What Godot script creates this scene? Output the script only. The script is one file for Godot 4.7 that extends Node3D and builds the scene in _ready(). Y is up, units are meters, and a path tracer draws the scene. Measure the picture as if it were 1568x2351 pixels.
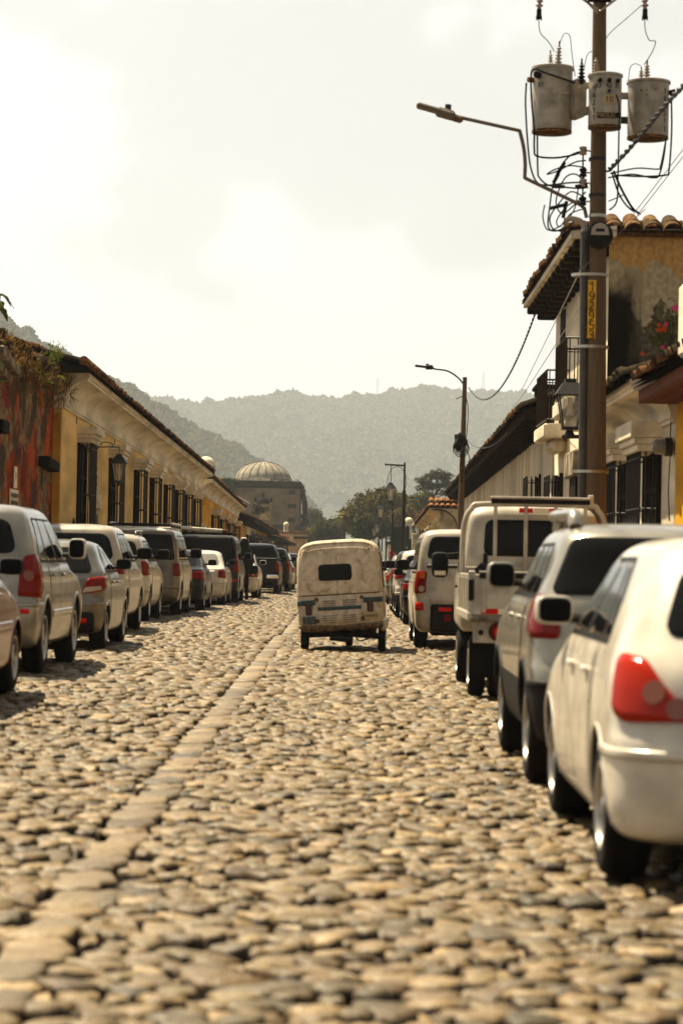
extends Node3D

const FOCAL := 5551.0          # focal length in pixels of the 1568 x 2351 view that positions were measured in
var cam: Camera3D
var M := {}
var T := {}
var rng := RandomNumberGenerator.new()
var used_names := {}

func _ready() -> void:
	rng.seed = 7
	setup_camera_and_light()
	make_textures()
	make_materials()
	build_ground()
	build_hills()
	build_left_side()
	build_church()
	build_right_side()
	build_trees()
	build_poles()
	build_lamps_and_signs()
	build_cars()
	build_tuktuk()
	build_person()
	build_weeds()

# ------------------------------------------------------------------ camera, sky, sun
func setup_camera_and_light() -> void:
	cam = Camera3D.new(); cam.name = "camera"
	var attr := CameraAttributesPhysical.new()
	attr.frustum_focal_length = 82.6
	attr.exposure_aperture = 3.0
	attr.frustum_focus_distance = 85.0
	attr.frustum_near = 0.2
	attr.frustum_far = 9000.0
	cam.attributes = attr
	cam.position = Vector3(0, 1.4, 0)
	cam.rotation_degrees = Vector3(1.15567, 0.29054, 1.1)
	cam.fov = 23.92
	cam.near = 0.2; cam.far = 9000.0
	add_child(cam)
	cam.current = true
	var sun := DirectionalLight3D.new(); sun.name = "sun"
	sun.light_energy = 1.6
	sun.light_color = Color(1.0, 0.935, 0.80)
	sun.light_angular_distance = 0.6
	sun.shadow_enabled = true
	var to_sun := Vector3(-0.34, 0.86, -0.36).normalized()
	add_child(sun)
	sun.look_at_from_position(to_sun * 100.0, Vector3.ZERO, Vector3.UP)
	var we := WorldEnvironment.new(); we.name = "environment"
	var env := Environment.new()
	env.background_mode = Environment.BG_SKY
	env.tonemap_mode = Environment.TONE_MAPPER_LINEAR
	env.tonemap_exposure = 2.6
	env.sdfgi_enabled = true; env.ssao_enabled = true; env.ssil_enabled = true
	env.fog_enabled = true
	env.fog_density = 0.00015
	env.fog_light_color = Color(0.91, 0.95, 0.98)
	var sky := Sky.new()
	var pm := PanoramaSkyMaterial.new()
	pm.panorama = sky_texture(to_sun)
	sky.sky_material = pm
	env.sky = sky
	we.environment = env
	add_child(we)

func sky_texture(to_sun: Vector3) -> Texture2D:
	var w := 2048
	var h := 1024
	var img := Image.create(w, h, false, Image.FORMAT_RGBF)
	var n1 := FastNoiseLite.new(); n1.seed = 19; n1.frequency = 1.0; n1.fractal_octaves = 6; n1.noise_type = FastNoiseLite.TYPE_SIMPLEX_SMOOTH
	var n2 := FastNoiseLite.new(); n2.seed = 8; n2.frequency = 1.0; n2.fractal_octaves = 3; n2.noise_type = FastNoiseLite.TYPE_SIMPLEX_SMOOTH
	var tilt := Basis.from_euler(Vector3(0.7, 0.5, 1.1))
	for j in h:
		var el := PI * (0.5 - (j + 0.5) / h)
		var low := j > h / 2 + 20
		var ce := cos(el)
		var se := sin(el)
		for i in w:
			var az := TAU * (i + 0.5) / w          # the first column looks along -z
			var d := Vector3(sin(az) * ce, se, -cos(az) * ce)
			var s := 0.5 + 0.5 * d.dot(to_sun)
			var haze := lerpf(1.88, 0.66, smoothstep(0.0, 0.80, el))
			var base := (0.065 + 0.335 * pow(s, 2.5)) * haze
			var c := Vector3(base, base * 0.993, base * 0.958)
			if not low:
				var p := tilt * (Vector3(-d.x, d.y * 1.5, d.z) * 8.2)
				var a := n1.get_noise_3dv(p)
				var b := n2.get_noise_3dv(p * 0.42 + Vector3(3, 1, 2))
				var k := clampf(0.5 + a * 0.9 + b * 1.3, 0.0, 1.0)
				var edge := smoothstep(0.40, 0.52, k + 0.12 * a)
				var m := 0.885 + 0.06 * k + 0.09 * edge
				c *= m
				c.z *= lerpf(0.985, 1.0, edge)
			img.set_pixel(i, j, Color(c.x, c.y, c.z))
	return ImageTexture.create_from_image(img)

# a point seen at (px, py) of the 1568 x 2351 view, at a depth of z metres down the street
func at(px: float, py: float, z: float) -> Vector3:
	var d := cam.transform.basis * Vector3((px - 784.0) / FOCAL, -(py - 1175.5) / FOCAL, -1.0)
	return cam.position + d * (z / -d.z)

# ------------------------------------------------------------------ names, labels
func numbered(n: String) -> String:
	if not used_names.has(n):
		used_names[n] = 0
		return n
	used_names[n] += 1
	return "%s_%03d" % [n, used_names[n]]

func tag(o: Node, label := "", category := "", group := "", kind := "") -> Node:
	if label: o.set_meta("label", label)
	if category: o.set_meta("category", category)
	if group: o.set_meta("group", group)
	if kind: o.set_meta("kind", kind)
	return o

func thing(called: String, label: String, category: String, pos := Vector3.ZERO, turn := 0.0, group := "") -> Node3D:
	var o := Node3D.new()
	o.name = numbered(called)
	add_child(o)
	o.position = pos
	o.rotation.y = turn
	tag(o, label, category, group)
	return o

func structure(called: String, mesh: Mesh, m: Material, parent: Node = null) -> MeshInstance3D:
	var o := MeshInstance3D.new()
	o.name = numbered(called) if parent == null else called
	o.mesh = mesh
	o.material_override = m
	(parent if parent else self).add_child(o, true)
	o.set_meta("kind", "structure")
	return o

var part_count := {}
func part(parent: Node, called: String, mesh: Mesh, m: Material, xf := Transform3D.IDENTITY) -> MeshInstance3D:
	var o := MeshInstance3D.new()
	var key := [parent, called]
	var k: int = part_count.get(key, 0)
	part_count[key] = k + 1
	o.name = called if k == 0 else "%s_%03d" % [called, k]
	o.mesh = mesh
	o.material_override = m
	o.transform = xf
	parent.add_child(o, true)
	return o

func solo(called: String, mesh: Mesh, m: Material, label: String, category: String, group := "") -> MeshInstance3D:
	var o := MeshInstance3D.new()
	o.name = numbered(called)
	o.mesh = mesh
	o.material_override = m
	add_child(o)
	tag(o, label, category, group)
	return o

func multi(parent: Node, called: String, mesh: Mesh, m: Material, xfs: Array, cols: Array = []) -> MultiMeshInstance3D:
	var mm := MultiMesh.new()
	mm.transform_format = MultiMesh.TRANSFORM_3D
	mm.use_colors = cols.size() > 0
	mm.mesh = mesh
	mm.instance_count = xfs.size()
	for i in xfs.size():
		mm.set_instance_transform(i, xfs[i])
		if cols.size(): mm.set_instance_color(i, cols[i])
	var o := MultiMeshInstance3D.new()
	o.name = called
	o.multimesh = mm
	o.material_override = m
	parent.add_child(o, true)
	return o

# ------------------------------------------------------------------ mesh builder
class MB:
	var v := PackedVector3Array()
	var n := PackedVector3Array()
	var c := PackedColorArray()
	var uv := PackedVector2Array()
	var idx := PackedInt32Array()
	var col := Color.WHITE
	var colored := false
	var xf := Transform3D.IDENTITY
	var use_xf := false

	func set_xf(t: Transform3D) -> MB:
		xf = t; use_xf = true
		return self
	func color(k: Color) -> MB:
		col = k; colored = true
		return self
	func _p(p: Vector3, nn: Vector3, u := Vector2.ZERO) -> void:
		if use_xf:
			v.append(xf * p); n.append((xf.basis * nn).normalized())
		else:
			v.append(p); n.append(nn)
		c.append(col); uv.append(u)
	func tri(a: Vector3, b: Vector3, d: Vector3) -> void:
		var nn := (d - a).cross(b - a).normalized()
		var k := v.size()
		_p(a, nn); _p(b, nn); _p(d, nn)
		idx.append(k); idx.append(k + 1); idx.append(k + 2)
	func quad(a: Vector3, b: Vector3, d: Vector3, e: Vector3, ua := Vector2(0, 1), ub := Vector2(0, 0), ud := Vector2(1, 0), ue := Vector2(1, 1)) -> void:
		var nn := (d - a).cross(b - a).normalized()
		var k := v.size()
		_p(a, nn, ua); _p(b, nn, ub); _p(d, nn, ud); _p(e, nn, ue)
		for q in [k, k + 1, k + 2, k, k + 2, k + 3]: idx.append(q)
	# rows of points, smooth; closed joins the last column to the first
	func grid(rows: Array, closed := false, flat := false) -> void:
		var h := rows.size()
		var w: int = rows[0].size()
		if flat:
			for i in h - 1:
				for j in (w if closed else w - 1):
					var j2 := (j + 1) % w
					quad(rows[i][j], rows[i][j2], rows[i + 1][j2], rows[i + 1][j])
			return
		var base := v.size()
		for i in h:
			var r: PackedVector3Array = rows[i]
			var up: PackedVector3Array = rows[maxi(i - 1, 0)]
			var dn: PackedVector3Array = rows[mini(i + 1, h - 1)]
			for j in w:
				var jp := (j - 1 + w) % w if closed else maxi(j - 1, 0)
				var jn := (j + 1) % w if closed else mini(j + 1, w - 1)
				var du := r[jn] - r[jp]
				if du.length_squared() < 1e-10:
					du = (up[jn] - up[jp]) + (dn[jn] - dn[jp])
				var nn := (dn[j] - up[j]).cross(du)
				if nn.length_squared() < 1e-16:
					nn = Vector3.UP
				_p(r[j], nn.normalized(), Vector2(float(j) / (w - 1), float(i) / (h - 1)))
		for i in h - 1:
			for j in (w if closed else w - 1):
				var a := base + i * w + j
				var b := base + i * w + (j + 1) % w
				var d := b + w
				var e := a + w
				idx.append(a); idx.append(b); idx.append(d)
				idx.append(a); idx.append(d); idx.append(e)
	func box(ctr: Vector3, size: Vector3, b := Basis.IDENTITY) -> void:
		var hx := b.x * size.x * 0.5
		var hy := b.y * size.y * 0.5
		var hz := b.z * size.z * 0.5
		_face(ctr + hx, -hz, hy); _face(ctr - hx, hz, hy)
		_face(ctr + hy, hx, -hz); _face(ctr - hy, hx, hz)
		_face(ctr + hz, hx, hy); _face(ctr - hz, -hx, hy)
	func _face(o: Vector3, r: Vector3, u: Vector3) -> void:
		quad(o - r - u, o - r + u, o + r + u, o + r - u)
	# box with chamfered edges
	func bbox(ctr: Vector3, size: Vector3, bev: float, b := Basis.IDENTITY) -> void:
		var s := size * 0.5
		bev = minf(bev, minf(s.x, minf(s.y, s.z)) * 0.9)
		var i := s - Vector3.ONE * bev
		var ax := [b.x, b.y, b.z]
		for k in 3:
			for sg in [-1.0, 1.0]:
				var k1 := (k + 1) % 3
				var k2 := (k + 2) % 3
				var o: Vector3 = ctr + ax[k] * s[k] * sg
				var r: Vector3 = ax[k1] * i[k1] * sg
				var u: Vector3 = ax[k2] * i[k2]
				_face(o, r, u)
		for k in 3:
			var k1 := (k + 1) % 3
			var k2 := (k + 2) % 3
			for s1 in [-1.0, 1.0]:
				for s2 in [-1.0, 1.0]:
					var l: Vector3 = ax[k] * i[k]
					var a: Vector3 = ctr + ax[k1] * s[k1] * s1 + ax[k2] * i[k2] * s2
					var d: Vector3 = ctr + ax[k1] * i[k1] * s1 + ax[k2] * s[k2] * s2
					if s1 * s2 > 0: quad(a - l, d - l, d + l, a + l)
					else: quad(a + l, d + l, d - l, a - l)
		for sx in [-1.0, 1.0]:
			for sy in [-1.0, 1.0]:
				for sz in [-1.0, 1.0]:
					var a: Vector3 = ctr + ax[0] * s.x * sx + ax[1] * i.y * sy + ax[2] * i.z * sz
					var d: Vector3 = ctr + ax[0] * i.x * sx + ax[1] * s.y * sy + ax[2] * i.z * sz
					var e: Vector3 = ctr + ax[0] * i.x * sx + ax[1] * i.y * sy + ax[2] * s.z * sz
					if sx * sy * sz > 0: tri(a, e, d)
					else: tri(a, d, e)
	func tube(pts: Array, rad, sides := 6, caps := true) -> void:
		var rows := []
		var m := pts.size()
		var t0: Vector3 = (pts[1] - pts[0]).normalized()
		var nrm := t0.cross(Vector3.UP)
		if nrm.length() < 0.1: nrm = t0.cross(Vector3.RIGHT)
		nrm = nrm.normalized()
		for i in m:
			var t: Vector3 = (pts[mini(i + 1, m - 1)] - pts[maxi(i - 1, 0)]).normalized()
			nrm = (nrm - t * nrm.dot(t)).normalized()
			var bi := t.cross(nrm)
			var r: float = rad[i] if rad is Array else rad
			var row := PackedVector3Array()
			for k in sides:
				var a := TAU * k / sides
				row.append(pts[i] + (nrm * cos(a) - bi * sin(a)) * r)
			rows.append(row)
		grid(rows, true)
		if caps:
			for e in [0, m - 1]:
				for k in range(1, sides - 1):
					if e == 0: tri(rows[0][0], rows[0][k], rows[0][k + 1])
					else: tri(rows[e][0], rows[e][k + 1], rows[e][k])
	# profile of (radius, height) turned about y
	func lathe(profile: Array, segs := 20) -> void:
		var rows := []
		for p in profile:
			var row := PackedVector3Array()
			for k in segs:
				var a := TAU * k / segs
				row.append(Vector3(cos(a) * p.x, p.y, -sin(a) * p.x))
			rows.append(row)
		for i in rows.size() - 1:
			grid([rows[i + 1], rows[i]], true)
	func smooth_lathe(profile: Array, segs := 20) -> void:
		var rows := []
		for p in profile:
			var row := PackedVector3Array()
			for k in segs:
				var a := TAU * k / segs
				row.append(Vector3(cos(a) * p.x, p.y, sin(a) * p.x))
			rows.append(row)
		grid(rows, true)
	# outline in local xy, from z = 0 to z = depth
	func prism(poly: PackedVector2Array, depth: float) -> void:
		var t := Geometry2D.triangulate_polygon(poly)
		for k in range(0, t.size(), 3):
			var a := poly[t[k]]; var b := poly[t[k + 1]]; var d := poly[t[k + 2]]
			if (b - a).cross(d - a) > 0:
				var s := b; b = d; d = s
			tri(Vector3(a.x, a.y, depth), Vector3(b.x, b.y, depth), Vector3(d.x, d.y, depth))
			tri(Vector3(a.x, a.y, 0), Vector3(d.x, d.y, 0), Vector3(b.x, b.y, 0))
		var m := poly.size()
		var ccw := not Geometry2D.is_polygon_clockwise(poly)
		for k in m:
			var a := poly[k]; var b := poly[(k + 1) % m]
			if not ccw:
				var s := a; a = b; b = s
			quad(Vector3(a.x, a.y, 0), Vector3(a.x, a.y, depth), Vector3(b.x, b.y, depth), Vector3(b.x, b.y, 0))
	func done() -> ArrayMesh:
		var arr := []
		arr.resize(Mesh.ARRAY_MAX)
		arr[Mesh.ARRAY_VERTEX] = v
		arr[Mesh.ARRAY_NORMAL] = n
		arr[Mesh.ARRAY_TEX_UV] = uv
		if colored: arr[Mesh.ARRAY_COLOR] = c
		arr[Mesh.ARRAY_INDEX] = idx
		var m := ArrayMesh.new()
		m.add_surface_from_arrays(Mesh.PRIMITIVE_TRIANGLES, arr)
		return m

func box_mesh(ctr: Vector3, size: Vector3, bev := 0.0) -> ArrayMesh:
	var b := MB.new()
	if bev > 0.0: b.bbox(ctr, size, bev)
	else: b.box(ctr, size)
	return b.done()

func tube_mesh(pts: Array, r, sides := 6) -> ArrayMesh:
	var b := MB.new()
	b.tube(pts, r, sides)
	return b.done()

func spline(p: Array, per := 6) -> Array:
	if p.size() < 3: return p
	var out := []
	for i in p.size() - 1:
		var a: Vector3 = p[maxi(i - 1, 0)]
		var b: Vector3 = p[i]
		var c: Vector3 = p[i + 1]
		var d: Vector3 = p[mini(i + 2, p.size() - 1)]
		for k in per:
			out.append(b.cubic_interpolate(c, a, d, float(k) / per))
	out.append(p[-1])
	return out

func sag(a: Vector3, b: Vector3, drop: float, n := 24) -> Array:
	var out := []
	for i in n + 1:
		var t := float(i) / n
		out.append(a.lerp(b, t) - Vector3(0, drop * 4.0 * t * (1.0 - t), 0))
	return out

func text_mesh(s: String, size: float, depth := 0.004, mono := false) -> TextMesh:
	var t := TextMesh.new()
	var f := SystemFont.new()
	f.font_names = PackedStringArray(["Droid Sans Mono" if mono else "Droid Sans"])
	t.font = f
	t.text = s
	t.font_size = 32
	t.pixel_size = size / 32.0
	t.depth = depth
	t.curve_step = 4.0
	return t

# ------------------------------------------------------------------ textures and materials
func ntex(sd: int, freq: float, oct: int, lo: float, hi: float, size := 256, type := FastNoiseLite.TYPE_SIMPLEX_SMOOTH, stretch := 1.0) -> ImageTexture:
	var n := FastNoiseLite.new()
	n.seed = sd; n.frequency = freq; n.fractal_octaves = oct; n.noise_type = type
	var src := n.get_seamless_image(size, size)
	var img := Image.create(size, size, false, Image.FORMAT_RGB8)
	for y in size:
		for x in size:
			var k := src.get_pixel(x, y).r
			k = lerpf(lo, hi, k)
			img.set_pixel(x, y, Color(k, k, k))
	if stretch != 1.0:
		pass
	return ImageTexture.create_from_image(img)

func make_textures() -> void:
	T.fine = ntex(1, 0.03, 5, 0.72, 1.08)
	T.soft = ntex(2, 0.012, 4, 0.70, 1.10)
	T.grime = ntex(3, 0.02, 5, 0.30, 1.25)
	T.height = ntex(4, 0.06, 4, 0.0, 1.0)
	T.rough = ntex(5, 0.15, 3, 0.0, 1.0)
	T.plaster = ntex(6, 0.011, 5, 0.72, 1.12)
	# vertical streaks
	var n := FastNoiseLite.new(); n.seed = 21; n.frequency = 1.0; n.fractal_octaves = 4
	var img := Image.create(256, 256, false, Image.FORMAT_RGB8)
	for y in 256:
		for x in 256:
			var a := TAU * x / 256.0
			var k := 0.5 + 0.5 * n.get_noise_3d(cos(a) * 3.0, sin(a) * 3.0, sin(TAU * y / 256.0) * 0.30)
			var k2 := 0.5 + 0.5 * n.get_noise_3d(cos(a) * 14.0, sin(a) * 14.0, sin(TAU * y / 256.0) * 0.8 + 9.0)
			var q := clampf(0.55 + 0.35 * k + 0.28 * k2, 0.0, 1.1)
			img.set_pixel(x, y, Color(q, q, q))
	T.streak = ImageTexture.create_from_image(img)

func lin(r: float, g: float, b: float) -> Color:
	return Color(r, g, b).linear_to_srgb()

func mat(r: float, g: float, b: float, rough := 0.8, metal := 0.0, tex: Texture2D = null, scale := 1.0, relief := 0.0, htex: Texture2D = null) -> StandardMaterial3D:
	var m := StandardMaterial3D.new()
	m.albedo_color = lin(r, g, b)
	m.roughness = rough
	m.metallic = metal
	if rough >= 0.68: m.metallic_specular = 0.14
	m.cull_mode = BaseMaterial3D.CULL_DISABLED
	if tex:
		m.albedo_texture = tex
	if relief > 0.0:
		m.heightmap_enabled = true
		m.heightmap_texture = htex if htex else T.height
		m.heightmap_scale = relief
	if tex or relief > 0.0:
		m.uv1_triplanar = true
		m.uv1_world_triplanar = true
		m.uv1_scale = Vector3.ONE * scale
	return m

func paint(r: float, g: float, b: float, metal := 0.0, rough := 0.28) -> StandardMaterial3D:
	var m := mat(r, g, b, rough, metal, T.soft, 0.9)
	m.clearcoat_enabled = true
	m.clearcoat = 0.6
	m.clearcoat_roughness = 0.08
	return m

func dark_coat(r: float, g: float, b: float) -> StandardMaterial3D:
	var m := mat(r, g, b, 0.3)
	m.metallic_specular = 0.2
	m.clearcoat_enabled = true
	m.clearcoat = 0.25
	m.clearcoat_roughness = 0.06
	return m

func make_materials() -> void:
	M.vc_stone = mat(1, 1, 1, 0.50, 0.0, T.fine, 2.2, 0.6, T.rough)
	M.vc_stone.metallic_specular = 0.36
	M.vc_stone.vertex_color_use_as_albedo = true
	M.dirt = mat(0.014, 0.010, 0.006, 0.95, 0.0, T.grime, 0.8)
	M.earth = mat(0.13, 0.10, 0.06, 0.95, 0.0, T.grime, 0.05)
	M.kerb = mat(0.22, 0.18, 0.13, 0.9, 0.0, T.grime, 0.6, 0.5)
	M.yellow = mat(0.78, 0.52, 0.20, 0.88, 0.0, T.plaster, 0.25)
	M.ochre = mat(0.66, 0.33, 0.045, 0.88, 0.0, T.plaster, 0.25)
	M.amber = mat(0.70, 0.345, 0.028, 0.88, 0.0, T.plaster, 0.25)
	M.cream = mat(0.56, 0.44, 0.25, 0.88, 0.0, T.plaster, 0.3)
	M.white_wall = mat(0.80, 0.69, 0.51, 0.88, 0.0, T.plaster, 0.3)
	M.trim = mat(0.74, 0.65, 0.50, 0.85, 0.0, T.plaster, 0.5)
	M.grey_wall = mat(0.34, 0.28, 0.20, 0.9, 0.0, T.grime, 0.3, 0.4)
	M.wood = mat(0.020, 0.012, 0.006, 0.75, 0.0, T.streak, 1.2)
	for k in [M.yellow, M.ochre, M.amber, M.cream, M.white_wall, M.trim]:
		k.uv1_scale *= Vector3(1, 1, 0.2)
	M.red_wood = mat(0.16, 0.05, 0.025, 0.7, 0.0, T.streak, 0.9)
	M.dark = mat(0.010, 0.008, 0.006, 0.9)
	M.iron = mat(0.014, 0.011, 0.009, 0.5, 0.3)
	M.tile = mat(1, 1, 1, 0.85, 0.0, T.grime, 1.3, 0.4, T.rough)
	M.tile.vertex_color_use_as_albedo = true
	M.concrete = mat(0.17, 0.115, 0.07, 0.9, 0.0, T.streak, 0.5, 0.3, T.rough)
	M.pvc = mat(0.055, 0.05, 0.045, 0.55, 0.0, T.soft, 1.0)
	M.can = mat(0.36, 0.315, 0.25, 0.5, 0.0, T.soft, 1.4)
	M.rust = mat(0.20, 0.10, 0.035, 0.8, 0.0, T.grime, 2.0)
	M.porcelain = mat(0.30, 0.25, 0.20, 0.3)
	M.black = mat(0.007, 0.006, 0.005, 0.7)
	M.black.metallic_specular = 0.3
	M.rubber = mat(0.010, 0.009, 0.008, 0.9, 0.0, T.fine, 3.0)
	M.rubber.metallic_specular = 0.25
	M.plastic = mat(0.012, 0.011, 0.010, 0.6)
	M.plastic.metallic_specular = 0.22
	M.steel = mat(0.42, 0.39, 0.34, 0.38, 0.8)
	M.chrome = mat(0.62, 0.59, 0.54, 0.12, 1.0)
	M.alloy = mat(0.40, 0.38, 0.34, 0.32, 0.8)
	M.glass = mat(0.006, 0.006, 0.006, 0.05)
	M.glass.metallic_specular = 0.24
	M.haze_glass = mat(0.16, 0.15, 0.13, 0.12)
	M.red_lens = mat(0.18, 0.007, 0.002, 0.15)
	M.red_lens.metallic_specular = 0.28
	M.dark_lens = mat(0.13, 0.004, 0.003, 0.15)
	M.dark_lens.metallic_specular = 0.3
	M.amber_lens = mat(0.55, 0.13, 0.02, 0.15)
	M.clear_lens = mat(0.40, 0.30, 0.23, 0.2)
	M.smoked_lens = mat(0.20, 0.055, 0.025, 0.2)
	M.bright_lens = mat(0.32, 0.014, 0.003, 0.10)
	M.bright_lens.metallic_specular = 0.3
	M.lamp_metal = mat(0.11, 0.09, 0.065, 0.6)
	M.deep_lens = mat(0.15, 0.004, 0.002, 0.2)
	M.reflector = mat(0.55, 0.008, 0.004, 0.25)
	M.reflector.metallic_specular = 0.3
	M.white_mark = mat(0.72, 0.62, 0.42, 0.5)
	M.ink = mat(0.012, 0.010, 0.008, 0.8)
	M.plate_yellow = mat(0.70, 0.36, 0.01, 0.6, 0.0, T.soft, 2.0)
	M.plate_tan = mat(0.40, 0.29, 0.13, 0.6)
	M.sign_red = mat(0.50, 0.012, 0.008, 0.5)
	M.plate = mat(0.42, 0.38, 0.28, 0.5)
	M.lamp_glass = mat(0.55, 0.50, 0.42, 0.3)
	M.lamp_glass.transparency = BaseMaterial3D.TRANSPARENCY_ALPHA
	M.lamp_glass.albedo_color.a = 0.35
	M.white_paint = paint(0.64, 0.58, 0.48)
	M.white_dusty = paint(0.47, 0.41, 0.315, 0.0, 0.42)
	M.silver = paint(0.32, 0.295, 0.24, 0.55, 0.30)
	M.silver_warm = paint(0.18, 0.162, 0.13, 0.5, 0.30)
	M.tan_paint = paint(0.14, 0.11, 0.075, 0.4, 0.32)
	M.red_paint = paint(0.19, 0.030, 0.014, 0.25, 0.26)
	M.dark_paint = dark_coat(0.010, 0.010, 0.011)
	M.black_paint = dark_coat(0.006, 0.006, 0.006)
	M.grey_paint = dark_coat(0.030, 0.027, 0.022)
	M.green_board = mat(0.018, 0.042, 0.014, 0.8, 0.0, T.streak, 0.5)
	M.green_light = mat(0.06, 0.10, 0.035, 0.8, 0.0, T.streak, 0.5)
	M.foliage = mat(1, 1, 1, 0.75)
	M.foliage.vertex_color_use_as_albedo = true
	M.foliage.backlight_enabled = true
	M.foliage.backlight = Color(0.35, 0.4, 0.15)
	M.forest = mat(1, 1, 1, 0.9)
	M.forest.vertex_color_use_as_albedo = true
	M.bark = mat(0.07, 0.05, 0.035, 0.9, 0.0, T.streak, 0.8)
	M.hill = mat(0.040, 0.046, 0.020, 0.95, 0.0, T.grime, 0.02)
	M.twig = mat(0.16, 0.10, 0.05, 0.9)
	M.straw = mat(0.30, 0.19, 0.075, 0.9)
	M.pink = mat(0.75, 0.06, 0.22, 0.7)
	M.flower_red = mat(0.60, 0.08, 0.03, 0.7)

# ------------------------------------------------------------------ ground
func strip_x(z: float) -> float:      # the line of larger stones runs slightly askew
	return -1.10 - 0.0045 * clampf(-z - 7.0, 0.0, 38.0)

func gy(x: float) -> float:
	if x < -0.8: return minf((-0.8 - x) * 0.06, 0.15)
	if x > 1.1: return (x - 1.1) * 0.02
	return 0.0

func clip_poly(poly: PackedVector2Array, mid: Vector2, d: Vector2) -> PackedVector2Array:
	var out := PackedVector2Array()
	var m := poly.size()
	for k in m:
		var a := poly[k]; var b := poly[(k + 1) % m]
		var da := (a - mid).dot(d); var db := (b - mid).dot(d)
		if da <= 0.0: out.append(a)
		if (da < 0.0) != (db < 0.0) and absf(da - db) > 1e-9:
			out.append(a.lerp(b, da / (da - db)))
	return out

# irregular close-packed stones, wider across the street than along it
func stone_cells(x0: float, x1: float, z0: float, z1: float, s: float, sd: int, spread: float) -> Array:
	var r := RandomNumberGenerator.new(); r.seed = sd
	var ax := 1.5
	var nx := int((x1 - x0) / (s * ax)) + 1
	var nz := int((z1 - z0) / s) + 1
	var pts := {}
	for j in nz:
		for i in nx:
			if r.randf() < 0.24: continue
			var x := x0 / ax + (i + 0.5 + r.randf_range(-0.48, 0.48)) * s
			var z := z0 + (j + 0.5 + r.randf_range(-0.48, 0.48)) * s
			if absf(x * ax - strip_x(z)) < 0.13: continue
			pts[Vector2i(i, j)] = Vector2(x, z)
	var out := []
	for key in pts:
		var p: Vector2 = pts[key]
		if spread > 0.0 and absf(p.x * ax) > -(z0 + (key.y + 0.5) * s) * 0.1413 + spread: continue
		var h := 1.5 * s
		var poly := PackedVector2Array([p + Vector2(-h, -h), p + Vector2(h, -h), p + Vector2(h, h), p + Vector2(-h, h)])
		for ring in [1, 2]:
			for dj in range(-ring, ring + 1):
				for di in range(-ring, ring + 1):
					if maxi(absi(di), absi(dj)) != ring: continue
					var q = pts.get(key + Vector2i(di, dj))
					if q == null: continue
					var d: Vector2 = q - p
					if ring == 2 and d.length() > 2.2 * s: continue
					poly = clip_poly(poly, p + d * 0.5, d)
		var sx := strip_x(p.y)
		var edge := r.randf_range(0.085, 0.145)
		var lim := (sx - edge) / ax if p.x * ax < sx else (sx + edge) / ax
		poly = clip_poly(poly, Vector2(lim, 0), Vector2(1, 0) if p.x * ax < sx else Vector2(-1, 0))
		if poly.size() < 3: continue
		for k in poly.size(): poly[k] = Vector2(poly[k].x * ax, poly[k].y)
		out.append(poly)
	return out

func stone_color(r: RandomNumberGenerator, pale := 0.0) -> Color:
	var k := r.randf_range(0.55, 1.28) + pale
	if r.randf() < 0.09: k *= 1.45
	if r.randf() < 0.16: k *= 0.55
	var w := r.randf_range(-0.02, 0.02)
	return Color(0.182 * k + w * 0.5, 0.128 * k, 0.066 * k - w * 0.3)

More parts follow.
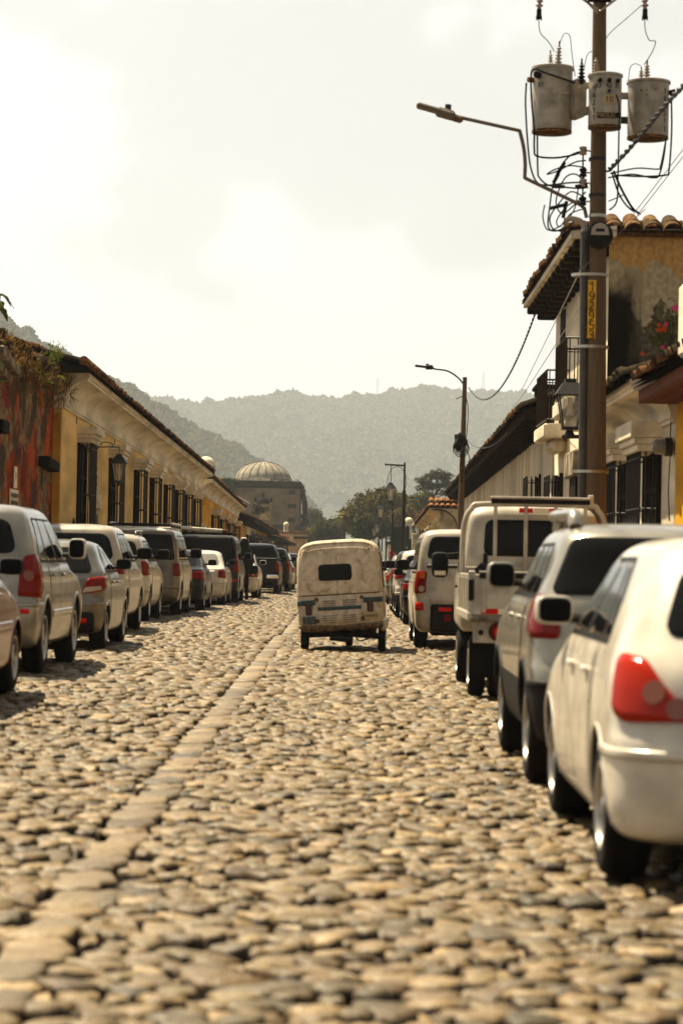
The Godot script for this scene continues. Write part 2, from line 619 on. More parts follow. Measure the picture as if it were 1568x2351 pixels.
# one stone as a low dome over its outline; fine stones have rounded corners
func add_stone(mb: MB, poly: PackedVector2Array, r: RandomNumberGenerator, org: Vector3, fine: bool, flat := false) -> void:
	var c := Vector2.ZERO
	for p in poly: c += p
	c /= poly.size()
	var ring := PackedVector2Array()
	if fine:
		for k in poly.size():
			var a := poly[k]; var b := poly[(k + 1) % poly.size()]
			ring.append(a.lerp(b, 0.19)); ring.append(a.lerp(b, 0.81))
	else:
		ring = poly
	var gap := r.randf_range(0.010, 0.025)
	var size := 0.0
	for p in ring: size += (p - c).length()
	size /= ring.size()
	if size < 0.02: return
	var y := gy(c.x) + (r.randf_range(-0.034, 0.016) if not flat else r.randf_range(-0.012, 0.006))
	var dome := r.randf_range(0.003, 0.013) if not flat else 0.004
	var tilt := Vector2(r.randf_range(-0.13, 0.13), r.randf_range(-0.16, 0.16)) if not flat else Vector2(0.02, 0.0)
	var base := mb.v.size()
	var m := ring.size()
	var shrink := maxf(0.3, 1.0 - gap / size)
	var levels := [[shrink * 1.0, -0.075, 3.0], [shrink * 0.995, -0.026, 3.0], [shrink * 0.975, -0.010, 1.2], [shrink * 0.90, 0.0, 0.35], [shrink * 0.55, dome * 0.6, 0.10]] if fine else [[shrink, -0.065, 2.6], [shrink * 0.98, -0.018, 1.8], [shrink * 0.88, 0.0, 0.4], [shrink * 0.5, dome, 0.12]]
	var wob := r.randf_range(0.0, 6.0)
	var own := mb.col
	var soil_shade := Color(0.028, 0.019, 0.011)       # joint soil colour, also painting shade onto the stone sides
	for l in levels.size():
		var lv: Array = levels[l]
		mb.col = soil_shade if l == 0 or (fine and l == 1) else own
		for k in m:
			var d := (ring[k] - c) * (1.0 + 0.13 * sin(k * 1.9 + wob * 3.0) * (1.0 if fine else 0.0))
			var q: Vector2 = d * lv[0]
			var yy: float = y + lv[1] + q.dot(tilt) + (0.004 * sin(k * 2.4 + wob) if fine else 0.0)
			var nn := Vector3(d.x / size * lv[2] - tilt.x, 1.0, d.y / size * lv[2] - tilt.y).normalized()
			mb._p(Vector3(c.x + q.x, yy, c.y + q.y) - org, nn)
	mb.col = own
	mb._p(Vector3(c.x, y + dome, c.y) - org, Vector3(-tilt.x, 1, -tilt.y).normalized())
	var top := mb.v.size() - 1
	for l in levels.size() - 1:
		for k in m:
			var a := base + l * m + k
			var b := base + l * m + (k + 1) % m
			for q in [a, b, b + m, a, b + m, a + m]: mb.idx.append(q)
	var lb: int = base + (levels.size() - 1) * m
	for k in m:
		mb.idx.append(lb + k); mb.idx.append(lb + (k + 1) % m); mb.idx.append(top)

func fix_winding(mb: MB) -> void:
	# faces were laid counter-clockwise or clockwise as the outline ran: make all agree with their normals
	for k in range(0, mb.idx.size(), 3):
		var a := mb.idx[k]; var b := mb.idx[k + 1]; var d := mb.idx[k + 2]
		var f := (mb.v[d] - mb.v[a]).cross(mb.v[b] - mb.v[a])
		if f.dot(mb.n[a] + mb.n[b] + mb.n[d]) < 0.0:
			mb.idx[k + 1] = d; mb.idx[k + 2] = b

func build_ground() -> void:
	var g := MB.new()
	g.box(Vector3(0, -1.0, -2500), Vector3(9000, 1.0, 7400))
	structure("ground", g.done(), M.earth)
	var road := Node3D.new(); road.name = "road"; add_child(road); road.set_meta("kind", "structure")
	tag(road, "sunlit cobblestone street running away between two rows of parked cars")
	var bed := MB.new()
	var xs := [-5.3, -3.3, -2.0, -0.8, 1.1, 3.05]
	for k in xs.size() - 1:
		var a: float = xs[k]; var b: float = xs[k + 1]
		bed.quad(Vector3(a, gy(a) - 0.075, 8), Vector3(a, gy(a) - 0.075, -460), Vector3(b, gy(b) - 0.075, -460), Vector3(b, gy(b) - 0.075, 8))
	structure("road_bed", bed.done(), M.dirt, road)
	var r := RandomNumberGenerator.new(); r.seed = 99
	# nearest stones singly, the others of the first 18 m joined
	var cells := stone_cells(-5.3, 3.0, -24.0, -5.6, 0.086, 3, 1.3)
	var slabs := []
	var z := -5.8
	while z > -24.0:
		var l := r.randf_range(0.16, 0.40)
		var c0 := strip_x(z) + r.randf_range(-0.03, 0.03)
		var q := []
		for k in 4: q.append(r.randf_range(0.10, 0.165))
		slabs.append(PackedVector2Array([Vector2(c0 - q[0], z), Vector2(c0, z + 0.02), Vector2(c0 + q[1], z + r.randf_range(-0.03, 0.01)), Vector2(c0 + q[2], z - l), Vector2(c0 + 0.02, z - l - 0.015), Vector2(c0 - q[3], z - l + r.randf_range(0.0, 0.03))]))
		z -= l
	var all := []
	for p in cells: all.append([p, false])
	for p in slabs: all.append([p, true])
	var ranked := []
	for k in all.size():
		var p: PackedVector2Array = all[k][0]
		var c := Vector2.ZERO
		for q in p: c += q
		c /= p.size()
		var inside := -c.y > 7.25 and absf(c.x) < -c.y * 0.1400
		ranked.append([(-c.y if inside else 100.0 - c.y), k])
	ranked.sort_custom(func(a, b): return a[0] < b[0])
	var mb := MB.new(); mb.colored = true
	for q in ranked.size():
		var e = all[ranked[q][1]]
		var col := stone_color(r, 0.14 if e[1] else 0.0)
		if q < 300:
			var one := MB.new(); one.color(col)
			var c := Vector2.ZERO
			for p in e[0]: c += p
			c /= e[0].size()
			var org := Vector3(c.x, 0, c.y)
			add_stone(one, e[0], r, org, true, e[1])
			fix_winding(one)
			if one.v.size(): part(road, "kerbstone" if e[1] else "cobble", one.done(), M.vc_stone, Transform3D(Basis(), org))
		else:
			mb.color(col)
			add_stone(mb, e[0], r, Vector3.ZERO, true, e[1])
	fix_winding(mb)
	tag(part(road, "cobblestones", mb.done(), M.vc_stone), "", "", "", "stuff")
	# the rest of the street
	var far := MB.new(); far.colored = true
	for p in stone_cells(-5.3, 3.0, -44.0, -24.0, 0.098, 8, 0.0):
		far.color(stone_color(r))
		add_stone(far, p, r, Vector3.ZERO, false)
	z = -24.0
	while z > -44.0:
		far.color(stone_color(r, 0.16))
		var l := r.randf_range(0.26, 0.42)
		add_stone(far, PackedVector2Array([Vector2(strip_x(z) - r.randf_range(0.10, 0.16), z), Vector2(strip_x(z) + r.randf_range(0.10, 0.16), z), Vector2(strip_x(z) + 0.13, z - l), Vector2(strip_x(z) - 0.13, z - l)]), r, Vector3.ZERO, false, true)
		z -= l
	fix_winding(far)
	var xfs := []
	for k in 18: xfs.append(Transform3D(Basis(), Vector3(0, 0, -20.0 * k)))
	tag(multi(road, "far_cobblestones", far.done(), M.vc_stone, xfs), "", "", "", "stuff")
	# pavements with kerbs
	var s := MB.new()
	s.bbox(Vector3(-5.78, 0.12, -205), Vector3(0.96, 0.40, 430), 0.03)
	tag(structure("left_pavement", s.done(), M.kerb), "raised pavement behind the left row of parked cars")
	s = MB.new()
	s.bbox(Vector3(3.75, 0.0, -205), Vector3(1.4, 0.36, 430), 0.03)
	tag(structure("right_pavement", s.done(), M.kerb), "raised pavement behind the right row of parked cars")

# ------------------------------------------------------------------ hills
func crown_mesh(sd: int, sub: int, rough: float) -> ArrayMesh:
	var n := FastNoiseLite.new(); n.seed = sd; n.frequency = 1.0; n.fractal_octaves = 3
	var rows := []
	var h := 6 * sub; var w := 8 * sub
	for i in h + 1:
		var el := PI * (0.5 - float(i) / h)
		var row := PackedVector3Array()
		for j in w:
			var az := TAU * (j + 0.5 * (i % 2)) / w
			var d := Vector3(cos(el) * cos(az), sin(el), cos(el) * sin(az))
			var k := 1.0 + rough * n.get_noise_3dv(d * 2.1)
			row.append(Vector3(d.x, d.y * (0.8 if d.y > 0 else 0.55), d.z) * k)
		rows.append(row)
	var b := MB.new()
	b.grid(rows, true, true)
	return b.done()

func profile_at(p: Array, x: float) -> float:
	for k in p.size() - 1:
		if x <= p[k + 1].x:
			var t := clampf((x - p[k].x) / (p[k + 1].x - p[k].x), 0, 1)
			return lerpf(p[k].y, p[k + 1].y, t)
	return p[-1].y

# a ridge whose crest runs through the given points (metres across, metres up) at depth zr; it slopes to the viewer over `run` metres
func ridge(called: String, label: String, crest: Array, zr: float, run: float, back: float, nx: int, trees: int, size: Vector2, sd: int, tint: Color, crest_trees: int) -> void:
	var n := FastNoiseLite.new(); n.seed = sd; n.frequency = 0.004; n.fractal_octaves = 4
	var x0: float = crest[0].x; var x1: float = crest[-1].x
	var surf := func(x: float, t: float) -> Vector3:
		var top := profile_at(crest, x)
		var k := (1.0 - t)
		var y: float = top * pow(k, 1.15) if t >= 0.0 else top * (1.0 + t * 0.5)
		var fold: float = n.get_noise_2d(x * 1.4, t * run * 0.5) * top * 0.16 * clampf(t * 5.0, 0, 1)
		return Vector3(x, y + fold - 2.0, -zr + (t * run if t >= 0.0 else t * back))
	var rows := []
	for i in 26:
		var t: float = -1.0 + i * 0.25 if i < 4 else (i - 4) / 21.0
		var row := PackedVector3Array()
		for j in nx + 1:
			row.append(surf.call(lerpf(x0, x1, float(j) / nx), t))
		rows.append(row)
	var b := MB.new()
	b.grid(rows)
	var o := structure(called, b.done(), M.hill)
	tag(o, label)
	var r := RandomNumberGenerator.new(); r.seed = sd
	for variant in 3:
		var xfs := []
		var cols := []
		for q in trees / 3:
			var t := r.randf() * 0.72
			var on_crest: bool = q < crest_trees / 3
			if on_crest: t = r.randf_range(0.0, 0.012)
			var x := r.randf_range(x0, x1)
			var p: Vector3 = surf.call(x, t)
			var s := r.randf_range(size.x, size.y) * (0.72 if on_crest else 1.0) * (1.0 if r.randf() > 0.06 or not on_crest else 1.6)
			xfs.append(Transform3D(Basis(Vector3.UP, r.randf() * TAU).scaled(Vector3(s, s * r.randf_range(0.8, 1.3), s)), p + Vector3(0, s * 0.3, 0)))
			var k := r.randf_range(0.82, 1.16)
			cols.append(Color(tint.r * k * r.randf_range(0.95, 1.1), tint.g * k, tint.b * k))
		tag(multi(o, "forest", crown_mesh(sd + variant, 2, 0.75), M.forest, xfs, cols), "", "", "", "stuff")

func build_hills() -> void:
	var z := 2100.0
	var crest := []
	for q in [Vector2(-320, 560), Vector2(-160, 640), Vector2(0, 726), Vector2(60, 768), Vector2(150, 822), Vector2(240, 868), Vector2(320, 905), Vector2(380, 945), Vector2(440, 985), Vector2(500, 1012), Vector2(545, 1036), Vector2(590, 1062), Vector2(640, 1105), Vector2(700, 1152), Vector2(745, 1215), Vector2(790, 1270)]:
		var p := at(q.x, q.y, z)
		crest.append(Vector2(p.x, p.y))
	ridge("near_hill", "steep wooded hill sloping down from the left behind the yellow house", crest, z, 640.0, 400.0, 90, 6600, Vector2(3.6, 6.8), 31, Color(0.048, 0.045, 0.017), 500)
	z = 4500.0
	crest = []
	for q in [Vector2(-500, 900), Vector2(200, 905), Vector2(395, 928), Vector2(450, 938), Vector2(520, 930), Vector2(600, 922), Vector2(640, 912), Vector2(720, 920), Vector2(800, 922), Vector2(870, 920), Vector2(905, 910), Vector2(985, 897), Vector2(1060, 910), Vector2(1130, 906), Vector2(1185, 912), Vector2(1260, 930), Vector2(1600, 1000), Vector2(2100, 1050)]:
		var p := at(q.x, q.y, z)
		crest.append(Vector2(p.x, p.y))
	ridge("far_hill", "long hazy wooded ridge closing the view beyond the street", crest, z, 1500.0, 700.0, 120, 15000, Vector2(7.0, 14.0), 57, Color(0.050, 0.048, 0.022), 900)
	# two lattice masts on the ridge
	for q in [[866, 912, 866], [1109, 905, 850]]:
		var foot := at(q[0], q[1], 4485.0)
		var top := at(q[0], q[2], 4485.0)
		var h := top.y - foot.y
		var b := MB.new()
		for s in [Vector2(-1, -1), Vector2(1, -1), Vector2(1, 1), Vector2(-1, 1)]:
			b.tube([Vector3(s.x * 2.4, 0, s.y * 2.4), Vector3(s.x * 1.2, h, s.y * 1.2)], 0.22, 4)
		for k in 10:
			var y0 := h * k / 10.0
			var w := lerpf(2.4, 1.2, k / 10.0)
			for sg in [-1.0, 1.0]:
				b.tube([Vector3(-w, y0, sg * w), Vector3(w, y0 + h / 10.0, sg * w)], 0.15, 4)
				b.tube([Vector3(sg * w, y0, -w), Vector3(sg * w, y0 + h / 10.0, w)], 0.15, 4)
		var t := thing("radio_mast", "thin lattice radio mast on the far ridge, " + ("standing right of the curved pole lamp" if q[0] > 1000 else "standing left of the curved pole lamp"), "mast", foot - Vector3(0, 3, 0), 0, "masts on the ridge")
		part(t, "lattice", b.done(), M.steel)
		part(t, "spike", tube_mesh([Vector3(0, h, 0), Vector3(0, h + 6.0, 0)], 0.15, 4), M.steel)

# ------------------------------------------------------------------ building pieces
# Every house is a node at the street corner of its wall: local x runs towards the street (times sx), local -z away from the viewer.
func house(called: String, label: String, pos: Vector3, turn: float, group := "") -> Node3D:
	return thing(called, label, "house", pos, turn, group)

func extrude(poly: Array, z0: float, z1: float, sx := 1.0) -> ArrayMesh:
	var pv := PackedVector2Array()
	for p in poly: pv.append(Vector2(p.x * sx, p.y))
	var b := MB.new()
	b.set_xf(Transform3D(Basis(), Vector3(0, 0, -z1)))
	b.prism(pv, z1 - z0)
	return b.done()

func tile_tone(r: RandomNumberGenerator, moss := 0.35) -> Color:
	var k := r.randf_range(0.55, 1.25)
	if r.randf() < moss: return Color(0.050 * k, 0.036 * k, 0.020 * k)
	return Color(0.21 * k, 0.095 * k, 0.038 * k)

# rows of half-round clay tiles running from the eave up to the ridge
func tile_roof(z0: float, z1: float, ex: float, ey: float, rx: float, ry: float, pitch: float, courses: int, sd: int, sx := 1.0, moss := 0.35, hip := 0.0) -> ArrayMesh:
	var r := RandomNumberGenerator.new(); r.seed = sd
	var b := MB.new()
	b.color(Color(0.03, 0.02, 0.012))
	for dy in [0.02, 0.07]:
		b.quad(Vector3(ex * sx, ey - dy, -z0), Vector3(ex * sx, ey - dy, -z1), Vector3(rx * sx, ry - dy, -z1), Vector3(rx * sx, ry - dy, -z0 - hip))
	if hip > 0.0:
		b.quad(Vector3(ex * sx, ey - 0.03, -z0), Vector3((2.0 * rx - ex) * sx, ey - 0.03, -z0), Vector3(rx * sx, ry - 0.03, -z0 - hip), Vector3(rx * sx, ry - 0.03, -z0 - hip))
	var n := int((z1 - z0) / pitch)
	var p0 := Vector3(ex * sx, ey, 0); var p1 := Vector3(rx * sx, ry, 0)
	var up := (p1 - p0).normalized()
	var nrm := Vector3(-up.y, up.x, 0)
	if nrm.y < 0: nrm = -nrm
	for i in n:
		var zc := -(z0 + (i + 0.5) * pitch)
		var jit := r.randf_range(-0.05, 0.06)
		for k in courses:
			if hip > 0.0 and (i + 0.5) * pitch < hip * (k + 0.3) / courses: break
			b.color(tile_tone(r, moss))
			var a := p0.lerp(p1, float(k) / courses) + up * jit
			var d := p0.lerp(p1, float(k + 1) / courses) + up * (jit + 0.06)
			var r0 := pitch * 0.46; var r1 := pitch * 0.36
			var rows := []
			for e in [[a + nrm * 0.035, r0], [d + nrm * 0.0, r1]]:
				var row := PackedVector3Array()
				for s in 6:
					var an := PI * s / 5.0
					row.append(e[0] + Vector3(0, 0, zc + cos(an) * e[1]) + nrm * sin(an) * e[1] * 0.9)
				rows.append(row)
			b.grid(rows)
			if k == 0:
				var c: Vector3 = a + nrm * 0.035 + Vector3(0, 0, zc)
				for s in 5: b.tri(c, rows[0][s], rows[0][s + 1])
	return b.done()

# a tall window behind an iron cage that stands out from the wall, under a moulded lintel
func cage_window(h: Node3D, z: float, w: float, y0: float, y1: float, proj: float, sx: float, lintel: Material, shutter: Material, near := true, lintel_h := 0.34) -> MeshInstance3D:
	var b := MB.new()
	b.box(Vector3(-0.09 * sx, (y0 + y1) * 0.5, -(z + w * 0.5)), Vector3(0.22, y1 - y0, w))
	var win := part(h, "window", b.done(), shutter)
	var fr := MB.new()
	for e in [0.0, w]:
		fr.box(Vector3(0.035 * sx, (y0 + y1) * 0.5, -(z + e)), Vector3(0.07, y1 - y0 + 0.1, 0.09))
	fr.box(Vector3(0.037 * sx, (y0 + y1) * 0.5, -(z + w * 0.5)), Vector3(0.05, y1 - y0, 0.06))
	for k in 3:
		fr.box(Vector3(0.034 * sx, lerpf(y0, y1, (k + 1) / 4.0), -(z + w * 0.5)), Vector3(0.045, 0.07, w))
	part(win, "frame", fr.done(), M.wood)
	var r := 0.013 if near else 0.016
	var zs := []
	var n := 8 if near else 5
	for k in n + 1: zs.append([proj, z + w * k / n])
	for k in range(1, 3): zs.append([proj * k / 3.0 + 0.02, z]); zs.append([proj * k / 3.0 + 0.02, z + w])
	for q in zs:
		part(win, "bar", tube_mesh([Vector3(q[0] * sx, y0 - 0.05, -q[1]), Vector3(q[0] * sx, y1, -q[1])], r, 4), M.iron)
	for k in 4:
		var rails := MB.new()
		var y := lerpf(y0, y1, [0.02, 0.30, 0.62, 0.96][k])
		rails.tube([Vector3(0, y, -z), Vector3(proj * sx, y, -z), Vector3(proj * sx, y, -z - w), Vector3(0, y, -z - w)], r, 4)
		part(win, "rail", rails.done(), M.iron)
	if near:
		for k in 10:
			var zz := z + w * k / 9.0
			part(win, "spike", tube_mesh([Vector3((proj + 0.03) * sx, y0 + 0.9, -zz), Vector3((proj + 0.03) * sx, y0 + 1.1, -zz), Vector3((proj + 0.03) * sx, y0 + 1.22, -zz)], [0.012, 0.024, 0.003], 4), M.iron)
	if lintel:
		var o := proj + 0.16
		var lb := MB.new()
		var steps := [[o - 0.10, 0.0, 0.10], [o - 0.05, 0.10, 0.09], [o, 0.19, lintel_h - 0.19]]
		for s in steps:
			lb.bbox(Vector3((s[0] * 0.5 - 0.02) * sx, y1 + s[1] + s[2] * 0.5, -(z + w * 0.5)), Vector3(s[0] + 0.04, s[2], w + 0.2 + (s[0] - o + 0.16) * 1.2), 0.012)
		part(win, "lintel", lb.done(), lintel)
		var sb := MB.new()
		sb.bbox(Vector3((proj * 0.5) * sx, y0 - 0.16, -(z + w * 0.5)), Vector3(proj + 0.12, 0.2, w + 0.25), 0.015)
		part(win, "sill", sb.done(), lintel)
	return win

func cove_profile(y0: float, y1: float, out: float) -> Array:
	var p := [Vector2(-0.2, y0), Vector2(0.05, y0), Vector2(0.05, y0 + 0.05), Vector2(0.08, y0 + 0.06), Vector2(0.08, y0 + 0.11)]
	var a := y0 + 0.12; var b := y1 - 0.16
	for k in 9:
		var t := PI * 0.5 * k / 8.0
		p.append(Vector2(0.08 + (out - 0.14) * (1.0 - cos(t)), a + (b - a) * sin(t)))
	p.append_array([Vector2(out - 0.04, b), Vector2(out - 0.04, b + 0.05), Vector2(out, b + 0.06), Vector2(out, y1), Vector2(-0.2, y1)])
	return p

func lantern_parts(t: Node3D, s: float, near: bool) -> void:
	# a four-sided lantern hanging below the node's origin
	var b := MB.new()
	var top := 0.23 * s; var bot := 0.13 * s; var h := 0.46 * s
	var roof := MB.new()
	var rr := []
	for e in [[0.30 * s, -0.22 * s], [0.28 * s, -0.20 * s], [0.15 * s, -0.06 * s], [0.11 * s, -0.05 * s], [0.11 * s, 0.0]]:
		var row := PackedVector3Array()
		for k in 4:
			var a := PI * 0.25 + PI * 0.5 * k
			row.append(Vector3(cos(a) * e[0], e[1], sin(a) * e[0]))
		rr.append(row)
	roof.grid(rr, true, true)
	part(t, "lantern_roof", roof.done(), M.iron)
	for k in 4:
		var a := PI * 0.25 + PI * 0.5 * k
		var d := Vector3(cos(a), 0, sin(a))
		b.tube([d * top + Vector3(0, -0.22 * s, 0), d * bot + Vector3(0, -0.22 * s - h, 0)], 0.014 * s, 4)
	b.box(Vector3(0, -0.22 * s - h, 0), Vector3(0.22 * s, 0.04 * s, 0.22 * s))
	b.tube([Vector3(0, -0.24 * s - h, 0), Vector3(0, -0.34 * s - h, 0)], [0.05 * s, 0.012 * s], 6)
	part(t, "lantern_frame", b.done(), M.iron)
	for k in 4:
		var a := PI * 0.25 + PI * 0.5 * k
		var a2 := a + PI * 0.5
		var d := Vector3(cos(a), 0, sin(a)); var d2 := Vector3(cos(a2), 0, sin(a2))
		var g := MB.new()
		var y0 := Vector3(0, -0.225 * s, 0); var y1 := Vector3(0, -0.22 * s - h, 0)
		g.quad(d * top * 0.97 + y0, d * bot * 0.97 + y1, d2 * bot * 0.97 + y1, d2 * top * 0.97 + y0)
		part(t, "lantern_pane", g.done(), M.lamp_glass)
	part(t, "bulb", tube_mesh([Vector3(0, -0.25 * s, 0), Vector3(0, -0.5 * s, 0)], [0.03 * s, 0.045 * s], 8), M.trim)

const LTURN := 0.011
func left_pos(z: float, back := 0.0) -> Vector3:
	# the left frontage bends away from the street in three steps
	var x := -6.2
	x -= 0.0135 * (clampf(z, 40.0, 110.0) - 51.0)
	x -= 0.020 * clampf(z - 110.0, 0.0, 62.0)
	x -= 0.009 * clampf(z - 172.0, 0.0, 84.0)
	return Vector3(x - back, 0, -z)

func ruin_texture() -> ImageTexture:
	var w := 512; var h := 256
	var img := Image.create(w, h, false, Image.FORMAT_RGB8)
	var n := FastNoiseLite.new(); n.seed = 77; n.frequency = 1.0; n.fractal_octaves = 5
	var n2 := FastNoiseLite.new(); n2.seed = 78; n2.frequency = 1.0; n2.fractal_octaves = 4
	for y in h:
		var v := float(y) / h                        # 0 at the top
		for x in w:
			var u := float(x) / w * 15.0             # metres along the wall
			var m := v * 5.4
			var drip := n.get_noise_2d(u * 0.62, m * 0.7)
			var blot := n2.get_noise_2d(u * 0.36, m * 0.5 + 20.0)
			var fine := n.get_noise_2d(u * 2.6, m * 3.5 + 50.0)
			var warm := n2.get_noise_2d(u * 0.4 + 40.0, m * 0.6)
			var c := Color(0.17, 0.025, 0.009).lerp(Color(0.40, 0.080, 0.014), clampf(0.5 + warm * 1.7 + 0.3 * (0.5 - v), 0, 1))
			c = c * (0.85 + 0.45 * fine)
			var loss := drip * 0.8 + blot * 0.75 + fine * 0.3 + 0.42 * (0.62 - v)
			if loss > 0.14:
				c = c.lerp(Color(0.20, 0.125, 0.060) * (0.9 + 0.9 * fine), smoothstep(0.14, 0.20, loss))
			var soot := drip * 0.9 - blot * 0.55 + fine * 0.25 + 0.40 * (0.52 - v)
			c = c.lerp(Color(0.035, 0.026, 0.018), 0.85 * smoothstep(0.14, 0.28, soot))
			img.set_pixel(x, y, lin(maxf(c.r, 0.01), maxf(c.g, 0.008), maxf(c.b, 0.006)))
	return ImageTexture.create_from_image(img)

func rock(sd: int, size: Vector3) -> ArrayMesh:
	var n := FastNoiseLite.new(); n.seed = sd; n.frequency = 1.1; n.fractal_octaves = 3
	var rows := []
	for i in 8:
		var el := PI * (0.5 - i / 7.0)
		var row := PackedVector3Array()
		for j in 10:
			var az := TAU * j / 10.0
			var d := Vector3(cos(el) * cos(az), sin(el), cos(el) * sin(az))
			row.append(d * size * (1.0 + 0.55 * n.get_noise_3dv(d * 1.5)))
		rows.append(row)
	var b := MB.new()
	b.grid(rows, true, true)
	return b.done()

func build_left_side() -> void:
	var r := RandomNumberGenerator.new(); r.seed = 4
	# --- red ruin
	var ruin := house("ruined_facade", "crumbling red facade with peeling paint and dry weeds growing along its top", Vector3(-6.20, 0, -36), LTURN)
	var rt := ruin_texture()
	var rm := mat(1, 1, 1, 0.92)
	rm.albedo_texture = rt
	rm.heightmap_enabled = true; rm.heightmap_texture = rt; rm.heightmap_scale = 3.0
	var b := MB.new()
	b.quad(Vector3(0, 0, 0), Vector3(0, 5.25, 0), Vector3(0, 5.2, -15), Vector3(0, 0, -15), Vector2(0, 1), Vector2(0, 0), Vector2(1, 0), Vector2(1, 1))
	b.quad(Vector3(-0.7, 0, 0), Vector3(-0.7, 5.25, 0), Vector3(0, 5.25, 0), Vector3(0, 0, 0))
	b.quad(Vector3(-0.7, 5.25, 0), Vector3(-0.7, 5.2, -15), Vector3(0, 5.2, -15), Vector3(0, 5.25, 0))
	b.quad(Vector3(-0.7, 0, 0), Vector3(-0.7, 5.25, 0), Vector3(-0.7, 5.2, -15), Vector3(-0.7, 0, -15))
	part(ruin, "wall", b.done(), rm)
	# eroded top: lumps of earth and brick that overhang the wall
	var rub := MB.new(); rub.colored = true
	for k in 46:
		var z := 1.0 + 14.2 * k / 45.0
		var s := Vector3(r.randf_range(0.12, 0.24), r.randf_range(0.10, 0.20), r.randf_range(0.25, 0.5))
		var q := r.randf_range(0.7, 1.2)
		var m := rock(k, s)
		var arr := m.surface_get_arrays(0)
		rub.color(Color(0.060 * q, 0.036 * q, 0.016 * q))
		var bs := rub.v.size()
		var o := Vector3(r.randf_range(-0.25, 0.10), 5.14 + r.randf_range(-0.22, 0.10), -z)
		for i in arr[Mesh.ARRAY_VERTEX].size(): rub._p(arr[Mesh.ARRAY_VERTEX][i] + o, arr[Mesh.ARRAY_NORMAL][i])
		for i in arr[Mesh.ARRAY_INDEX]: rub.idx.append(bs + i)
	tag(part(ruin, "rubble_top", rub.done(), M.tile), "", "", "", "stuff")
	# broken cornice stub, charred timbers
	b = MB.new()
	b.bbox(Vector3(0.16, 4.72, -5.6), Vector3(0.4, 0.16, 2.3), 0.03, Basis(Vector3.RIGHT, -0.10))
	b.bbox(Vector3(0.12, 4.56, -5.3), Vector3(0.28, 0.14, 1.8), 0.03, Basis(Vector3.RIGHT, -0.10))
	part(ruin, "broken_cornice", b.done(), M.grey_wall)
	b = MB.new()
	b.bbox(Vector3(0.10, 3.26, -13.4), Vector3(0.24, 0.20, 1.9), 0.01, Basis(Vector3.RIGHT, -0.03))
	part(ruin, "charred_beam", b.done(), M.dark)
	b = MB.new()
	b.bbox(Vector3(0.10, 3.62, -6.0), Vector3(0.22, 0.22, 0.8), 0.015)
	part(ruin, "charred_beam", b.done(), M.dark)
	# arched openings
	for q in [[6.2, 1.0, 2.55], [11.0, 1.0, 2.25]]:
		var arch := PackedVector2Array([Vector2(-q[1] * 0.5, 0.2), Vector2(q[1] * 0.5, 0.2)])
		for k in 9:
			var a := PI * k / 8.0
			arch.append(Vector2(cos(a) * q[1] * 0.5, q[2] - q[1] * 0.5 + sin(a) * q[1] * 0.5))
		b = MB.new()
		b.set_xf(Transform3D(Basis(Vector3(0, 0, -1), Vector3.UP, Vector3.RIGHT), Vector3(-0.05, 0, -q[0])))
		b.prism(arch, 0.06)
		part(ruin, "blocked_doorway", b.done(), M.dark)
	b = MB.new()
	b.tube([Vector3(0.03, 2.9, -14.3), Vector3(0.03, 2.9, -14.85), Vector3(0.03, 1.75, -14.85), Vector3(0.03, 1.75, -14.3)], 0.015, 5)
	part(ruin, "conduit", b.done(), M.iron)
	# plaques on the red wall
	var pl := thing("notice_plaque", "white plaque with faded lines of text on the red ruin", "plaque", Vector3(-6.18 - 0.011 * 8.5, 2.35, -44.6), LTURN)
	part(pl, "board", box_mesh(Vector3.ZERO, Vector3(0.03, 0.50, 1.15), 0.006), M.trim)
	for k in 3:
		var ln := MB.new()
		for i in 15: ln.box(Vector3(0.018, 0.14 - k * 0.14 + r.randf_range(-0.01, 0.01), 0.48 - i * 0.068), Vector3(0.004, r.randf_range(0.06, 0.10), r.randf_range(0.02, 0.05)))
		tag(part(pl, "faded_lines", ln.done(), M.grey_paint), "", "", "", "stuff")
	var p2 := thing("notice_sheet", "small torn white sheet above the plaque on the red ruin", "notice", Vector3(-6.18 - 0.011 * 8.6, 2.83, -44.75), LTURN)
	part(p2, "sheet", box_mesh(Vector3.ZERO, Vector3(0.02, 0.40, 0.42), 0.004), M.trim)
	part(p2, "smudge", box_mesh(Vector3(0.012, 0.03, -0.02), Vector3(0.004, 0.12, 0.05)), M.grey_paint)

	# --- yellow house
	var y := house("yellow_house", "long pale yellow house with a deep white cornice and eight caged windows", left_pos(51), 0.0135)
	b = MB.new()
	b.box(Vector3(-3.0, 2.35, -29.5), Vector3(6.0, 4.7, 59.0))
	part(y, "wall", b.done(), M.yellow)
	b = MB.new()
	b.box(Vector3(-0.06, 2.2, -0.3 + 0.6), Vector3(0.16, 4.4, 0.05))
	part(y, "end_strip", b.done(), M.ochre)
	part(y, "cornice", extrude(cove_profile(4.52, 5.26, 0.58), -0.05, 59.0), M.trim)
	var roof := tag(part(y, "roof", tile_roof(-1.6, 59.0, 0.66, 5.30, -4.2, 6.75, 0.24, 5, 12), M.tile), "", "", "", "stuff")
	var ridge_b := MB.new(); ridge_b.colored = true
	for k in 16:
		ridge_b.color(Color(0.26, 0.11, 0.04) * r.randf_range(0.8, 1.2))
		var zz := -1.6 + k * 0.45
		ridge_b.tube([Vector3(0.60, 5.40, -zz), Vector3(0.60, 5.38, -zz - 0.47)], [0.10, 0.08], 8)
	part(y, "eave_tile_row", ridge_b.done(), M.tile)
	var wz := [54.3, 62.4, 70.8, 77.4, 84.3, 90.8, 97.1, 103.8]
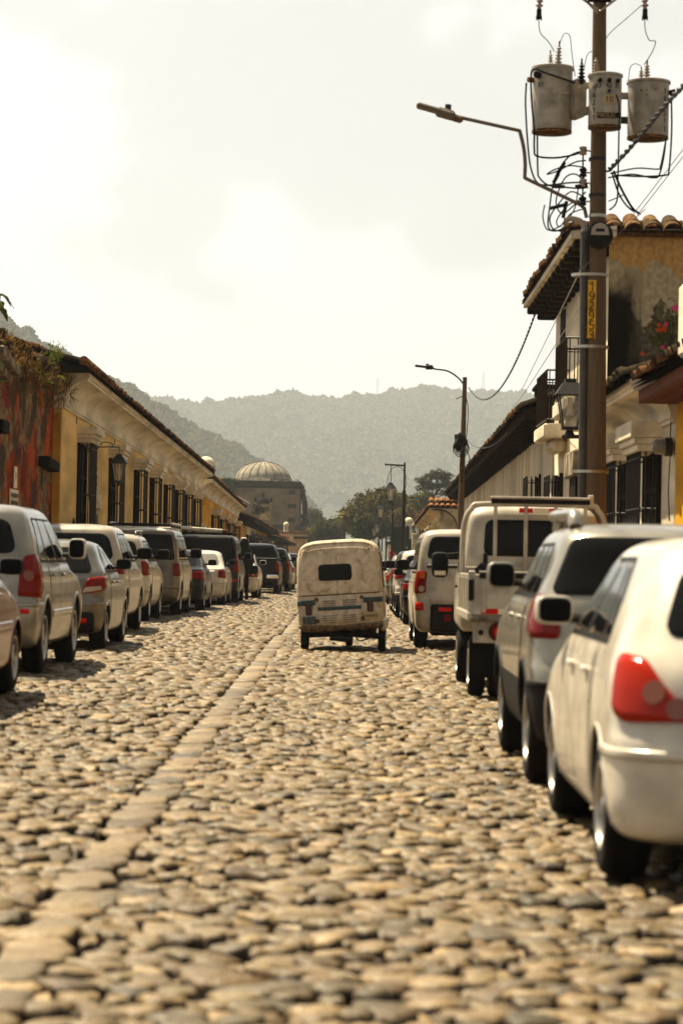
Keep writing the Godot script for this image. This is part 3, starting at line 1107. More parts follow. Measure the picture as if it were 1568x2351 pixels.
	for k in wz.size():
		cage_window(y, wz[k] - 51.0 + 0.15, 1.45, 0.9, 3.95, 0.30, 1.0, M.trim, M.wood if k < 2 else M.dark, k < 3)
	# niche door between the first two windows
	var arch := PackedVector2Array([Vector2(-0.42, 0.1), Vector2(0.42, 0.1)])
	for k in 9: arch.append(Vector2(cos(PI * k / 8.0) * 0.42, 2.0 + sin(PI * k / 8.0) * 0.42))
	b = MB.new()
	b.set_xf(Transform3D(Basis(Vector3(0, 0, -1), Vector3.UP, Vector3.RIGHT), Vector3(-0.02, 0, -8.3)))
	b.prism(arch, 0.05)
	part(y, "niche", b.done(), M.grey_wall)
	b = MB.new()
	b.smooth_lathe([Vector2(0, 0.05), Vector2(0.17, 0.03), Vector2(0.21, 0)], 14)
	part(y, "house_number", b.done(), M.ink, Transform3D(Basis(Vector3(0, 2.0, 0), Vector3(1, 0, 0), Vector3(0, 0, -1)), Vector3(0.0, 3.25, -7.9)))
	b = MB.new()
	for k in 3: b.box(Vector3(0.045, 3.42 - k * 0.19, -7.9), Vector3(0.02, 0.10, 0.10))
	part(y, "number_print", b.done(), M.trim)
	part(y, "stone_mask", rock(5, Vector3(0.14, 0.24, 0.22)), M.trim, Transform3D(Basis(), Vector3(0.06, 2.72, -7.6)))
	b = MB.new()
	for q in [[3.0, 4.5, 4.35], [6.3, 4.5, 2.7], [13.0, 4.5, 4.3]]:
		b.tube([Vector3(0.012, q[1], -q[0]), Vector3(0.012, q[2], -q[0] - 0.03)], 0.010, 4)
	part(y, "cable", b.done(), M.iron)
	# lantern on a bracket by the second window
	var lp := left_pos(57.8)
	var lan := thing("wall_lantern", "black wall lantern hanging from an iron bracket by the second window of the yellow house", "lantern", lp + Vector3(0.66, 3.98, 0), LTURN)
	part(lan, "bracket", tube_mesh(spline([Vector3(-0.66, 0.02, 0), Vector3(-0.2, 0.04, 0), Vector3(0.0, 0.03, 0)]), 0.014, 5), M.iron)
	part(lan, "scroll", tube_mesh(spline([Vector3(-0.6, -0.16, 0), Vector3(-0.4, 0.14, 0), Vector3(-0.15, 0.10, 0), Vector3(-0.2, 0.02, 0)]), 0.010, 5), M.iron)
	part(lan, "hook", tube_mesh([Vector3(0, 0.03, 0), Vector3(0, -0.16, 0)], 0.010, 5), M.iron)
	var inner := Node3D.new(); inner.name = "lantern_head"; lan.add_child(inner); inner.position = Vector3(0, -0.14, 0)
	lantern_parts(inner, 0.95, true)
	# camera at the end of the yellow house
	var cc := thing("security_camera", "small white security camera at the far end of the yellow house", "camera", left_pos(108.8) + Vector3(0.12, 2.85, 0), LTURN)
	part(cc, "mount", box_mesh(Vector3(-0.06, 0.12, 0), Vector3(0.10, 0.14, 0.14), 0.02), M.trim)
	part(cc, "housing", tube_mesh([Vector3(0.0, 0.06, 0), Vector3(0.28, -0.10, 0.10)], 0.075, 8), M.trim)
	part(cc, "lens", tube_mesh([Vector3(0.28, -0.10, 0.10), Vector3(0.33, -0.13, 0.12)], 0.06, 8), M.black)

	# --- ochre house
	var o := house("ochre_house", "deep ochre house with white cornice standing beyond the long yellow house", left_pos(110.2), 0.020)
	b = MB.new(); b.box(Vector3(-3.0, 2.25, -30.9), Vector3(6.0, 4.5, 61.8))
	part(o, "wall", b.done(), M.amber)
	part(o, "cornice", extrude(cove_profile(4.30, 5.02, 0.58), 0.02, 61.8), M.trim)
	tag(part(o, "roof", tile_roof(0.0, 61.8, 0.64, 5.05, -4.0, 6.3, 0.3, 4, 22), M.tile), "", "", "", "stuff")
	b = MB.new(); b.bbox(Vector3(0.10, 4.1, -0.75), Vector3(0.24, 0.5, 1.4), 0.03)
	b.bbox(Vector3(0.06, 2.1, -0.75), Vector3(0.14, 4.0, 1.2), 0.02)
	part(o, "corner_pilaster", b.done(), M.amber)
	for q in [123.5, 136.5, 150.5, 163.5]:
		cage_window(o, q - 110.2, 2.0, 0.9, 3.62, 0.36, 1.0, M.trim, M.dark, false)
	b = MB.new(); b.box(Vector3(0.2, 2.55, -3.6), Vector3(0.03, 0.75, 0.65))
	part(o, "house_number", b.done(), M.ink)
	b = MB.new()
	b.box(Vector3(0.22, 2.62, -3.42), Vector3(0.012, 0.32, 0.10)); b.box(Vector3(0.22, 2.62, -3.75), Vector3(0.012, 0.32, 0.10))
	part(o, "number_print", b.done(), M.trim)

	# --- house with deep dark eaves
	var d := house("dark_eaved_house", "ochre and white house under a deep dark timber eave beyond the ochre house", left_pos(172.2), 0.009)
	b = MB.new(); b.box(Vector3(-3.1, 2.0, -9.0), Vector3(6.0, 4.0, 18.0)); part(d, "ochre_wall", b.done(), M.amber)
	b = MB.new(); b.box(Vector3(-3.05, 2.0, -32.2), Vector3(6.0, 4.0, 28.4)); part(d, "white_wall", b.done(), M.white_wall)
	b = MB.new(); b.box(Vector3(-3.1, 2.0, -66.0), Vector3(6.0, 4.0, 39.0)); part(d, "far_wall", b.done(), M.ochre)
	part(d, "eave", extrude([Vector2(-0.4, 4.0), Vector2(1.15, 4.06), Vector2(1.2, 4.24), Vector2(-0.4, 4.8)], 0.0, 84.0), M.wood)
	tag(part(d, "roof", tile_roof(0.0, 84.0, 1.22, 4.27, -4.0, 6.0, 0.34, 4, 23), M.tile), "", "", "", "stuff")
	for q in 9:
		cage_window(d, 18.5 + q * 7.2, 2.6, 1.0, 3.3, 0.42, 1.0, null, M.dark, false)
	b = MB.new()
	for q in 12: b.tube([Vector3(0.42, 3.3, -18.5 - q * 5.5), Vector3(0.42, 3.75, -18.5 - q * 5.5)], [0.10, 0.02], 5)
	part(d, "window_finials", b.done(), M.iron)
	var dl := thing("wall_lantern", "black lantern under the dark eave far down the left side", "lantern", left_pos(198) + Vector3(0.9, 3.2, 0), 0.009)
	lantern_parts(dl, 1.3, false)
	part(dl, "bracket", tube_mesh([Vector3(-0.9, 0.1, 0), Vector3(0, 0.1, 0), Vector3(0, 0, 0)], 0.03, 5), M.iron)
	# --- small tile-roofed houses further on
	var k := 0
	for q in [[256.5, 20.0, 3.6, 1.6, M.cream, "small cream house with a projecting clay tile roof far along the left side"], [277.0, 22.0, 3.2, 1.9, M.grey_wall, "weathered grey house with ragged dark awning far along the left side"], [299.5, 28.0, 3.4, 1.4, M.ochre, "low ochre house before the cream corner house far along the left side"]]:
		var hh := house("tiled_house", q[5], left_pos(q[0]), 0.0, "tile-roofed houses far down the left side")
		b = MB.new(); b.box(Vector3(-3.0, q[2] * 0.5, -q[1] * 0.5), Vector3(6.0, q[2], q[1])); part(hh, "wall", b.done(), q[4])
		tag(part(hh, "roof", tile_roof(0.0, q[1], q[3], q[2] + 0.15, -3.0, q[2] + 1.9, 0.42, 4, 40 + k, 1.0, 0.15), M.tile), "", "", "", "stuff")
		part(hh, "rafters", extrude([Vector2(-0.2, q[2] - 0.1), Vector2(q[3], q[2] - 0.05), Vector2(q[3], q[2] + 0.08), Vector2(-0.2, q[2] + 0.5)], 0.0, q[1]), M.wood)
		for i in 3: cage_window(hh, 3.0 + i * 6.5, 2.4, 1.0, 3.0, 0.4, 1.0, null, M.dark, false)
		k += 1
	# cream house whose end wall faces the viewer, with a small belfry
	var e := house("cream_corner_house", "cream house whose end wall faces up the street below the ruined church", Vector3(-6.5, 0, -330), 0)
	b = MB.new(); b.box(Vector3(-3.2, 2.5, -6.0), Vector3(6.4, 5.0, 12.0)); part(e, "wall", b.done(), M.cream)
	b = MB.new(); b.bbox(Vector3(-3.2, 5.08, -6.0), Vector3(6.8, 0.22, 12.4), 0.04); part(e, "brick_coping", b.done(), M.red_wood)
	b = MB.new(); b.bbox(Vector3(-0.3, 4.45, 0.7), Vector3(2.6, 0.30, 1.6), 0.05); part(e, "porch_roof", b.done(), M.wood)
	b = MB.new(); b.box(Vector3(-2.8, 2.6, 0.02), Vector3(0.9, 1.6, 0.12)); part(e, "window", b.done(), M.dark)
	b = MB.new(); b.box(Vector3(0.02, 2.3, -3.0), Vector3(0.1, 2.2, 1.0)); part(e, "window", b.done(), M.dark)
	var bf := thing("belfry", "tiny white domed belfry on the roof edge before the ruined church", "belfry", Vector3(-9.2, 5.2, -331))
	belfry(bf, 0.38, 0.9)
	# cupolas seen over the roofs
	var c1 := thing("cupola", "white domed cupola rising behind the yellow house roof", "cupola", at(472.5, 1094, 150) - Vector3(0, 0.95, 0), 0, "white cupolas over the left roofs")
	belfry(c1, 0.60, 1.5)
	var c2 := thing("cupola", "lower small white cupola left of the ruined church, half hidden by the roof edge", "cupola", at(506, 1128, 175) - Vector3(0, 0.95, 0), 0, "white cupolas over the left roofs")
	belfry(c2, 0.36, 1.2)
	# white sheet roof in the sun
	var wr := thing("sheet_roof", "sunlit white sheet roof sloping above the ochre house", "roof", at(545, 1142, 176))
	b = MB.new()
	b.bbox(Vector3(-0.4, 0.30, 0), Vector3(2.6, 0.08, 9.0), 0.02, Basis(Vector3.BACK, -0.50))
	part(wr, "sheet", b.done(), M.white_paint)
	b = MB.new(); b.box(Vector3(-0.4, -0.75, 0), Vector3(1.2, 1.4, 7.0)); part(wr, "wall", b.done(), M.cream)
	# dark weathered bell gable with a bush beside it
	var bg := thing("bell_gable", "dark weathered ornate bell gable standing before the ruined church wall", "bell gable", at(604, 1182, 290) - Vector3(0, 0.6, 0))
	b = MB.new(); b.bbox(Vector3(0.25, 1.0, 0), Vector3(1.3, 2.0, 0.6), 0.05); part(bg, "base", b.done(), M.cream)
	b = MB.new()
	b.smooth_lathe([Vector2(0.02, 0.72), Vector2(0.35, 0.66), Vector2(0.68, 0.42), Vector2(0.86, 0.1), Vector2(0.9, 0.0)], 14)
	part(bg, "curved_top", b.done(), M.dark, Transform3D(Basis(), Vector3(0, 2.0, 0)))
	b = MB.new()
	for q in [Vector3(0, 2.7, 0), Vector3(-0.95, 2.1, 0), Vector3(0.95, 2.1, 0)]:
		b.tube([q, q + Vector3(0, 0.2, 0), q + Vector3(0, 0.36, 0), q + Vector3(0, 0.55, 0)], [0.16, 0.10, 0.17, 0.04], 7)
	part(bg, "finials", b.done(), M.dark)
	var gxf := []; var gcol := []
	for i in 150:
		gxf.append(Transform3D(Basis.from_euler(Vector3(r.randf() * 6, r.randf() * 6, 0)).scaled(Vector3.ONE * r.randf_range(0.10, 0.2)), Vector3(-0.75 + r.randfn(0, 0.28) if i < 110 else r.randf_range(-0.3, 0.8), 1.1 + r.randfn(0, 0.35), 0.45)))
		gcol.append(Color(0.035, 0.035, 0.014) * r.randf_range(0.6, 1.3))
	tag(multi(bg, "bush", leaf_clump(6, 9), M.foliage, gxf, gcol), "", "", "", "stuff")
	b = MB.new(); b.bbox(Vector3(0, 1.95, 0), Vector3(2.2, 0.22, 0.8), 0.04); part(bg, "ledge", b.done(), M.grey_wall)

func belfry(t: Node3D, r: float, h: float) -> void:
	var b := MB.new()
	b.lathe([Vector2(r * 0.9, 0), Vector2(r * 0.9, h)], 12)
	part(t, "drum", b.done(), M.trim)
	b = MB.new()
	b.lathe([Vector2(r * 0.9, h), Vector2(r * 1.06, h + 0.02), Vector2(r * 1.06, h + 0.10), Vector2(r * 0.98, h + 0.11)], 16)
	part(t, "cornice", b.done(), M.cream)
	b = MB.new()
	var pr := []
	for k in 9: pr.append(Vector2(maxf(0.002, r * sin(PI * 0.5 * k / 8.0)), h + 0.1 + r * cos(PI * 0.5 * k / 8.0)))
	b.smooth_lathe(pr, 18)
	part(t, "dome", b.done(), M.white_wall)
	for k in 4:
		var a := PI * 0.25 + k * PI * 0.5 + 0.5
		b = MB.new(); b.box(Vector3(0, h * 0.62, r * 0.88), Vector3(r * 0.38, h * 0.45, r * 0.1))
		part(t, "opening", b.done(), M.wood, Transform3D(Basis(Vector3.UP, a), Vector3.ZERO))

# ------------------------------------------------------------------ ruined church
func build_church() -> void:
	var z := 400.0
	var tl := at(505, 1102, z); var tr := at(688, 1104, z); var br := at(703, 1203, z + 12)
	var c := thing("ruined_church", "massive stained church ruin with a low ribbed dome at the end of the street", "church", Vector3((tl.x + tr.x) * 0.5, 0, -z - 8.0))
	var w := tr.x - tl.x
	var h := tl.y
	var stone := mat(0.200, 0.145, 0.085, 0.95, 0.0, T.plaster, 0.12, 2.0)
	var dark := mat(0.05, 0.036, 0.022, 0.95, 0.0, T.soft, 0.3, 3.0)
	part(c, "wall", box_mesh(Vector3(0, h * 0.5 - 0.6, 0), Vector3(w, h - 1.2, 16)), stone)
	part(c, "parapet", box_mesh(Vector3(0, h - 0.45, 0.1), Vector3(w + 0.5, 0.9, 16.4), 0.06), dark)
	part(c, "string_course", box_mesh(Vector3(0.4, h - 7.6, 0.12), Vector3(w + 0.3, 0.7, 16.2), 0.06), dark)
	var r := RandomNumberGenerator.new(); r.seed = 12
	# corner pier of squared blocks, and the broken side projecting to the right
	var pier := w * 0.5 - 1.3
	for k in 9:
		var b := box_mesh(Vector3.ZERO, Vector3(1.1 + 0.25 * (k % 2), 0.72, 0.5), 0.05)
		part(c, "corner_stone", b, stone if k % 3 else dark, Transform3D(Basis(), Vector3(pier + 0.1, h - 1.8 - k * 0.76, 8.05)))
	for k in 12:
		var hh := h - 0.7 - k * 0.62
		part(c, "broken_wall_block", box_mesh(Vector3.ZERO, Vector3(0.8, 0.66, 10 + r.randf_range(-2, 2)), 0.06), dark, Transform3D(Basis(), Vector3(w * 0.5 + 0.15 + minf(k, 4) * 0.16 + r.randf_range(-0.15, 0.15), hh, -1.5)))
	part(c, "side_buttress", box_mesh(Vector3(w * 0.5 + 0.55, (h - 8.0) * 0.5, -1.0), Vector3(1.1, h - 8.0, 12)), stone)
	var R := 4.85
	var rise := 3.55
	var pr := []
	for k in 13:
		var a := PI * 0.5 * k / 12.0
		pr.append(Vector2(maxf(0.01, R * sin(a)), rise * cos(a)))
	var b := MB.new(); b.smooth_lathe(pr, 40)
	var dome_at := Vector3(at(600, 1100, z).x - c.position.x, h - 0.05, 0.5)
	var dm := mat(0.33, 0.295, 0.235, 0.9, 0.0, T.soft, 0.3, 1.0)
	var dome := part(c, "dome", b.done(), dm, Transform3D(Basis(), dome_at))
	for k in 20:
		var pts := []
		for i in 12:
			var a := PI * 0.5 * (i + 1) / 12.0
			pts.append(Vector3(R * sin(a), rise * cos(a), 0) * 1.005)
		part(dome, "rib", tube_mesh(pts, 0.05, 5), dark, Transform3D(Basis(Vector3.UP, TAU * (k + 0.5) / 20.0), Vector3.ZERO))
	var pd := MB.new()
	var out := PackedVector2Array([Vector2(-3.6, 0), Vector2(3.6, 0), Vector2(1.6, 0.42), Vector2(0.3, 0.62), Vector2(-1.2, 0.5)])
	pd.prism(out, 0.5)
	part(c, "low_gable", pd.done(), M.trim, Transform3D(Basis(), Vector3(dome_at.x - 0.5, h, 7.4)))
	# creeper on the upper left corner
	var xf := []; var cols := []
	for k in 420:
		var p := Vector3(-w * 0.5 + absf(r.randfn(0, 1.3)) + 0.2, h - absf(r.randfn(0, 1.5)) + 0.2, 8.3 + r.randf() * 0.5)
		xf.append(Transform3D(Basis.from_euler(Vector3(r.randf() * 6, r.randf() * 6, 0)).scaled(Vector3.ONE * r.randf_range(0.15, 0.34)), p))
		var q := r.randf_range(0.6, 1.4)
		cols.append(Color(0.05 * q, 0.06 * q, 0.022 * q))
	tag(multi(c, "creeper", leaf_clump(3, 9), M.foliage, xf, cols), "", "", "", "stuff")
	xf = []; cols = []
	for k in 120:
		var p := Vector3(w * 0.5 - r.randf() * 5.0, h + r.randf_range(-0.1, 0.35), 8.2 - r.randf() * 3.0)
		if k < 60: p = Vector3(w * 0.5 + 0.4 + r.randf_range(0, 0.5), h - 0.5 - r.randf() * 5.0, 4.0 - r.randf() * 3.0)
		xf.append(Transform3D(Basis.from_euler(Vector3(r.randf() * 6, r.randf() * 6, 0)).scaled(Vector3.ONE * r.randf_range(0.12, 0.25)), p))
		var q := r.randf_range(0.6, 1.4)
		cols.append(Color(0.09 * q, 0.085 * q, 0.03 * q))
	tag(multi(c, "weeds", leaf_clump(4, 9), M.foliage, xf, cols), "", "", "", "stuff")

# a handful of leaf-sized faces scattered in a unit ball
func leaf_clump(sd: int, n: int, leaf := 0.55) -> ArrayMesh:
	var r := RandomNumberGenerator.new(); r.seed = sd
	var b := MB.new()
	for k in n:
		var p := Vector3(r.randfn(0, 0.5), r.randfn(0, 0.4), r.randfn(0, 0.5))
		var bs := Basis.from_euler(Vector3(r.randf() * TAU, r.randf() * TAU, r.randf() * TAU))
		var u := bs.x * leaf * r.randf_range(0.6, 1.1); var v := bs.y * leaf * 0.45
		b.tri(p - u, p + v, p + u)
		b.tri(p - u, p + u, p - v)
	return b.done()

# ------------------------------------------------------------------ right side
func stained_texture() -> ImageTexture:
	# ochre at the top, bare plaster below with a ragged edge, then soot
	var w := 320; var h := 320
	var img := Image.create(w, h, false, Image.FORMAT_RGB8)
	var n := FastNoiseLite.new(); n.seed = 41; n.frequency = 1.0; n.fractal_octaves = 5
	for y in h:
		var m := float(y) / h * 3.6                  # metres below the top
		for x in w:
			var u := float(x) / w * 6.0
			var a := n.get_noise_2d(u * 1.6, m * 0.8)
			var f := n.get_noise_2d(u * 9.0, m * 7.0 + 30.0)
			var s := n.get_noise_2d(u * 6.0 + 60.0, m * 0.5)
			var c := Color(0.50, 0.29, 0.10) * (0.95 + 0.35 * f + 0.3 * s)
			var edge := 0.62 + 0.30 * a + 0.10 * s
			c = c.lerp(Color(0.42, 0.33, 0.20) * (0.95 + 0.4 * f), smoothstep(edge, edge + 0.05, m))
			var soot_edge := 1.22 + 0.55 * a + 0.14 * f + 0.25 * sin(u * 1.1 + 0.5)
			c = c.lerp(Color(0.115, 0.090, 0.060) * (0.9 + 0.9 * f + 0.5 * s), 0.92 * smoothstep(soot_edge, soot_edge + 0.10, m))
			c = c.lerp(Color(0.010, 0.008, 0.006), smoothstep(2.1 + 0.2 * a, 2.45 + 0.2 * a, m))
			var corner := smoothstep(0.62, 0.30, u - 0.10 * f - 0.16 * s) * smoothstep(0.5, 1.2, m + 0.4 * a)
			c = c.lerp(Color(0.012, 0.009, 0.007), corner)
			var top_dirt := smoothstep(0.16, 0.0, m - 0.10 * s)
			c = c.lerp(Color(0.16, 0.10, 0.05), 0.7 * top_dirt)
			img.set_pixel(x, y, lin(maxf(c.r, 0.004), maxf(c.g, 0.004), maxf(c.b, 0.003)))
	return ImageTexture.create_from_image(img)

func half_tile(r0: float, r1: float, length: float) -> ArrayMesh:
	# one clay tile along +z, with its thickness
	var rows := []
	for e in [[0.0, r0], [length, r1]]:
		var row := PackedVector3Array()
		for s in 8:
			var a := PI * s / 7.0
			row.append(Vector3(cos(a) * e[1], sin(a) * e[1] * 0.9, e[0]))
		for s in 8:
			var a := PI * (7 - s) / 7.0
			row.append(Vector3(cos(a) * (e[1] - 0.02), sin(a) * (e[1] - 0.02) * 0.9, e[0]))
		rows.append(row)
	var b := MB.new()
	b.color(Color.WHITE)
	b.grid(rows, true)
	for s in 7:
		var m: int = 15 - s
		b.quad(rows[0][s], rows[0][s + 1], rows[0][m - 1], rows[0][m])
		b.quad(rows[1][s], rows[1][m], rows[1][m - 1], rows[1][s + 1])
	return b.done()

func tile_mats() -> Array:
	var out := []
	for q in [[0.20, 0.105, 0.045], [0.15, 0.085, 0.04], [0.10, 0.065, 0.032], [0.24, 0.14, 0.06]]:
		out.append(mat(q[0], q[1], q[2], 0.9, 0.0, T.grime, 2.0, 0.5, T.rough))
	return out

func balcony(h: Node3D, z: float, l: float, y: float, out: float) -> void:
	var b := MB.new()
	b.bbox(Vector3(-out * 0.5, y - 0.14, -(z + l * 0.5)), Vector3(out + 0.1, 0.28, l + 0.1), 0.03)
	b.bbox(Vector3(-out * 0.35, y - 0.40, -(z + l * 0.5)), Vector3(out * 0.7, 0.26, l * 0.7), 0.08)
	var bal := part(h, "balcony", b.done(), M.trim)
	b = MB.new()
	for yy in [0.08, 1.08]:
		b.tube([Vector3(0, y + yy, -z), Vector3(-out, y + yy, -z), Vector3(-out, y + yy, -z - l), Vector3(0, y + yy, -z - l)], 0.022, 4)
	b.tube([Vector3(0, y + 0.82, -z), Vector3(-out, y + 0.82, -z)], 0.012, 4)
	part(bal, "handrail", b.done(), M.iron)
	for k in 15:
		part(bal, "baluster", tube_mesh([Vector3(-out, y + 0.08, -z - l * k / 14.0), Vector3(-out, y + 1.08, -z - l * k / 14.0)], 0.013, 4), M.wood)
	for k in 3:
		for e in [0.0, l]:
			part(bal, "baluster", tube_mesh([Vector3(-out * (k + 1) / 3.4, y + 0.08, -z - e), Vector3(-out * (k + 1) / 3.4, y + 1.08, -z - e)], 0.011, 4), M.iron)

const RTURN := -0.0135
func build_right_side() -> void:
	var r := RandomNumberGenerator.new(); r.seed = 6
	var b: MB
	var tm := tile_mats()
	# --- nearest ochre house with its timber-boxed eave
	var o := house("ochre_end_house", "ochre house at the right edge under a boxed reddish timber eave", Vector3(4.3, 0, -24.0), 0)
	b = MB.new(); b.box(Vector3(2.5, 1.95, -4.21), Vector3(5.0, 3.9, 8.42)); part(o, "wall", b.done(), M.amber)
	b = MB.new()
	b.bbox(Vector3(-0.13, 3.68, -4.19), Vector3(0.78, 0.16, 8.4), 0.01)
	part(o, "eave_box", b.done(), M.red_wood)
	for k in 4:
		b = MB.new(); b.bbox(Vector3(-0.43 + 0.19 * k, 3.592, -4.22), Vector3(0.175, 0.016, 8.4), 0.004)
		part(o, "plank", b.done(), M.red_wood)
	tag(part(o, "roof", tile_roof(0.0, 8.4, 0.62, 3.84, -3.5, 5.5, 0.25, 6, 61, -1.0, 0.6), M.tile), "", "", "", "stuff")
	b = MB.new(); b.bbox(Vector3(-0.37, 4.22, -3.5), Vector3(0.5, 0.85, 0.5), 0.04)
	part(o, "roof_pier", b.done(), M.trim)
	# --- white house with two heavy lintelled windows
	var w := house("white_house", "low white house with two dark caged windows under heavy white lintels", Vector3(4.3, 0, -32.45), 0)
	b = MB.new(); b.box(Vector3(2.5, 1.9, -4.5), Vector3(5.0, 3.8, 9.0)); part(w, "wall", b.done(), M.white_wall)
	part(w, "cornice", extrude(cove_profile(3.35, 3.92, 0.62), 0.02, 9.0, -1.0), M.trim)
	tag(part(w, "roof", tile_roof(0.05, 9.05, 0.70, 3.94, -3.5, 5.6, 0.25, 6, 62, -1.0, 0.7), M.tile), "", "", "", "stuff")
	for q in [[1.5, 1.6], [4.75, 1.75]]:
		cage_window(w, q[0], q[1], 0.9, 3.02, 0.30, -1.0, M.trim, M.dark, true, 0.42)
	var lf := MB.new(); lf.colored = true
	for k in 26:
		var q := r.randf_range(0.5, 1.3)
		var m := rock(200 + k, Vector3(r.randf_range(0.05, 0.12), r.randf_range(0.04, 0.09), r.randf_range(0.08, 0.2)))
		var arr := m.surface_get_arrays(0)
		lf.color(Color(0.05 * q, 0.036 * q, 0.02 * q))
		var bs := lf.v.size()
		var of := Vector3(-0.70 + r.randf_range(-0.04, 0.3), 3.96 + r.randf_range(0.02, 0.14), -r.randf_range(0.2, 8.9))
		for i in arr[Mesh.ARRAY_VERTEX].size(): lf._p(arr[Mesh.ARRAY_VERTEX][i] + of, arr[Mesh.ARRAY_NORMAL][i])
		for i in arr[Mesh.ARRAY_INDEX]: lf.idx.append(bs + i)
	tag(part(w, "moss", lf.done(), M.tile), "", "", "", "stuff")
	# glass meter by the corner, and small fittings
	var me := thing("electricity_meter", "round glass electricity meter on the corner between white and ochre walls", "meter", Vector3(4.27, 3.02, -32.6))
	part(me, "base", tube_mesh([Vector3(0, 0, 0), Vector3(-0.10, 0, 0)], 0.13, 14), M.iron)
	part(me, "dome", tube_mesh([Vector3(-0.10, 0, 0), Vector3(-0.22, 0, 0), Vector3(-0.27, 0, 0)], [0.11, 0.105, 0.06], 14), M.haze_glass)
	part(me, "cable", tube_mesh(spline([Vector3(-0.03, -0.12, 0.05), Vector3(-0.05, -0.6, 0.08), Vector3(-0.02, -1.0, 0.02)]), 0.008, 4), M.iron)
	part(me, "cable", tube_mesh(spline([Vector3(-0.03, 0.12, 0.02), Vector3(-0.02, 0.5, 0.02), Vector3(-0.02, 0.7, 0.0)]), 0.008, 4), M.iron)
	var lan := thing("bracket_lantern", "large wrought iron street lantern on a wall arm beside the concrete pole", "lantern", Vector3(3.40, 4.36, -38.4))
	lantern_parts(lan, 1.16, true)
	part(lan, "arm", tube_mesh([Vector3(0.9, -0.90, 0), Vector3(0.0, -0.92, 0), Vector3(-0.12, -0.92, 0)], 0.035, 6), M.iron)
	part(lan, "scroll", tube_mesh(spline([Vector3(0.9, -1.45, 0), Vector3(0.7, -1.1, 0), Vector3(0.35, -1.0, 0), Vector3(0.25, -1.12, 0), Vector3(0.36, -1.2, 0)]), 0.022, 5), M.iron)
	part(lan, "collar", tube_mesh([Vector3(0, -0.92, 0), Vector3(0, -0.78, 0)], [0.10, 0.03], 8), M.iron)

	# --- two-storey house
	var h := house("two_storey_house", "white two-storey house with balconies, clay tile eaves and a soot-stained end wall", Vector3(4.3, 0, -41.5), 0)
	b = MB.new()
	b.box(Vector3(4.0, 3.6, -5.42), Vector3(8.0, 7.2, 10.8))
	part(h, "wall", b.done(), M.white_wall)
	var sm := mat(1, 1, 1, 0.92)
	sm.albedo_texture = stained_texture()
	sm.heightmap_enabled = true; sm.heightmap_texture = sm.albedo_texture; sm.heightmap_scale = 1.2
	b = MB.new()
	b.quad(Vector3(0, 3.6, 0.01), Vector3(0, 7.2, 0.01), Vector3(6, 7.2, 0.01), Vector3(6, 3.6, 0.01))
	b.quad(Vector3(0, 0, 0.01), Vector3(0, 3.6, 0.01), Vector3(6, 3.6, 0.01), Vector3(6, 0, 0.01), Vector2(0, 1), Vector2(0, 0.97), Vector2(1, 0.97), Vector2(1, 1))
	part(h, "stained_end_wall", b.done(), sm)
	tag(part(h, "roof", tile_roof(-0.3, 11.4, 0.72, 7.17, -4.2, 7.95, 0.25, 7, 63, -1.0, 0.25, 5.0), M.tile), "", "", "", "stuff")
	part(h, "soffit", extrude([Vector2(-0.1, 7.04), Vector2(0.68, 7.0), Vector2(0.68, 7.12), Vector2(-0.1, 7.22)], -0.25, 11.3, -1.0), M.trim)
	for k in 13:
		b = MB.new()
		var zz := -0.1 - k * 0.9
		b.bbox(Vector3(-0.31, 6.91, zz), Vector3(0.62, 0.15, 0.28), 0.03)
		b.bbox(Vector3(-0.20, 6.78, zz), Vector3(0.40, 0.13, 0.26), 0.03)
		part(h, "eave_bracket", b.done(), M.wood)
	# end eave tiles, one by one
	var tmesh := half_tile(0.165, 0.13, 0.5)
	for k in 16:
		for row in 2:
			var x := 0.05 + k * 0.345 + (0.02 if row else 0.0)
			part(h, "tile", tmesh, tm[(k * 3 + row) % 4], Transform3D(Basis(Vector3.RIGHT, deg_to_rad(22.0) + r.randf_range(-0.03, 0.03)) * Basis(Vector3.UP, PI + r.randf_range(-0.05, 0.05)), Vector3(x + r.randf_range(-0.015, 0.015), 7.15 + row * 0.10, 0.16 - row * 0.28)))
	b = MB.new(); b.bbox(Vector3(3.0, 7.11, -0.10), Vector3(6.4, 0.08, 0.5), 0.02); part(h, "mortar_bed", b.done(), M.rust)
	b = MB.new()
	b.box(Vector3(0.05, 5.5, -4.0), Vector3(0.16, 2.4, 0.95)); part(h, "balcony_door", b.done(), M.wood)
	b = MB.new()
	b.box(Vector3(0.05, 5.5, -8.9), Vector3(0.16, 2.4, 0.95)); part(h, "balcony_door", b.done(), M.wood)
	balcony(h, 2.3, 2.3, 4.45, 0.50)
	balcony(h, 7.2, 2.6, 4.25, 0.46)
	cage_window(h, 8.4, 1.4, 0.9, 3.25, 0.28, -1.0, null, M.wood, true)
	b = MB.new(); b.box(Vector3(0.02, 1.55, -5.4), Vector3(0.2, 3.1, 1.3)); part(h, "door", b.done(), M.wood)
	b = MB.new(); b.bbox(Vector3(-0.06, 3.35, -5.4), Vector3(0.2, 0.5, 2.0), 0.03); part(h, "door_head", b.done(), M.grey_wall)
	# carved doorway of the next bay, seen just right of the pole
	b = MB.new(); b.bbox(Vector3(-0.10, 1.5, -0.55), Vector3(0.24, 3.0, 0.30), 0.03); b.bbox(Vector3(-0.14, 2.95, -0.55), Vector3(0.34, 0.16, 0.44), 0.04)
	part(h, "stone_jamb", b.done(), M.grey_wall)
	b = MB.new(); b.box(Vector3(-0.02, 1.4, -1.2), Vector3(0.14, 2.8, 0.9)); part(h, "old_door", b.done(), M.wood)

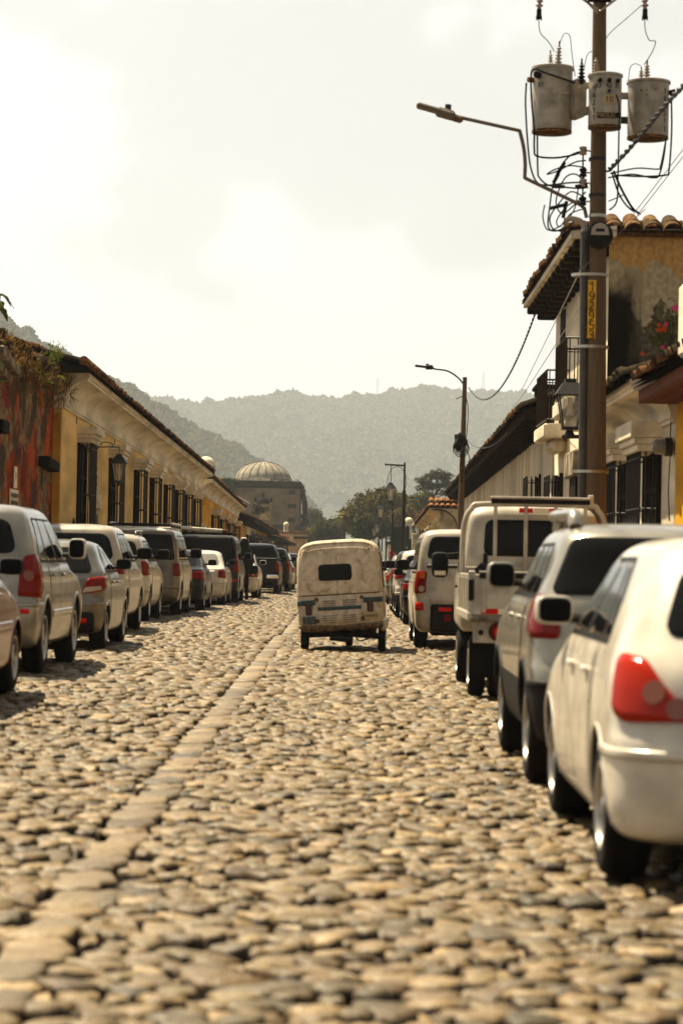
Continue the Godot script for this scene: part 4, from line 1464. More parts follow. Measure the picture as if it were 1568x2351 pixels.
	# --- long whitewashed boarded house under a deep dark eave
	var p := house("boarded_house", "long house with pale vertical boards under a deep dark tiled eave", Vector3(4.3, 0, -52.6), RTURN)
	b = MB.new(); b.box(Vector3(2.6, 2.25, -32.6), Vector3(5.0, 4.5, 65.2)); part(p, "wall", b.done(), M.grey_wall)
	var bm := [mat(0.74, 0.62, 0.44, 0.9, 0.0, T.streak, 0.45, 0.4), mat(0.62, 0.50, 0.33, 0.9, 0.0, T.streak, 0.4, 0.4), mat(0.80, 0.69, 0.50, 0.9, 0.0, T.streak, 0.5, 0.4)]
	var z := 0.0
	while z < 64.5:
		var l := r.randf_range(0.75, 1.25)
		b = MB.new(); b.bbox(Vector3(0.05 - r.randf_range(0.0, 0.02), 2.24, -z - l * 0.5), Vector3(0.12, 4.46, l - 0.03), 0.012)
		part(p, "plank", b.done(), bm[r.randi() % 3])
		z += l
	part(p, "eave", extrude([Vector2(-0.2, 4.42), Vector2(0.62, 4.62), Vector2(0.66, 4.76), Vector2(-0.2, 5.0)], 0.0, 66.0, -1.0), M.wood)
	for k in 64:
		b = MB.new(); b.bbox(Vector3(-0.28, 4.47, -0.5 - k), Vector3(0.66, 0.13, 0.11), 0.01, Basis(Vector3.BACK, -0.24))
		part(p, "rafter", b.done(), M.wood)
	tag(part(p, "roof", tile_roof(0.0, 66.0, 0.72, 4.78, -4.0, 6.8, 0.27, 6, 64, -1.0, 0.8), M.tile), "", "", "", "stuff")
	for q in [[3.6, 1.5], [30.0, 1.7], [40.0, 1.7]]:
		cage_window(p, q[0], q[1], 0.9, 3.45, 0.34, -1.0, null, M.wood, q[0] < 10.0)
	var dv := thing("roof_vent", "small wooden roof vent box on the dark tiled roof before the two-storey house", "roof vent", Vector3(4.95, 5.15, -62.0), RTURN)
	part(dv, "box", box_mesh(Vector3(0, 0.35, 0), Vector3(0.62, 0.75, 1.2), 0.02), M.grey_wall)
	part(dv, "lid", box_mesh(Vector3(0, 0.78, 0), Vector3(0.80, 0.10, 1.5), 0.02), M.wood)
	for k in 3: part(dv, "post", box_mesh(Vector3(-0.32, 0.36, -0.5 + k * 0.5), Vector3(0.06, 0.7, 0.08)), M.wood)

	# --- cream house with tiled parapet
	var c := house("cream_parapet_house", "cream house with orange clay tiles capping its end wall, past the boarded house", Vector3(4.45, 0, -125.0), RTURN)
	b = MB.new(); b.box(Vector3(3.0, 2.1, -30.0), Vector3(6.0, 4.2, 60.0)); part(c, "wall", b.done(), M.cream)
	part(c, "cornice", extrude(cove_profile(3.55, 4.22, 0.55), 0.0, 60.0, -1.0), M.cream)
	tag(part(c, "roof", tile_roof(0.3, 60.0, 0.62, 4.26, -2.4, 5.4, 0.32, 5, 65, -1.0, 0.3), M.tile), "", "", "", "stuff")
	var tm2 := [mat(0.40, 0.17, 0.06, 0.9, 0.0, T.grime, 2.0), mat(0.34, 0.14, 0.05, 0.9, 0.0, T.grime, 2.0)]
	for k in 12:
		for row in 2:
			part(c, "tile", half_tile(0.14, 0.11, 0.42), tm2[(k + row) % 2], Transform3D(Basis(Vector3.RIGHT, 0.42) * Basis(Vector3.UP, PI), Vector3(-0.45 + k * 0.29, 4.28 + row * 0.26, 0.10 - row * 0.32)))
	part(c, "conduit", tube_mesh(spline([Vector3(-0.42, 4.15, 0.06), Vector3(0.2, 4.10, 0.06), Vector3(0.75, 3.7, 0.06), Vector3(0.95, 3.0, 0.06), Vector3(0.9, 2.2, 0.06)]), 0.035, 6), M.iron)
	for k in 6:
		cage_window(c, 3.0 + k * 8.5, 2.4, 1.0, 3.0, 0.4, -1.0, M.cream if k < 2 else null, M.dark, false)
	b = MB.new()
	for k in 10: b.tube([Vector3(-0.42, 3.0, -3.2 - k * 4.5), Vector3(-0.42, 3.5, -3.2 - k * 4.5)], [0.09, 0.02], 5)
	part(c, "window_finials", b.done(), M.iron)
	var l2 := thing("wall_lantern", "square wall lantern on the cream parapet house above the pickup", "lantern", at(979, 1226, 150))
	lantern_parts(l2, 0.95, false)
	part(l2, "bracket", tube_mesh([Vector3(0.5, 0.1, 0), Vector3(0, 0.12, 0), Vector3(0, 0, 0)], 0.025, 5), M.iron)
	var l3 := thing("wall_lantern", "small dark lantern low on the cream house next to the green hoarding", "lantern", at(939, 1250, 215))
	lantern_parts(l3, 0.9, false)
	part(l3, "bracket", tube_mesh([Vector3(0.5, 0.1, 0), Vector3(0, 0.12, 0), Vector3(0, 0, 0)], 0.025, 5), M.iron)
	var gh := house("grey_slab_house", "plain grey house with pale flat roof rising behind the cream parapet house", at(1000, 1240, 185) * Vector3(1, 0, 1), RTURN)
	b = MB.new(); b.box(Vector3(1.0, 2.3, -6.0), Vector3(4.4, 4.6, 12.0)); part(gh, "wall", b.done(), M.grey_wall)
	b = MB.new(); b.bbox(Vector3(0.9, 4.75, -5.6), Vector3(5.2, 0.14, 13.6), 0.02, Basis(Vector3.BACK, 0.12)); part(gh, "roof_slab", b.done(), M.white_wall)
	var sp := house("white_stepped_wall", "sunlit white stepped parapet wall beyond the cream house", at(955, 1290, 195) * Vector3(1, 0, 1), RTURN)
	b = MB.new(); b.bbox(Vector3(0.2, 1.85, -0.5), Vector3(1.1, 3.7, 1.6), 0.03); part(sp, "lower_step", b.done(), M.white_wall)
	b = MB.new(); b.bbox(Vector3(0.48, 2.45, -2.0), Vector3(0.9, 4.9, 1.6), 0.03, Basis(Vector3.BACK, -0.05)); part(sp, "upper_step", b.done(), M.white_wall)
	for k in 3: part(sp, "groove", box_mesh(Vector3(-0.36, 2.9 - k * 0.28, -0.5), Vector3(0.03, 0.09, 1.5)), M.trim)
	var tk := thing("white_cupola", "small white round cupola just right of the tall lamp post", "cupola", at(938, 1212, 222) - Vector3(0, 1.0, 0))
	belfry(tk, 0.42, 1.45)

	# --- green hoarding
	var g := house("green_hoarding", "dark green board hoarding standing behind the stop sign", Vector3(3.25, 0, -205.0), RTURN)
	for k in 4:
		part(g, "board", box_mesh(Vector3(0.15 + k * 0.36, 1.65, 0), Vector3(0.345, 3.3, 0.06), 0.01), M.green_board)
	part(g, "top_band", box_mesh(Vector3(0.7, 3.85, -0.05), Vector3(1.6, 1.1, 0.1), 0.02), M.black)
	for k in 8:
		part(g, "side_board", box_mesh(Vector3(0.0, 1.6, -0.8 - k * 2.0), Vector3(0.06, 3.2, 1.9), 0.01), M.green_light)
	for k in 3:
		part(g, "post", box_mesh(Vector3(-0.06, 1.7, -1.7 - k * 4.0), Vector3(0.10, 3.4, 0.12), 0.01), M.green_board)
	b = MB.new(); b.box(Vector3(2.5, 1.6, -9.0), Vector3(4.4, 3.2, 17.4)); part(g, "wall_behind", b.done(), M.green_board)
	# low far houses closing the right side
	var fh := house("far_ochre_house", "small ochre house past the green hoarding at the end of the right side", Vector3(3.9, 0, -236.0), RTURN)
	b = MB.new(); b.box(Vector3(3.0, 1.5, -30.0), Vector3(6.0, 3.0, 60.0)); part(fh, "wall", b.done(), M.ochre)
	tag(part(fh, "roof", tile_roof(0.0, 60.0, 0.7, 3.1, -3.0, 4.3, 0.5, 3, 71, -1.0), M.tile), "", "", "", "stuff")

# ------------------------------------------------------------------ trees
func tree(called: String, label: String, category: String, foot: Vector3, trunk: Array, trunk_r: float, blobs: Array, n: int, leaf: float, tint: Color, sd: int, group := "") -> void:
	var t := thing(called, label, category, foot, 0, group)
	var r := RandomNumberGenerator.new(); r.seed = sd
	var tb := MB.new()
	var rr := []
	for k in trunk.size(): rr.append(lerpf(trunk_r, trunk_r * 0.5, float(k) / (trunk.size() - 1)))
	tb.tube(trunk, rr, 8)
	part(t, "trunk", tb.done(), M.bark)
	for q in blobs:
		var c: Vector3 = q[0]
		var s: Vector3 = trunk[-1]
		var mid := s.lerp(c, 0.55) + Vector3(r.randf_range(-0.4, 0.4), -0.3, 0)
		part(t, "limb", tube_mesh(spline([s, mid, c]), [trunk_r * 0.42, trunk_r * 0.40, trunk_r * 0.38, trunk_r * 0.34, trunk_r * 0.32, trunk_r * 0.3, trunk_r * 0.27, trunk_r * 0.25, trunk_r * 0.22, trunk_r * 0.2, trunk_r * 0.17, trunk_r * 0.14, trunk_r * 0.1], 6), M.bark)
	var total := 0.0
	for q in blobs: total += q[1].x * q[1].y * q[1].x
	for variant in 2:
		var xf := []; var cols := []
		for q in blobs:
			var cnt := int(n * 0.5 * q[1].x * q[1].y * q[1].x / total)
			for k in cnt:
				var d := Vector3(r.randfn(0, 1), r.randfn(0, 1), r.randfn(0, 1)).normalized() * pow(r.randf(), 0.45)
				if d.y < -0.5: d.y *= 0.6
				var lump := 1.0 + 0.22 * sin(d.x * 5.0 + q[0].x) * sin(d.z * 4.0) + 0.15 * sin(d.y * 6.0 + q[0].y)
				var p: Vector3 = q[0] + Vector3(d.x * q[1].x, d.y * q[1].y, d.z * q[1].x) * lump
				xf.append(Transform3D(Basis.from_euler(Vector3(r.randf() * 6.3, r.randf() * 6.3, 0)).scaled(Vector3.ONE * leaf * r.randf_range(0.6, 1.3)), p))
				var kk := r.randf_range(0.6, 1.45)
				cols.append(Color(tint.r * kk * r.randf_range(0.85, 1.25), tint.g * kk, tint.b * kk))
		tag(multi(t, "crown", leaf_clump(sd + variant, 12), M.foliage, xf, cols), "", "", "", "stuff")

func build_trees() -> void:
	# tall open-crowned tree
	var z := 340.0
	var f := at(966, 1200, z); f.y = 0.0
	var loc := func(px: float, py: float) -> Vector3: return at(px, py, z) - f
	var bl := []
	for q in [[975, 1104, 1.6, 1.2], [1000, 1092, 1.9, 1.3], [1022, 1094, 1.5, 1.2], [990, 1118, 1.7, 1.0], [1015, 1112, 1.6, 1.1], [966, 1122, 1.2, 0.7], [1032, 1110, 1.1, 0.9], [985, 1136, 1.2, 0.6], [1018, 1132, 1.2, 0.7]]:
		bl.append([loc.call(q[0], q[1]), Vector2(q[2] * 0.78, q[3] * 0.75)])
	tree("tall_tree", "tall open-crowned tree standing against the hazy hill right of the lamp posts", "tree", f, [Vector3.ZERO, loc.call(995, 1165) * Vector3(1, 1, 0), loc.call(996, 1140) * Vector3(1, 1, 0)], 0.30, bl, 900, 0.22, Color(0.060, 0.062, 0.026), 81)
	# rounded trees in a row behind the street
	var defs := [
		["broad_tree", "broad rounded olive green tree directly behind the street lanterns", 318.0, 868, [[845, 1165, 40, 30], [880, 1152, 40, 27], [812, 1185, 30, 28], [908, 1165, 34, 30], [860, 1195, 50, 32]], 2600, 0.42, Color(0.120, 0.108, 0.030)],
		["dark_tree", "darker tree in front of the broad one, left of the second lamp post", 292.0, 850, [[850, 1205, 32, 24], [835, 1222, 26, 22], [875, 1215, 26, 26]], 1500, 0.34, Color(0.045, 0.052, 0.020)],
		["green_tree", "green spreading tree behind the cream parapet house", 330.0, 955, [[935, 1165, 30, 24], [965, 1162, 30, 26], [990, 1172, 26, 24], [945, 1190, 36, 26]], 2100, 0.40, Color(0.100, 0.098, 0.030)],
		["pale_bush_tree", "pale flowering bushy tree between the lamp posts and white cupola", 280.0, 925, [[915, 1190, 18, 22], [935, 1180, 18, 20], [925, 1210, 22, 18]], 900, 0.30, Color(0.150, 0.125, 0.060)],
		["round_bush", "dark round bushy tree to the left of the palm", 350.0, 752, [[752, 1222, 26, 22], [738, 1230, 20, 18], [770, 1232, 20, 16]], 1300, 0.36, Color(0.052, 0.054, 0.022)],
		["yellow_bush", "yellowish bush beside the ruined church corner", 370.0, 720, [[718, 1226, 16, 16], [708, 1235, 12, 14], [732, 1240, 12, 10]], 700, 0.36, Color(0.135, 0.115, 0.035)],
		["back_tree", "hazy tree behind the palm at the foot of the hill", 430.0, 790, [[790, 1208, 34, 20], [760, 1215, 30, 18], [822, 1212, 26, 18]], 1500, 0.5, Color(0.070, 0.072, 0.026)],
		["hazy_tree", "pale hazy tree just right of the ruined church wall", 520.0, 722, [[720, 1190, 18, 20], [735, 1205, 18, 16], [708, 1205, 16, 18]], 900, 0.55, Color(0.10, 0.10, 0.045)]]
	for d in defs:
		z = d[2]
		var s := z / FOCAL
		f = at(d[3], 1260, z); f.y = 0.0
		bl = []
		for q in d[4]: bl.append([at(q[0], q[1], z) - f, Vector2(q[2] * s, q[3] * s)])
		var top: Vector3 = bl[0][0]
		tree(d[0], d[1], "tree", f, [Vector3.ZERO, Vector3(0.1, top.y * 0.35, 0), Vector3(0.0, top.y * 0.55, 0)], 0.28, bl, d[5], d[6], d[7], 90 + d[3])
	# palm
	z = 335.0
	f = at(789, 1250, z); f.y = 0.0
	var pt := thing("palm_tree", "feathery palm tree left of the broad olive green tree", "palm tree", f)
	var head := at(789, 1186, z) - f
	part(pt, "trunk", tube_mesh([Vector3.ZERO, head * 0.5 + Vector3(0.1, 0, 0), head], [0.26, 0.22, 0.2], 8), M.bark)
	var r := RandomNumberGenerator.new(); r.seed = 3
	for k in 17:
		var a := TAU * k / 17.0 + r.randf_range(-0.2, 0.2)
		var rise := r.randf_range(-0.3, 0.9)
		var l := r.randf_range(1.5, 2.1)
		var d := Vector3(cos(a), 0, sin(a))
		var b := MB.new()
		var k2 := r.randf_range(0.7, 1.3)
		b.color(Color(0.085 * k2, 0.085 * k2, 0.028 * k2))
		var prev := head
		for i in 9:
			var t := (i + 1) / 9.0
			var p := head + d * l * t + Vector3(0, rise * t - 1.5 * t * t, 0)
			var side := d.cross(Vector3.UP).normalized()
			b.tube([prev, p], 0.03, 4, false)
			for sg in [-1.0, 1.0]:
				for m in 2:
					var q := prev.lerp(p, m * 0.5)
					var tip: Vector3 = q + side * sg * 0.42 * (1.0 - 0.6 * t) + d * 0.16 + Vector3(0, -0.28, 0)
					b.tri(q, q + d * 0.09, tip)
			prev = p
		part(pt, "frond", b.done(), M.foliage)

# ------------------------------------------------------------------ poles, transformers, cables
func wire(called: String, label: String, pts: Array, r: float, m: Material, smooth := true, group := "") -> MeshInstance3D:
	return solo(called, tube_mesh(spline(pts, 7) if smooth else pts, r, 5), m, label, "cable", group)

func zpts(px: Array, z: float) -> Array:
	var out := []
	for q in px: out.append(at(q[0], q[1], z + (q[2] if q.size() > 2 else 0.0)))
	return out

func twisted(a: Array, r: float, turns: int) -> ArrayMesh:
	# two strands wound round each other along a path
	var b := MB.new()
	var n := a.size()
	for s in 2:
		var pts := []
		for i in n:
			var t: Vector3 = (a[mini(i + 1, n - 1)] - a[maxi(i - 1, 0)]).normalized()
			var u := t.cross(Vector3.UP).normalized()
			var v := t.cross(u)
			var an := TAU * turns * float(i) / (n - 1) + PI * s
			pts.append(a[i] + (u * cos(an) + v * sin(an)) * r)
		b.tube(pts, r * 0.85, 5)
	return b.done()

func resample(p: Array, n: int) -> Array:
	var out := []
	for i in n + 1:
		var t := float(i) / n * (p.size() - 1)
		var k := mini(int(t), p.size() - 2)
		out.append(p[k].lerp(p[k + 1], t - k))
	return out

func bushing(t: Node3D, called: String, at_p: Vector3, h: float, r: float, m: Material, lean := 0.0) -> void:
	var pr := []
	pr.append(Vector2(r * 0.55, 0.0))
	for k in 5:
		var y := h * (0.08 + 0.16 * k)
		var q := r * (1.0 - 0.09 * k)
		pr.append_array([Vector2(q * 0.5, y), Vector2(q, y + h * 0.05), Vector2(q * 0.95, y + h * 0.07), Vector2(q * 0.45, y + h * 0.12)])
	pr.append_array([Vector2(r * 0.28, h * 0.9), Vector2(r * 0.2, h), Vector2(0.003, h)])
	var b := MB.new(); b.lathe(pr, 12)
	var o := part(t, called, b.done(), m, Transform3D(Basis(Vector3.BACK, lean), at_p))
	part(o, "terminal", tube_mesh([Vector3(0, h * 0.95, 0), Vector3(0, h * 1.12, 0)], r * 0.22, 6), M.iron)

func transformer(label: String, px: float, ytop: float, ybot: float, wpx: float, z: float) -> Node3D:
	var top := at(px, ytop, z); var bot := at(px, ybot, z)
	var h := top.y - bot.y
	var r := wpx / FOCAL * z * 0.5
	var t := thing("transformer", label, "transformer", bot, 0, "pole transformers")
	var b := MB.new()
	b.lathe([Vector2(0.01, 0.035), Vector2(r * 0.95, 0.035), Vector2(r * 0.95, 0.0), Vector2(r * 0.98, 0.0), Vector2(r, 0.02), Vector2(r, h * 0.93)], 32)
	part(t, "tank", b.done(), M.can)
	b = MB.new()
	b.lathe([Vector2(r, h * 0.925), Vector2(r * 1.07, h * 0.93), Vector2(r * 1.07, h * 0.965), Vector2(r * 1.0, h * 0.975), Vector2(r * 0.6, h), Vector2(0.01, h * 1.005)], 32)
	part(t, "lid", b.done(), M.can)
	b = MB.new()
	b.lathe([Vector2(r * 0.93, 0.004), Vector2(r * 1.006, 0.002), Vector2(r * 1.006, 0.022), Vector2(r * 1.0, 0.03)], 32)
	part(t, "rusty_rim", b.done(), M.rust)
	part(t, "rusty_base", tube_mesh([Vector3(0, 0.030, 0), Vector3(0, 0.034, 0)], r * 0.93, 24), M.rust)
	return t

func letters(t: Node3D, called: String, s: String, size: float, p: Vector3, yaw: float, m: Material, vertical := false) -> void:
	if vertical:
		for k in s.length():
			part(t, called, text_mesh(s[k], size, 0.004), m, Transform3D(Basis(Vector3.UP, yaw), p - Vector3(0, k * size * 1.06, 0)))
	else:
		part(t, called, text_mesh(s, size, 0.004), m, Transform3D(Basis(Vector3.UP, yaw), p))

func arc_pole(t: Node3D, called: String, a: Vector3, b: Vector3, r0: float, r1: float, m: Material, sides := 24) -> void:
	var pts := []; var rr := []
	for k in 9:
		pts.append(a.lerp(b, k / 8.0)); rr.append(lerpf(r0, r1, k / 8.0))
	part(t, called, tube_mesh(pts, rr, sides), m)

func build_poles() -> void:
	var z := 30.5
	# --- pole with transformers
	var top := at(1376.5, -60, z); var low := at(1366.5, 1150, z)
	var dirv := (top - low) / (top.y - low.y)
	var foot := low - dirv * (low.y - 0.15)
	var p := thing("utility_pole", "thick concrete utility pole carrying three transformers on the right pavement", "pole", foot)
	arc_pole(p, "shaft", Vector3.ZERO, top - foot, 0.150, 0.082, M.concrete)
	var pa := func(px: float, py: float, dz := 0.0) -> Vector3: return at(px, py, z + dz) - foot
	# pipe strapped to the pole's left side
	arc_pole(p, "conduit_pipe", pa.call(1336, 1190), pa.call(1341, 532), 0.058, 0.05, M.pvc, 14)
	part(p, "pipe_elbow", tube_mesh(spline([pa.call(1341, 535), pa.call(1340, 520), pa.call(1330, 506), pa.call(1308, 502), pa.call(1296, 508)]), 0.036, 8), M.porcelain)
	for q in [632, 797, 1083]:
		var c: Vector3 = pa.call(1354, q)
		var b := MB.new()
		b.set_xf(Transform3D(Basis(Vector3.RIGHT * 0.235, Vector3.UP, Vector3.BACK * 0.155), c))
		b.lathe([Vector2(1.0, -0.018), Vector2(1.0, 0.018)], 28)
		part(p, "steel_strap", b.done(), M.steel)
	for q in [449, 496, 366]:
		var c: Vector3 = pa.call(1371, q)
		var b := MB.new()
		b.set_xf(Transform3D(Basis(), c))
		b.lathe([Vector2(0.112, -0.02), Vector2(0.112, 0.02)], 24)
		part(p, "steel_strap", b.done(), M.iron if q != 496 else M.steel)
	# number plate
	var np: Vector3 = pa.call(1358, 710, -0.135)
	part(p, "number_plate", box_mesh(np, Vector3(0.105, 0.74, 0.006), 0.002), M.plate_yellow)
	for k in 6:
		part(p, "numeral", text_mesh("192953"[k], 0.150, 0.004, true), M.ink, Transform3D(Basis(), np + Vector3(0.0, 0.285 - k * 0.122, 0.004)))
	# braces of the crossarm above the frame
	for q in [[1372, 22, 1330, -8], [1372, 30, 1344, 0], [1376, 26, 1424, -10]]:
		part(p, "brace", tube_mesh([pa.call(q[0], q[1], -0.11), pa.call(q[2] + (q[2] - q[0]) * 1.2, q[3] + (q[3] - q[1]) * 1.2, -0.11)], 0.016, 5), M.porcelain)
	var ca := MB.new(); ca.bbox(pa.call(1376, -48, -0.12), Vector3(2.4, 0.10, 0.09), 0.01)
	part(p, "crossarm", ca.done(), M.concrete)
	var bb := MB.new(); bb.bbox(pa.call(1376, 0, -0.10), Vector3(0.30, 0.05, 0.04), 0.008)
	part(p, "crossarm_plate", bb.done(), M.wood)
	# suspended insulators / cut-outs at the top edge
	for q in [[1236, "left"], [1479, "right"]]:
		var o := at(q[0] + 1, 32, z)
		var t := thing("cutout_insulator", "ribbed cut-out insulator hanging at the top edge, " + ("left of the pole" if q[1] == "left" else "right of the pole"), "insulator", o, 0, "cut-out insulators")
		bushing(t, "ribbed_body", Vector3(0, 0.06, 0), 0.36, 0.05, M.porcelain, -0.06 if q[1] == "left" else 0.05)
		part(t, "clamp", box_mesh(Vector3(0, 0.0, 0), Vector3(0.06, 0.13, 0.07), 0.01), M.black)
		part(t, "prong", box_mesh(Vector3(-0.03, -0.05, 0), Vector3(0.015, 0.06, 0.02)), M.black)
		part(t, "prong", box_mesh(Vector3(0.03, -0.05, 0), Vector3(0.015, 0.06, 0.02)), M.black)
	# --- transformers
	var t1 := transformer("tall left transformer with a finned radiator on its side", 1266, 150, 306, 92, z)
	bushing(t1, "bushing", Vector3(0.06, 0.86, 0.05), 0.27, 0.052, M.porcelain, -0.05)
	bushing(t1, "bushing", Vector3(-0.02, 0.85, -0.08), 0.20, 0.042, M.porcelain, 0.04)
	var fin := PackedVector2Array()
	for k in 18:
		var a := PI * k / 17.0
		fin.append(Vector2(cos(a) * 0.085, 0.17 + sin(a) * 0.085))
	for k in 18:
		var a := PI + PI * k / 17.0
		fin.append(Vector2(cos(a) * 0.085, -0.17 + sin(a) * 0.085))
	for k in 6:
		var fb := MB.new(); fb.prism(fin, 0.022)
		part(t1, "radiator_fin", fb.done(), M.can, Transform3D(Basis(Vector3.UP, 0.42), Vector3(0.27 + 0.012 * k, 0.42, 0.02 + 0.034 * k)))
	part(t1, "fin_bar", box_mesh(Vector3(0.13, 0.47, 0.24), Vector3(0.12, 0.02, 0.015)), M.can)
	part(t1, "lug", tube_mesh([Vector3(-0.19, 0.70, 0.17), Vector3(-0.22, 0.70, 0.22)], 0.045, 8), M.black)
	part(t1, "lug", tube_mesh([Vector3(-0.24, 0.66, 0.06), Vector3(-0.32, 0.66, 0.09)], 0.035, 8), M.rust)
	letters(t1, "lettering", "X1", 0.085, Vector3(-0.165, 0.575, 0.205), -0.66, M.ink)
	part(t1, "bracket", box_mesh(Vector3(0.42, 0.30, -0.02), Vector3(0.36, 0.11, 0.03), 0.006), M.can, Transform3D(Basis(Vector3.BACK, 0.25), Vector3(0.02, -0.12, 0)))
	part(t1, "bracket", box_mesh(Vector3(0.42, 0.62, -0.02), Vector3(0.36, 0.08, 0.03), 0.006), M.can)
	var t2 := transformer("smaller middle transformer lettered in front of the pole with a tan number 10", 1387, 168, 296, 76, z - 0.36)
	bushing(t2, "bushing", Vector3(-0.12, 0.66, 0.0), 0.24, 0.05, M.porcelain)
	var la := part(t2, "arrester_bracket", box_mesh(Vector3(-0.27, 0.52, 0.02), Vector3(0.12, 0.05, 0.05), 0.01), M.porcelain)
	bushing(t2, "arrester", Vector3(-0.30, 0.56, 0.03), 0.28, 0.055, M.black)
	letters(t2, "lettering", "X3", 0.075, Vector3(-0.105, 0.510, 0.186), -0.50, M.ink)
	letters(t2, "lettering", "X2", 0.075, Vector3(0.025, 0.512, 0.212), 0.08, M.ink)
	letters(t2, "lettering", "X1", 0.075, Vector3(0.138, 0.508, 0.162), 0.72, M.ink)
	letters(t2, "numeral", "96211", 0.088, Vector3(-0.150, 0.485, 0.156), -0.74, M.ink, true)
	part(t2, "tan_plate", box_mesh(Vector3(0.03, 0.335, 0.2075), Vector3(0.155, 0.105, 0.004), 0.001), M.plate_tan)
	letters(t2, "plate_number", "10", 0.095, Vector3(0.03, 0.335, 0.212), 0.0, M.ink)
	part(t2, "maker_plate", box_mesh(Vector3(0.03, 0.135, 0.2075), Vector3(0.30, 0.07, 0.004), 0.001), M.wood)
	letters(t2, "maker_lettering", "PROLEC", 0.068, Vector3(0.005, 0.135, 0.212), 0.0, M.plate_tan)
	for q in [-0.085, 0.03, 0.14]:
		var zz := sqrt(maxf(0.0, 0.0437 - q * q))
		part(t2, "lug", tube_mesh([Vector3(q, 0.575, zz - 0.02), Vector3(q, 0.575, zz + 0.05)], [0.034, 0.022], 8), M.black)
	part(t2, "drain_lug", tube_mesh([Vector3(0.03, 0.44, 0.19), Vector3(0.03, 0.44, 0.23)], 0.02, 8), M.black)
	part(t2, "hanger", box_mesh(Vector3(-0.02, 0.12, -0.27), Vector3(0.30, 0.05, 0.18), 0.01), M.porcelain)
	part(t2, "hanger", box_mesh(Vector3(-0.02, 0.48, -0.27), Vector3(0.30, 0.05, 0.18), 0.01), M.porcelain)
	var t3 := transformer("wide right transformer in shade with vertical numerals", 1486, 183, 320, 95, z + 0.1)
	bushing(t3, "bushing", Vector3(-0.03, 0.74, 0.06), 0.23, 0.055, M.porcelain)
	bushing(t3, "bushing", Vector3(-0.09, 0.74, -0.04), 0.17, 0.045, M.porcelain)
	letters(t3, "numeral", "109211", 0.090, Vector3(0.190, 0.585, 0.186), 0.80, M.ink, true)
	for q in [[-0.12, 0.58], [-0.05, 0.58], [-0.05, 0.52]]:
		part(t3, "bolt", tube_mesh([Vector3(q[0], q[1], 0.22), Vector3(q[0], q[1], 0.268)], 0.009, 6), M.black)
	part(t3, "eye_lug", box_mesh(Vector3(0.06, 0.63, 0.258), Vector3(0.05, 0.07, 0.02), 0.005), M.can)
	part(t3, "lug", tube_mesh([Vector3(0.25, 0.58, 0.08), Vector3(0.33, 0.60, 0.10)], 0.035, 8), M.black)
	part(t3, "bracket", box_mesh(Vector3(-0.40, 0.55, 0.0), Vector3(0.34, 0.09, 0.03), 0.006), M.can)
	part(t3, "bracket", box_mesh(Vector3(-0.40, 0.24, 0.0), Vector3(0.34, 0.09, 0.03), 0.006), M.iron)
	# --- meter on the pole
	var mp := at(1375, 540, z - 0.15)
	var em := thing("pole_meter", "round electricity meter with pale cover strapped to the concrete pole", "meter", mp)
	var b := MB.new(); b.lathe([Vector2(0.003, 0.10), Vector2(0.12, 0.10), Vector2(0.165, 0.06), Vector2(0.175, 0.0)], 28)
	part(em, "case", b.done(), M.black, Transform3D(Basis(Vector3(1, 0, 0), Vector3(0, 0, 1), Vector3(0, -1, 0)), Vector3.ZERO))
	var face := PackedVector2Array([Vector2(-0.115, -0.03), Vector2(0.115, -0.03), Vector2(0.10, 0.055), Vector2(0.06, 0.105), Vector2(0.0, 0.125), Vector2(-0.06, 0.105), Vector2(-0.10, 0.055)])
	b = MB.new(); b.prism(face, 0.02)
	part(em, "cover", b.done(), M.porcelain, Transform3D(Basis(), Vector3(0, 0.02, 0.095)))
	part(em, "display", box_mesh(Vector3(0.0, 0.05, 0.118), Vector3(0.11, 0.038, 0.004), 0.001), M.glass)
	# --- street light arm
	var sl := thing("street_light", "angled street light arm reaching left from the transformer pole over the street", "street light", at(1346, 480, z))
	var so := sl.position
	var arm := []
	for q in [[1346, 500], [1341, 478], [1330, 469], [1204, 408]]: arm.append(at(q[0], q[1], z) - so)
	part(sl, "lower_arm", tube_mesh(arm, 0.024, 8), M.lamp_metal)
	arm = []
	for q in [[1204, 410], [1205, 372], [1201, 335], [1192, 298]]: arm.append(at(q[0], q[1], z) - so)
	part(sl, "riser", tube_mesh(spline(arm), 0.024, 8), M.lamp_metal)
	part(sl, "upper_arm", tube_mesh([at(1194, 300, z) - so, at(1050, 268, z) - so], 0.024, 8), M.lamp_metal)
	var hp := at(1022, 262, z) - so; var hd := (at(958, 241, z) - at(1060, 270, z)).normalized()
	var hb := Basis(hd, Vector3(-hd.y, hd.x, 0), Vector3.BACK)
	b = MB.new(); b.bbox(at(985, 249, z) - so, Vector3(0.33, 0.055, 0.22), 0.02, hb); part(sl, "lamp_panel", b.done(), M.lamp_metal)
	b = MB.new(); b.bbox(at(1022, 261, z) - so, Vector3(0.27, 0.11, 0.20), 0.04, hb); part(sl, "housing", b.done(), M.lamp_metal)
	b = MB.new(); b.bbox(at(1049, 272, z) - so, Vector3(0.16, 0.085, 0.12), 0.03, hb); part(sl, "clamp", b.done(), M.concrete)
	part(sl, "photocell", tube_mesh([at(1028, 255, z) - so, at(1029, 240, z) - so], 0.04, 12), M.iron)
	# --- cables round the pole
	var k := 0
